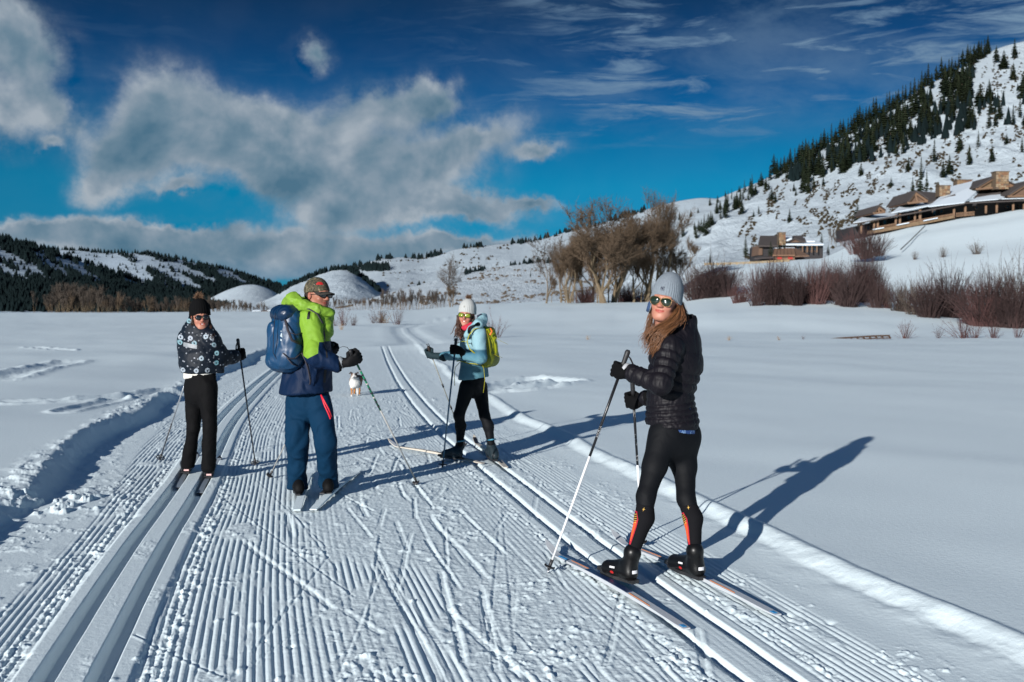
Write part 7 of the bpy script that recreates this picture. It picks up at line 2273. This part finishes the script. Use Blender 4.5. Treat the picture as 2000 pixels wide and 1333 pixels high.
boot(rt, G(406, 934, 0.02), G(403, 919, 0.02), P(404, 911, 9.1), M_BOOTB, 1.0, h=0.008, zs=0.02)
for x_, y_ in ((361, 920), (405, 929)):
    t = MB(); t.box(P(x_, y_, 9.15 if x_ < 380 else 8.90) - np.array(rt.location), (0.045, 0.012, 0.014)); t.build('heel_patch', mat('pink_heel_patch', (0.62, 0.38, 0.36), 0.5), rt)
M_KNITB = cloth('black_rib_knit', (0.004, 0.004, 0.0045), 0.95, spec=0.1)
hb = beanie(rt, frW, SW_, M_KNITB, zcut=0.020, top=0.040, tip=0.0, h=0.006, tiltb=0.05, thick=0.015, ribs=30)
pompom(rt, frW(0.0, -0.01, 0.185), 0.052, mat('tan_pompom_fur', (0.17, 0.095, 0.055), 0.9, 0.4, 30), rt)
shades(rt, frW, SW_, M_LENSB, M_BLK, 'round')
M_HAIRB = mat('dark_brown_long_hair', (0.040, 0.018, 0.010), 0.5, 0.4, 40)
hair_strands('hair', rt, [[frW(-0.068, 0.02, 0.0), frW(-0.075, 0.03, -0.06), frW(-0.068, 0.06, -0.12), P(413, 660, 8.98)], [frW(-0.07, 0.01, 0.0), frW(-0.078, 0.03, -0.08), P(412, 656, 8.97), P(415, 664, 8.96)]], M_HAIRB, 34, 0.008, 0.005, 41)
hair_strands('hair', rt, [[frW(0.072, 0.02, 0.01), frW(0.078, 0.03, -0.05), frW(0.072, 0.045, -0.09)]], M_HAIRB, 16, 0.006, 0.005, 42)
tR, bR_ = P(464, 662, 9.40), G(497, 913)
ax1 = unit(tR - bR_); gR = P(469, 695, 9.42); gR = bR_ + ax1 * np.dot(gR - bR_, ax1)
glove(rt, gR, ax1, gR - wrR, wrR + unit(gR - wrR) * 0.01, 1 if np.cross(ax1, gR - wrR)[1] < 0 else -1, M_GLOVEB, 1.15, h=0.007)
tL, bL_ = P(377, 700, 9.72), G(308, 902)
ax2 = unit(tL - bL_); gL = P(373, 715, 9.70); gL = bL_ + ax2 * np.dot(gL - bL_, ax2)
glove(rt, gL, ax2, V3(0.2, 1, 0), wrL, -1, M_GLOVEB, 1.15, h=0.008)
ski_pole('black ski pole in the right hand of the woman in the flower-print jacket', tR, bR_, [(0.1, 0.97, M_PK)], r=0.0082, basket='round', strap=[tR - ax1 * 0.02, P(461, 675, 9.38), P(460, 692, 9.36), P(464, 700, 9.36)])
ski_pole('silver and black ski pole slanting left behind the woman in the flower-print jacket', tL, bL_, [(0.1, 0.62, mat('pole_silver', (0.45, 0.47, 0.50), 0.3, metal=0.6)), (0.62, 0.97, M_PK)], r=0.0085, basket='round')
M_SKIG = mat('ski_grey', (0.22, 0.26, 0.30), 0.35)
for a, hp, tp, lab in ((G(344, 951), G(361, 926), G(357, 912), 'black-edged grey ski in the left groove under the leftmost woman'), (G(386, 962), G(406, 934), G(403, 919), 'black-edged grey ski in the right groove under the leftmost woman')):
    d_ = unit((hp - a) * [1, 1, 0]); d_ = unit(d_ + V3(-0.05, 0.2, 0)); 
    ski(lab, a, a + d_ * 1.8, (-0.024, -0.022), M_PB, None, [(0.01, 0.34, M_SKIG, 0.72, 0), (0.6, 0.97, M_SKIG, 0.72, 0), (0.012, 0.03, M_SKIW, 0.9, 0)], 0.062, 'skis of the leftmost woman', (tp, hp))

# ============ woman in the light blue jacket ==================================
WR = empty('person', tuple(G(932, 900)), 'woman in light blue jacket and white bobble hat, smiling over her shoulder', 'person')
rt = WR; YR_ = 10.12
m_, nt = new_mat('light_blue_softshell')
co = nt.add('ShaderNodeTexCoord').outputs['Object']
gz_ = nt.sep(co)[2]
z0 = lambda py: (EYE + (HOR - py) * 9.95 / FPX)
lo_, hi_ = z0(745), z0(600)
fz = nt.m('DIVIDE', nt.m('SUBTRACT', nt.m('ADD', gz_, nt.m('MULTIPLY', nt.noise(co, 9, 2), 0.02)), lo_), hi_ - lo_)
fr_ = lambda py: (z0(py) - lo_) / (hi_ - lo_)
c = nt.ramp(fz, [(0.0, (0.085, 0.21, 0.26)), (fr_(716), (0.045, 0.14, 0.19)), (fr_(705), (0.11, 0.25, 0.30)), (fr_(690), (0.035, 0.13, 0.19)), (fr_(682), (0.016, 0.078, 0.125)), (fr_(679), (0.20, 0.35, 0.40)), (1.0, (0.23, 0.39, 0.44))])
finish(nt, c, 0.75, nt.noise(co, 140, 2), 0.2, 0.001)
M_SOFT = m_
tf = unit(V3(-0.93, 0.36, 0)); tr_ = unit(V3(tf[1], -tf[0], 0))
hemP, waiP, cheP, uppP, necP = P(925, 734, YR_), P(926, 708, YR_), P(928, 675, YR_), P(931, 652, YR_), P(930, 640, YR_)
shL, elL, wrL = P(934, 652, 9.95), P(938, 699, 9.88), P(908, 695, 9.93)
shR, elR, wrR = P(922, 652, 10.28), P(896, 693, 10.38), P(864, 697, 10.44)
hipL, knL, anL = P(913, 762, 10.04), P(896, 812, 9.98), P(898, 868, 10.10)
hipR, knR, anR = P(936, 762, 10.20), P(946, 812, 10.08), P(959, 868, 10.02)
pel = (hipL + hipR) / 2
frR = Frame(P(911.5, 616, 10.06), unit(V3(-0.20, -0.975, -0.04)), unit(V3(0.10, 0, 1)))
SR_ = 0.98
make_body(rt, [(waiP, cheP, 0.10, 0.11), (pel + Z3 * 0.08, waiP, 0.09, 0.09), (hipL, knL, 0.045, 0.032), (knL, anL, 0.032, 0.025), (hipR, knR, 0.045, 0.032), (knR, anR, 0.032, 0.025),
               (cheP, shL, 0.08, 0.05), (shL, elL, 0.045, 0.038), (elL, wrL, 0.036, 0.026), (cheP, shR, 0.08, 0.05), (shR, elR, 0.045, 0.038), (elR, wrR, 0.036, 0.026)],
          frR, SR_, M_SKIN1, h=0.0045, smile=1.2)
make_teeth(frR, SR_, rt)
v = Vol(np.minimum(np.minimum(anL, anR), np.minimum(knL, knR)) - 0.15, np.maximum(np.maximum(hipL, hipR), anL) + 0.22, 0.0075)
torso(v, [(pel + Z3 * 0.05, 0.140, 0.118), (pel + Z3 * 0.10, 0.140, 0.112)], tf)
for a, b, c in ((hipL, knL, anL), (hipR, knR, anR)):
    mid = b * 0.62 + c * 0.38 - tf * 0.015
    v.cap(a + Z3 * 0.03, b, 0.084, 0.052, 0.015).cap(b, mid, 0.051, 0.053, 0.03).cap(mid, c, 0.052, 0.036, 0.03)
v.build('leggings', M_LEG, rt, 1, wrinkle(0.002, 12, 43))
lo = np.minimum(np.minimum(wrL, wrR), hemP) - 0.26; hi = np.maximum(np.maximum(shL, shR), np.maximum(necP, wrR)) + 0.24
v = Vol(lo, hi, 0.0072)
torso(v, [(hemP - Z3 * 0.03, 0.178, 0.150), (waiP, 0.150, 0.128), (cheP, 0.165, 0.130), (uppP, 0.150, 0.105)], tf, 0.04)
v.cap(cheP + tf * 0.03 + tr_ * 0.06, cheP + tf * 0.03 - tr_ * 0.06, 0.09, 0.09, 0.05)
v.cap(uppP, necP, 0.11, 0.08, 0.03)
v.cap(uppP, shL, 0.09, 0.074, 0.03).cap(uppP, shR, 0.09, 0.074, 0.03)
v.cap(shL, elL, 0.074, 0.064, 0.02).cap(elL, wrL, 0.062, 0.045, 0.02)
v.cap(shR, elR, 0.070, 0.060, 0.02).cap(elR, wrR, 0.058, 0.045, 0.02)
v.cut(hemP - Z3 * 0.028, unit(V3(0.10, 0, -1)))
v.cap(necP + frR.f * 0.02, necP + Z3 * 0.15 + frR.f * 0.05, 0.055, 0.07, 0.01, op='sub')
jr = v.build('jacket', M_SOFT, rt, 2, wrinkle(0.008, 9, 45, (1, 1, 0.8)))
# hood behind the neck
v = Vol(necP - 0.25, necP + 0.25, 0.007)
hp_ = [P(912, 655, 9.92), P(922, 645, 9.90), P(934, 634, 9.92), P(942, 625, 10.02), P(944, 621, 10.12)]
v.path(hp_, [0.034, 0.042, 0.046, 0.046, 0.040], 0.03)
v.path([hp_[-1], P(940, 625, 10.22), P(926, 640, 10.24)], [0.04, 0.04, 0.035], 0.03)
v.cap(P(938, 636, 10.05), P(936, 648, 10.1), 0.055, 0.08, 0.04)
v.build('hood', mat('hood_light_blue', (0.22, 0.38, 0.43), 0.75), rt, 1, wrinkle(0.007, 14, 46))
ed = MB(); off = np.array(rt.location); ed.tube([p - off for p in [P(933, 618, 9.99), P(940, 615, 10.03), P(946, 620, 10.1), P(946, 630, 10.1)]], 0.012, 6); ed.build('hood_edge', mat('navy_trim', (0.012, 0.022, 0.05), 0.7), rt, True)
sc_ = Vol(P(910, 640, 10) - 0.14, P(910, 640, 10) + 0.14, 0.006)
sc_.path([P(905, 642, 9.98), P(912, 640, 9.95), P(920, 634, 9.96)], [0.026, 0.028, 0.022], 0.02)
sc_.build('neck_scarf', mat('red_scarf', (0.45, 0.015, 0.04), 0.8), rt, 1, wrinkle(0.005, 20, 47))
bl_ = boot(rt, G1(902, 898), G1(862, 894), P(898, 872, 10.14), mat('dark_teal_boot', (0.010, 0.020, 0.026), 0.5), 1.0, h=0.0075)
br_ = boot(rt, G1(967, 902), G1(953, 889), P(959, 872, 10.04), mat('dark_teal_boot', (0.010, 0.020, 0.026), 0.5), 1.0, h=0.0075)
for x_, y_, Y_ in ((900, 863, 10.0), (960, 860, 9.95)):
    t = MB(); t.tube([P(x_ - 7, y_ + 1, Y_ + .03) - off, P(x_, y_, Y_ - 0.03) - off, P(x_ + 8, y_ - 1, Y_ + .03) - off], 0.008, 6); t.build('ankle_strap', mat('teal_strap', (0.05, 0.22, 0.32), 0.6), rt, True)
M_KNITW = cloth('white_knit', (0.40, 0.41, 0.40), 0.9)
hw = beanie(rt, frR, SR_, M_KNITW, zcut=0.022, top=0.036, tip=0.0, h=0.0055, tiltb=0.05, thick=0.012, ribs=34)
pompom(rt, frR(0.0, -0.01, 0.178), 0.040, mat('brown_pompom_fur', (0.14, 0.075, 0.04), 0.9, 0.4, 30), rt, 9, 300)
decal('hat_badge', hw, frR(0.012, 0.1, 0.085), -frR.r, frR.u, [(-0.006, -0.008), (0.006, -0.008), (0.006, 0.008), (-0.006, 0.008)], mat('badge_grey', (0.25, 0.24, 0.22), 0.6), rt, 0.003, 0.01, frR.f)
shades(rt, frR, SR_, mat('yellow_green_lens', (0.20, 0.24, 0.015), 0.1, 0.3, 30, spec=0.8, coat=0.4), M_BLK, 'wide')
hg = [[frR(0.066, 0.03, 0.0), frR(0.078, 0.035, -0.06), P(897, 648, 10.0), P(895, 662, 9.98)], [frR(0.066, 0.01, 0.0), frR(0.08, 0.03, -0.07), P(900, 650, 9.97), P(901, 664, 9.95)], [frR(0.07, 0.02, -0.02), P(898, 636, 9.99), P(893, 650, 9.98), P(892, 656, 9.98)]]
M_HAIRC = mat('brown_long_hair', (0.060, 0.028, 0.018), 0.5, 0.4, 40)
hair_strands('hair', rt, hg, M_HAIRC, 130, 0.015, 0.0065, 51)
hair_strands('hair', rt, [[frR(-0.070, 0.02, 0.01), frR(-0.078, 0.02, -0.05), frR(-0.066, 0.03, -0.10)]], M_HAIRC, 30, 0.009, 0.006, 52)
tL, bL_ = P(891, 661, 9.93), G(863, 918)
ax1 = unit(tL - bL_); gL = P(889, 685, 9.93); gL = bL_ + ax1 * np.dot(gL - bL_, ax1)
glove(rt, gL, ax1, gL - wrL, wrL + unit(gL - wrL) * 0.01, 1 if np.cross(ax1, gL - wrL)[1] < 0 else -1, M_GLOVEB, 1.1, h=0.007)
tR, bR_ = P(836, 677, 10.48), G(909, 873)
ax2 = unit(tR - bR_); gR = P(842, 693, 10.5); gR = bR_ + ax2 * np.dot(gR - bR_, ax2)
glove(rt, gR, ax2, gR - wrR, wrR + unit(gR - wrR) * 0.01, 1 if np.cross(ax2, gR - wrR)[1] < 0 else -1, cloth('teal_black_glove', (0.008, 0.022, 0.028), 0.8), 1.15, h=0.007)
ski_pole('slate blue ski pole in the near hand of the woman in light blue', tL, bL_, [(0.1, 0.97, mat('pole_slate_blue', (0.05, 0.13, 0.20), 0.4))], r=0.0095, basket='round')
pt = ski_pole('thin pole with a cork grip in the far hand of the woman in light blue', tR, bR_, [(0.1, 0.97, mat('pole_olive_grey', (0.20, 0.20, 0.17), 0.4))], r=0.0062, basket='half', grip_mat=mat('dark_cork_grip', (0.03, 0.02, 0.016), 0.7),
              strap=[tR + ax2 * 0.0, P(833, 673, 10.46), P(837, 672, 10.46), P(840, 680, 10.46)])
for f in (0.36, 0.58):
    s_ = MB(); a = tR + (bR_ - tR) * f - bR_; b = tR + (bR_ - tR) * (f + 0.03) - bR_; s_.tube([a, b], 0.010, 8); s_.build('clamp', M_GRIP, pt, True)
M_SKIY = mat('ski_cream', (0.55, 0.50, 0.42), 0.4)
for a, b, hp, tp, lab in ((G(943, 910), G(757, 874), G1(902, 898), G1(862, 894), 'pale ski pointing left across the trail under the woman in light blue'), (G(988, 918), G(925, 866), G1(967, 902), G1(953, 889), 'pale ski with black tip under the far boot of the woman in light blue')):
    far_ = 'black tip' in lab
    ski(lab, a, b, (0.014, 0.018), M_SKIY, None, [(0.10, 0.45, M_PB if True else M_SKIY, 0.5, 0), (0.86, 0.97, M_PB if far_ else M_SKIW, 0.9, 0)], 0.050, 'skis of the woman in light blue', (tp, hp), lift=0.07)

# yellow backpack
yb = empty('backpack', tuple(P(957, 716, 10.1)), 'yellow-green backpack with dangling straps on the woman in light blue', 'backpack')
off = np.array(yb.location)
M_YEL = mat('yellow_green_pack', (0.28, 0.30, 0.004), 0.5, 0.15, 6.0, 0.3, 0.002, 60.0); M_YEL2 = mat('olive_pack_panel', (0.14, 0.16, 0.004), 0.55, 0.15, 6.0, 0.3, 0.002, 60.0); M_YST = mat('yellow_webbing', (0.34, 0.31, 0.006), 0.6)
bd = unit(V3(0.92, -0.38, 0)); wv = unit(np.cross(bd, Z3)); c_ = P(953, 680, 10.06)
v = Vol(c_ - V3(.25, .28, .32), c_ + V3(.25, .28, .32), 0.007)
for dx in (-0.07, 0, 0.07):
    v.cap(c_ + wv * dx + Z3 * 0.13 - bd * 0.02, c_ + wv * dx - Z3 * 0.11 + bd * 0.01, 0.062, 0.082, 0.05)
v.build('pack_body', M_YEL2, yb, 2, wrinkle(0.008, 10, 61))
v = Vol(c_ - V3(.25, .28, .32), c_ + V3(.25, .28, .34), 0.007)
v.cap(c_ + Z3 * 0.15 + wv * .05 - bd * 0.01, c_ + Z3 * 0.15 - wv * .05 - bd * 0.01, 0.066, 0.066, 0.04)
v.cap(c_ + Z3 * 0.11 + bd * 0.035, c_ - Z3 * 0.04 + bd * 0.055, 0.055, 0.050, 0.04)
v.build('pack_lid', M_YEL, yb, 1, wrinkle(0.008, 14, 62))
st = MB()
ribbon([P(940, 640, 9.90), P(926, 643, 9.86), P(916, 655, 9.87), P(912, 668, 9.87), P(917, 682, 9.85), P(926, 690, 9.84), P(940, 694, 9.95)], 0.012)
ribbon([P(891, 671, 9.97), P(904, 667, 9.90), P(914, 668, 9.86)], 0.009)
ribbon([P(950, 700, 9.93), P(935, 712, 9.92), P(915, 710, 9.95), P(898, 705, 10.0), P(893, 706, 10.05)], 0.016)
st.build('harness', M_YST, yb, True)
st = MB()
ribbon([P(898, 708, 9.97), P(889, 718, 9.96), P(887, 735, 9.96), P(888, 754, 9.96)], 0.010)
ribbon([P(941, 708, 9.93), P(945, 722, 9.93), P(947, 742, 9.94), P(944, 768, 9.94)], 0.010)
ribbon([P(963, 656, 9.98), P(975, 665, 9.99), P(992, 673, 10.0)], 0.005)
ribbon([P(962, 690, 9.98), P(972, 696, 9.99), P(981, 699, 10.0)], 0.007)
ribbon([P(950, 645, 9.95), P(955, 665, 9.92), P(958, 690, 9.92)], 0.008)
st.build('loose_straps', M_YST, yb, True)
ol = MB(); ol.tube([p - off for p in [P(958, 642, 9.97), P(961, 648, 9.95), P(957, 655, 9.93)]], 0.010, 6); ol.build('orange_loop', mat('orange_loop', (0.65, 0.16, 0.02), 0.6), yb, True)

# ============ dog ===============================================================
YD = 17.6
dg = empty('dog', tuple(G(692, 775)), 'small brown and white dog trotting towards the camera on the trail', 'dog')
fd = unit(V3(0.06, -1, 0)); sd_ = V3(1, 0.06, 0)
g0 = G(692, 775, Hm(-2.78, 17.55) - 0.006); Dp = lambda x, y, z: g0 + sd_ * x - fd * y + Z3 * z
v = Vol(g0 - V3(0.25, 0.3, 0.05), g0 + V3(0.25, 0.75, 0.55), 0.0075)
v.cap(Dp(0, 0.02, 0.235), Dp(0.0, 0.14, 0.265), 0.092, 0.098, 0.05, mod=None)
v.cap(Dp(0.0, 0.14, 0.265), Dp(0.02, 0.42, 0.285), 0.095, 0.075, 0.05)
v.cap(Dp(0, 0.06, 0.29), Dp(0.0, -0.04, 0.345), 0.070, 0.058, 0.04)
v.ell(Dp(0, -0.07, 0.365), (0.052, 0.060, 0.050), k=0.02)
v.cap(Dp(0, -0.11, 0.352), Dp(0, -0.165, 0.338), 0.028, 0.019, 0.02)
v.ell(Dp(0.03, -0.10, 0.36), (0.022, 0.03, 0.02), k=0.02).ell(Dp(-0.03, -0.10, 0.36), (0.022, 0.03, 0.02), k=0.02)
# ears: half-pricked with folded tips
for s_ in (-1, 1):
    v.cap(Dp(s_ * 0.035, -0.06, 0.405), Dp(s_ * 0.062, -0.055, 0.428), 0.020, 0.013, 0.012)
    v.cap(Dp(s_ * 0.062, -0.055, 0.428), Dp(s_ * 0.088, -0.075, 0.405), 0.013, 0.009, 0.006)
# front legs: left mid-step, wrist forward
for s_, fy, fz, ky in ((-1, -0.05, 0.012, -0.02), (1, 0.06, 0.012, 0.03)):
    v.cap(Dp(s_ * 0.048, 0.03, 0.24), Dp(s_ * 0.046, ky + 0.02, 0.13), 0.042, 0.026, 0.03)
    v.cap(Dp(s_ * 0.046, ky + 0.02, 0.13), Dp(s_ * 0.042, fy + 0.01, 0.035), 0.025, 0.020, 0.01)
    v.cap(Dp(s_ * 0.042, fy + 0.01, 0.024), Dp(s_ * 0.042, fy - 0.02, 0.018), 0.024, 0.019, 0.01)
# hind legs: knee forward, hock back
for s_, fy in ((-1, 0.50), (1, 0.36)):
    v.cap(Dp(s_ * 0.05, 0.42, 0.27), Dp(s_ * 0.055, 0.36, 0.17), 0.06, 0.035, 0.04)
    v.cap(Dp(s_ * 0.055, 0.36, 0.17), Dp(s_ * 0.05, fy + 0.03, 0.105), 0.033, 0.020, 0.02)
    v.cap(Dp(s_ * 0.05, fy + 0.03, 0.105), Dp(s_ * 0.05, fy, 0.03), 0.019, 0.017, 0.01)
    v.cap(Dp(s_ * 0.05, fy, 0.022), Dp(s_ * 0.05, fy - 0.03, 0.018), 0.021, 0.018, 0.01)
v.cap(Dp(0.02, 0.46, 0.30), Dp(0.03, 0.56, 0.33), 0.035, 0.018, 0.03)
M_DW = mat('dog_white_fur', (0.55, 0.54, 0.52), 0.9, 0.12, 40, 0.6, 0.006); M_DB = mat('dog_brown_fur', (0.17, 0.085, 0.045), 0.9, 0.3, 40, 0.6, 0.006); M_DK = mat('dog_dark_fur', (0.045, 0.035, 0.035), 0.9, 0.3, 40, 0.6, 0.006); M_DR = mat('dog_rust_fur', (0.36, 0.15, 0.04), 0.9, 0.3, 40, 0.6, 0.006)
def dogcol(c):
    q = c - g0; x = q @ sd_; y = -(q @ fd); z = q[:, 2]
    m = np.zeros(len(c), int)
    m[(y > 0.10) & (z > 0.2)] = 2
    m[(np.abs(x) > 0.075) & (z > 0.16) & (z < 0.33) & (y > 0.03)] = 1
    m[(x > 0.012) & (z > 0.335) & (y > -0.125)] = 2
    m[(x < -0.022) & (z > 0.35) & (y > -0.125)] = 1
    m[(z > 0.40) & (np.abs(x) > 0.03)] = 2
    m[(x < -0.02) & (z < 0.15) & (z > 0.035) & (x < -0.036) & (y < 0.1)] = 3
    m[(y > 0.3) & (z < 0.12)] = 3
    return m
db = v.build('body', [M_DW, M_DB, M_DK, M_DR], dg, 1, wrinkle(0.008, 30, 71, (1, 1, 0.6), False), dogcol)
nz = MB(); off = np.array(dg.location)
def ball(mb, c, r, n=8):
    th = np.linspace(0, math.pi, 6)
    mb.tube([c + Z3 * (-math.cos(t) * r) for t in th], [max(1e-4, math.sin(t) * r) for t in th], n)
ball(nz, Dp(0, -0.184, 0.344) - off, 0.012); nz.build('nose', M_GRIP, dg, True)
for s_ in (-1, 1):
    e_ = MB(); ball(e_, Dp(s_ * 0.025, -0.122, 0.375) - off, 0.008); e_.build('eye', M_GRIP, dg, True)
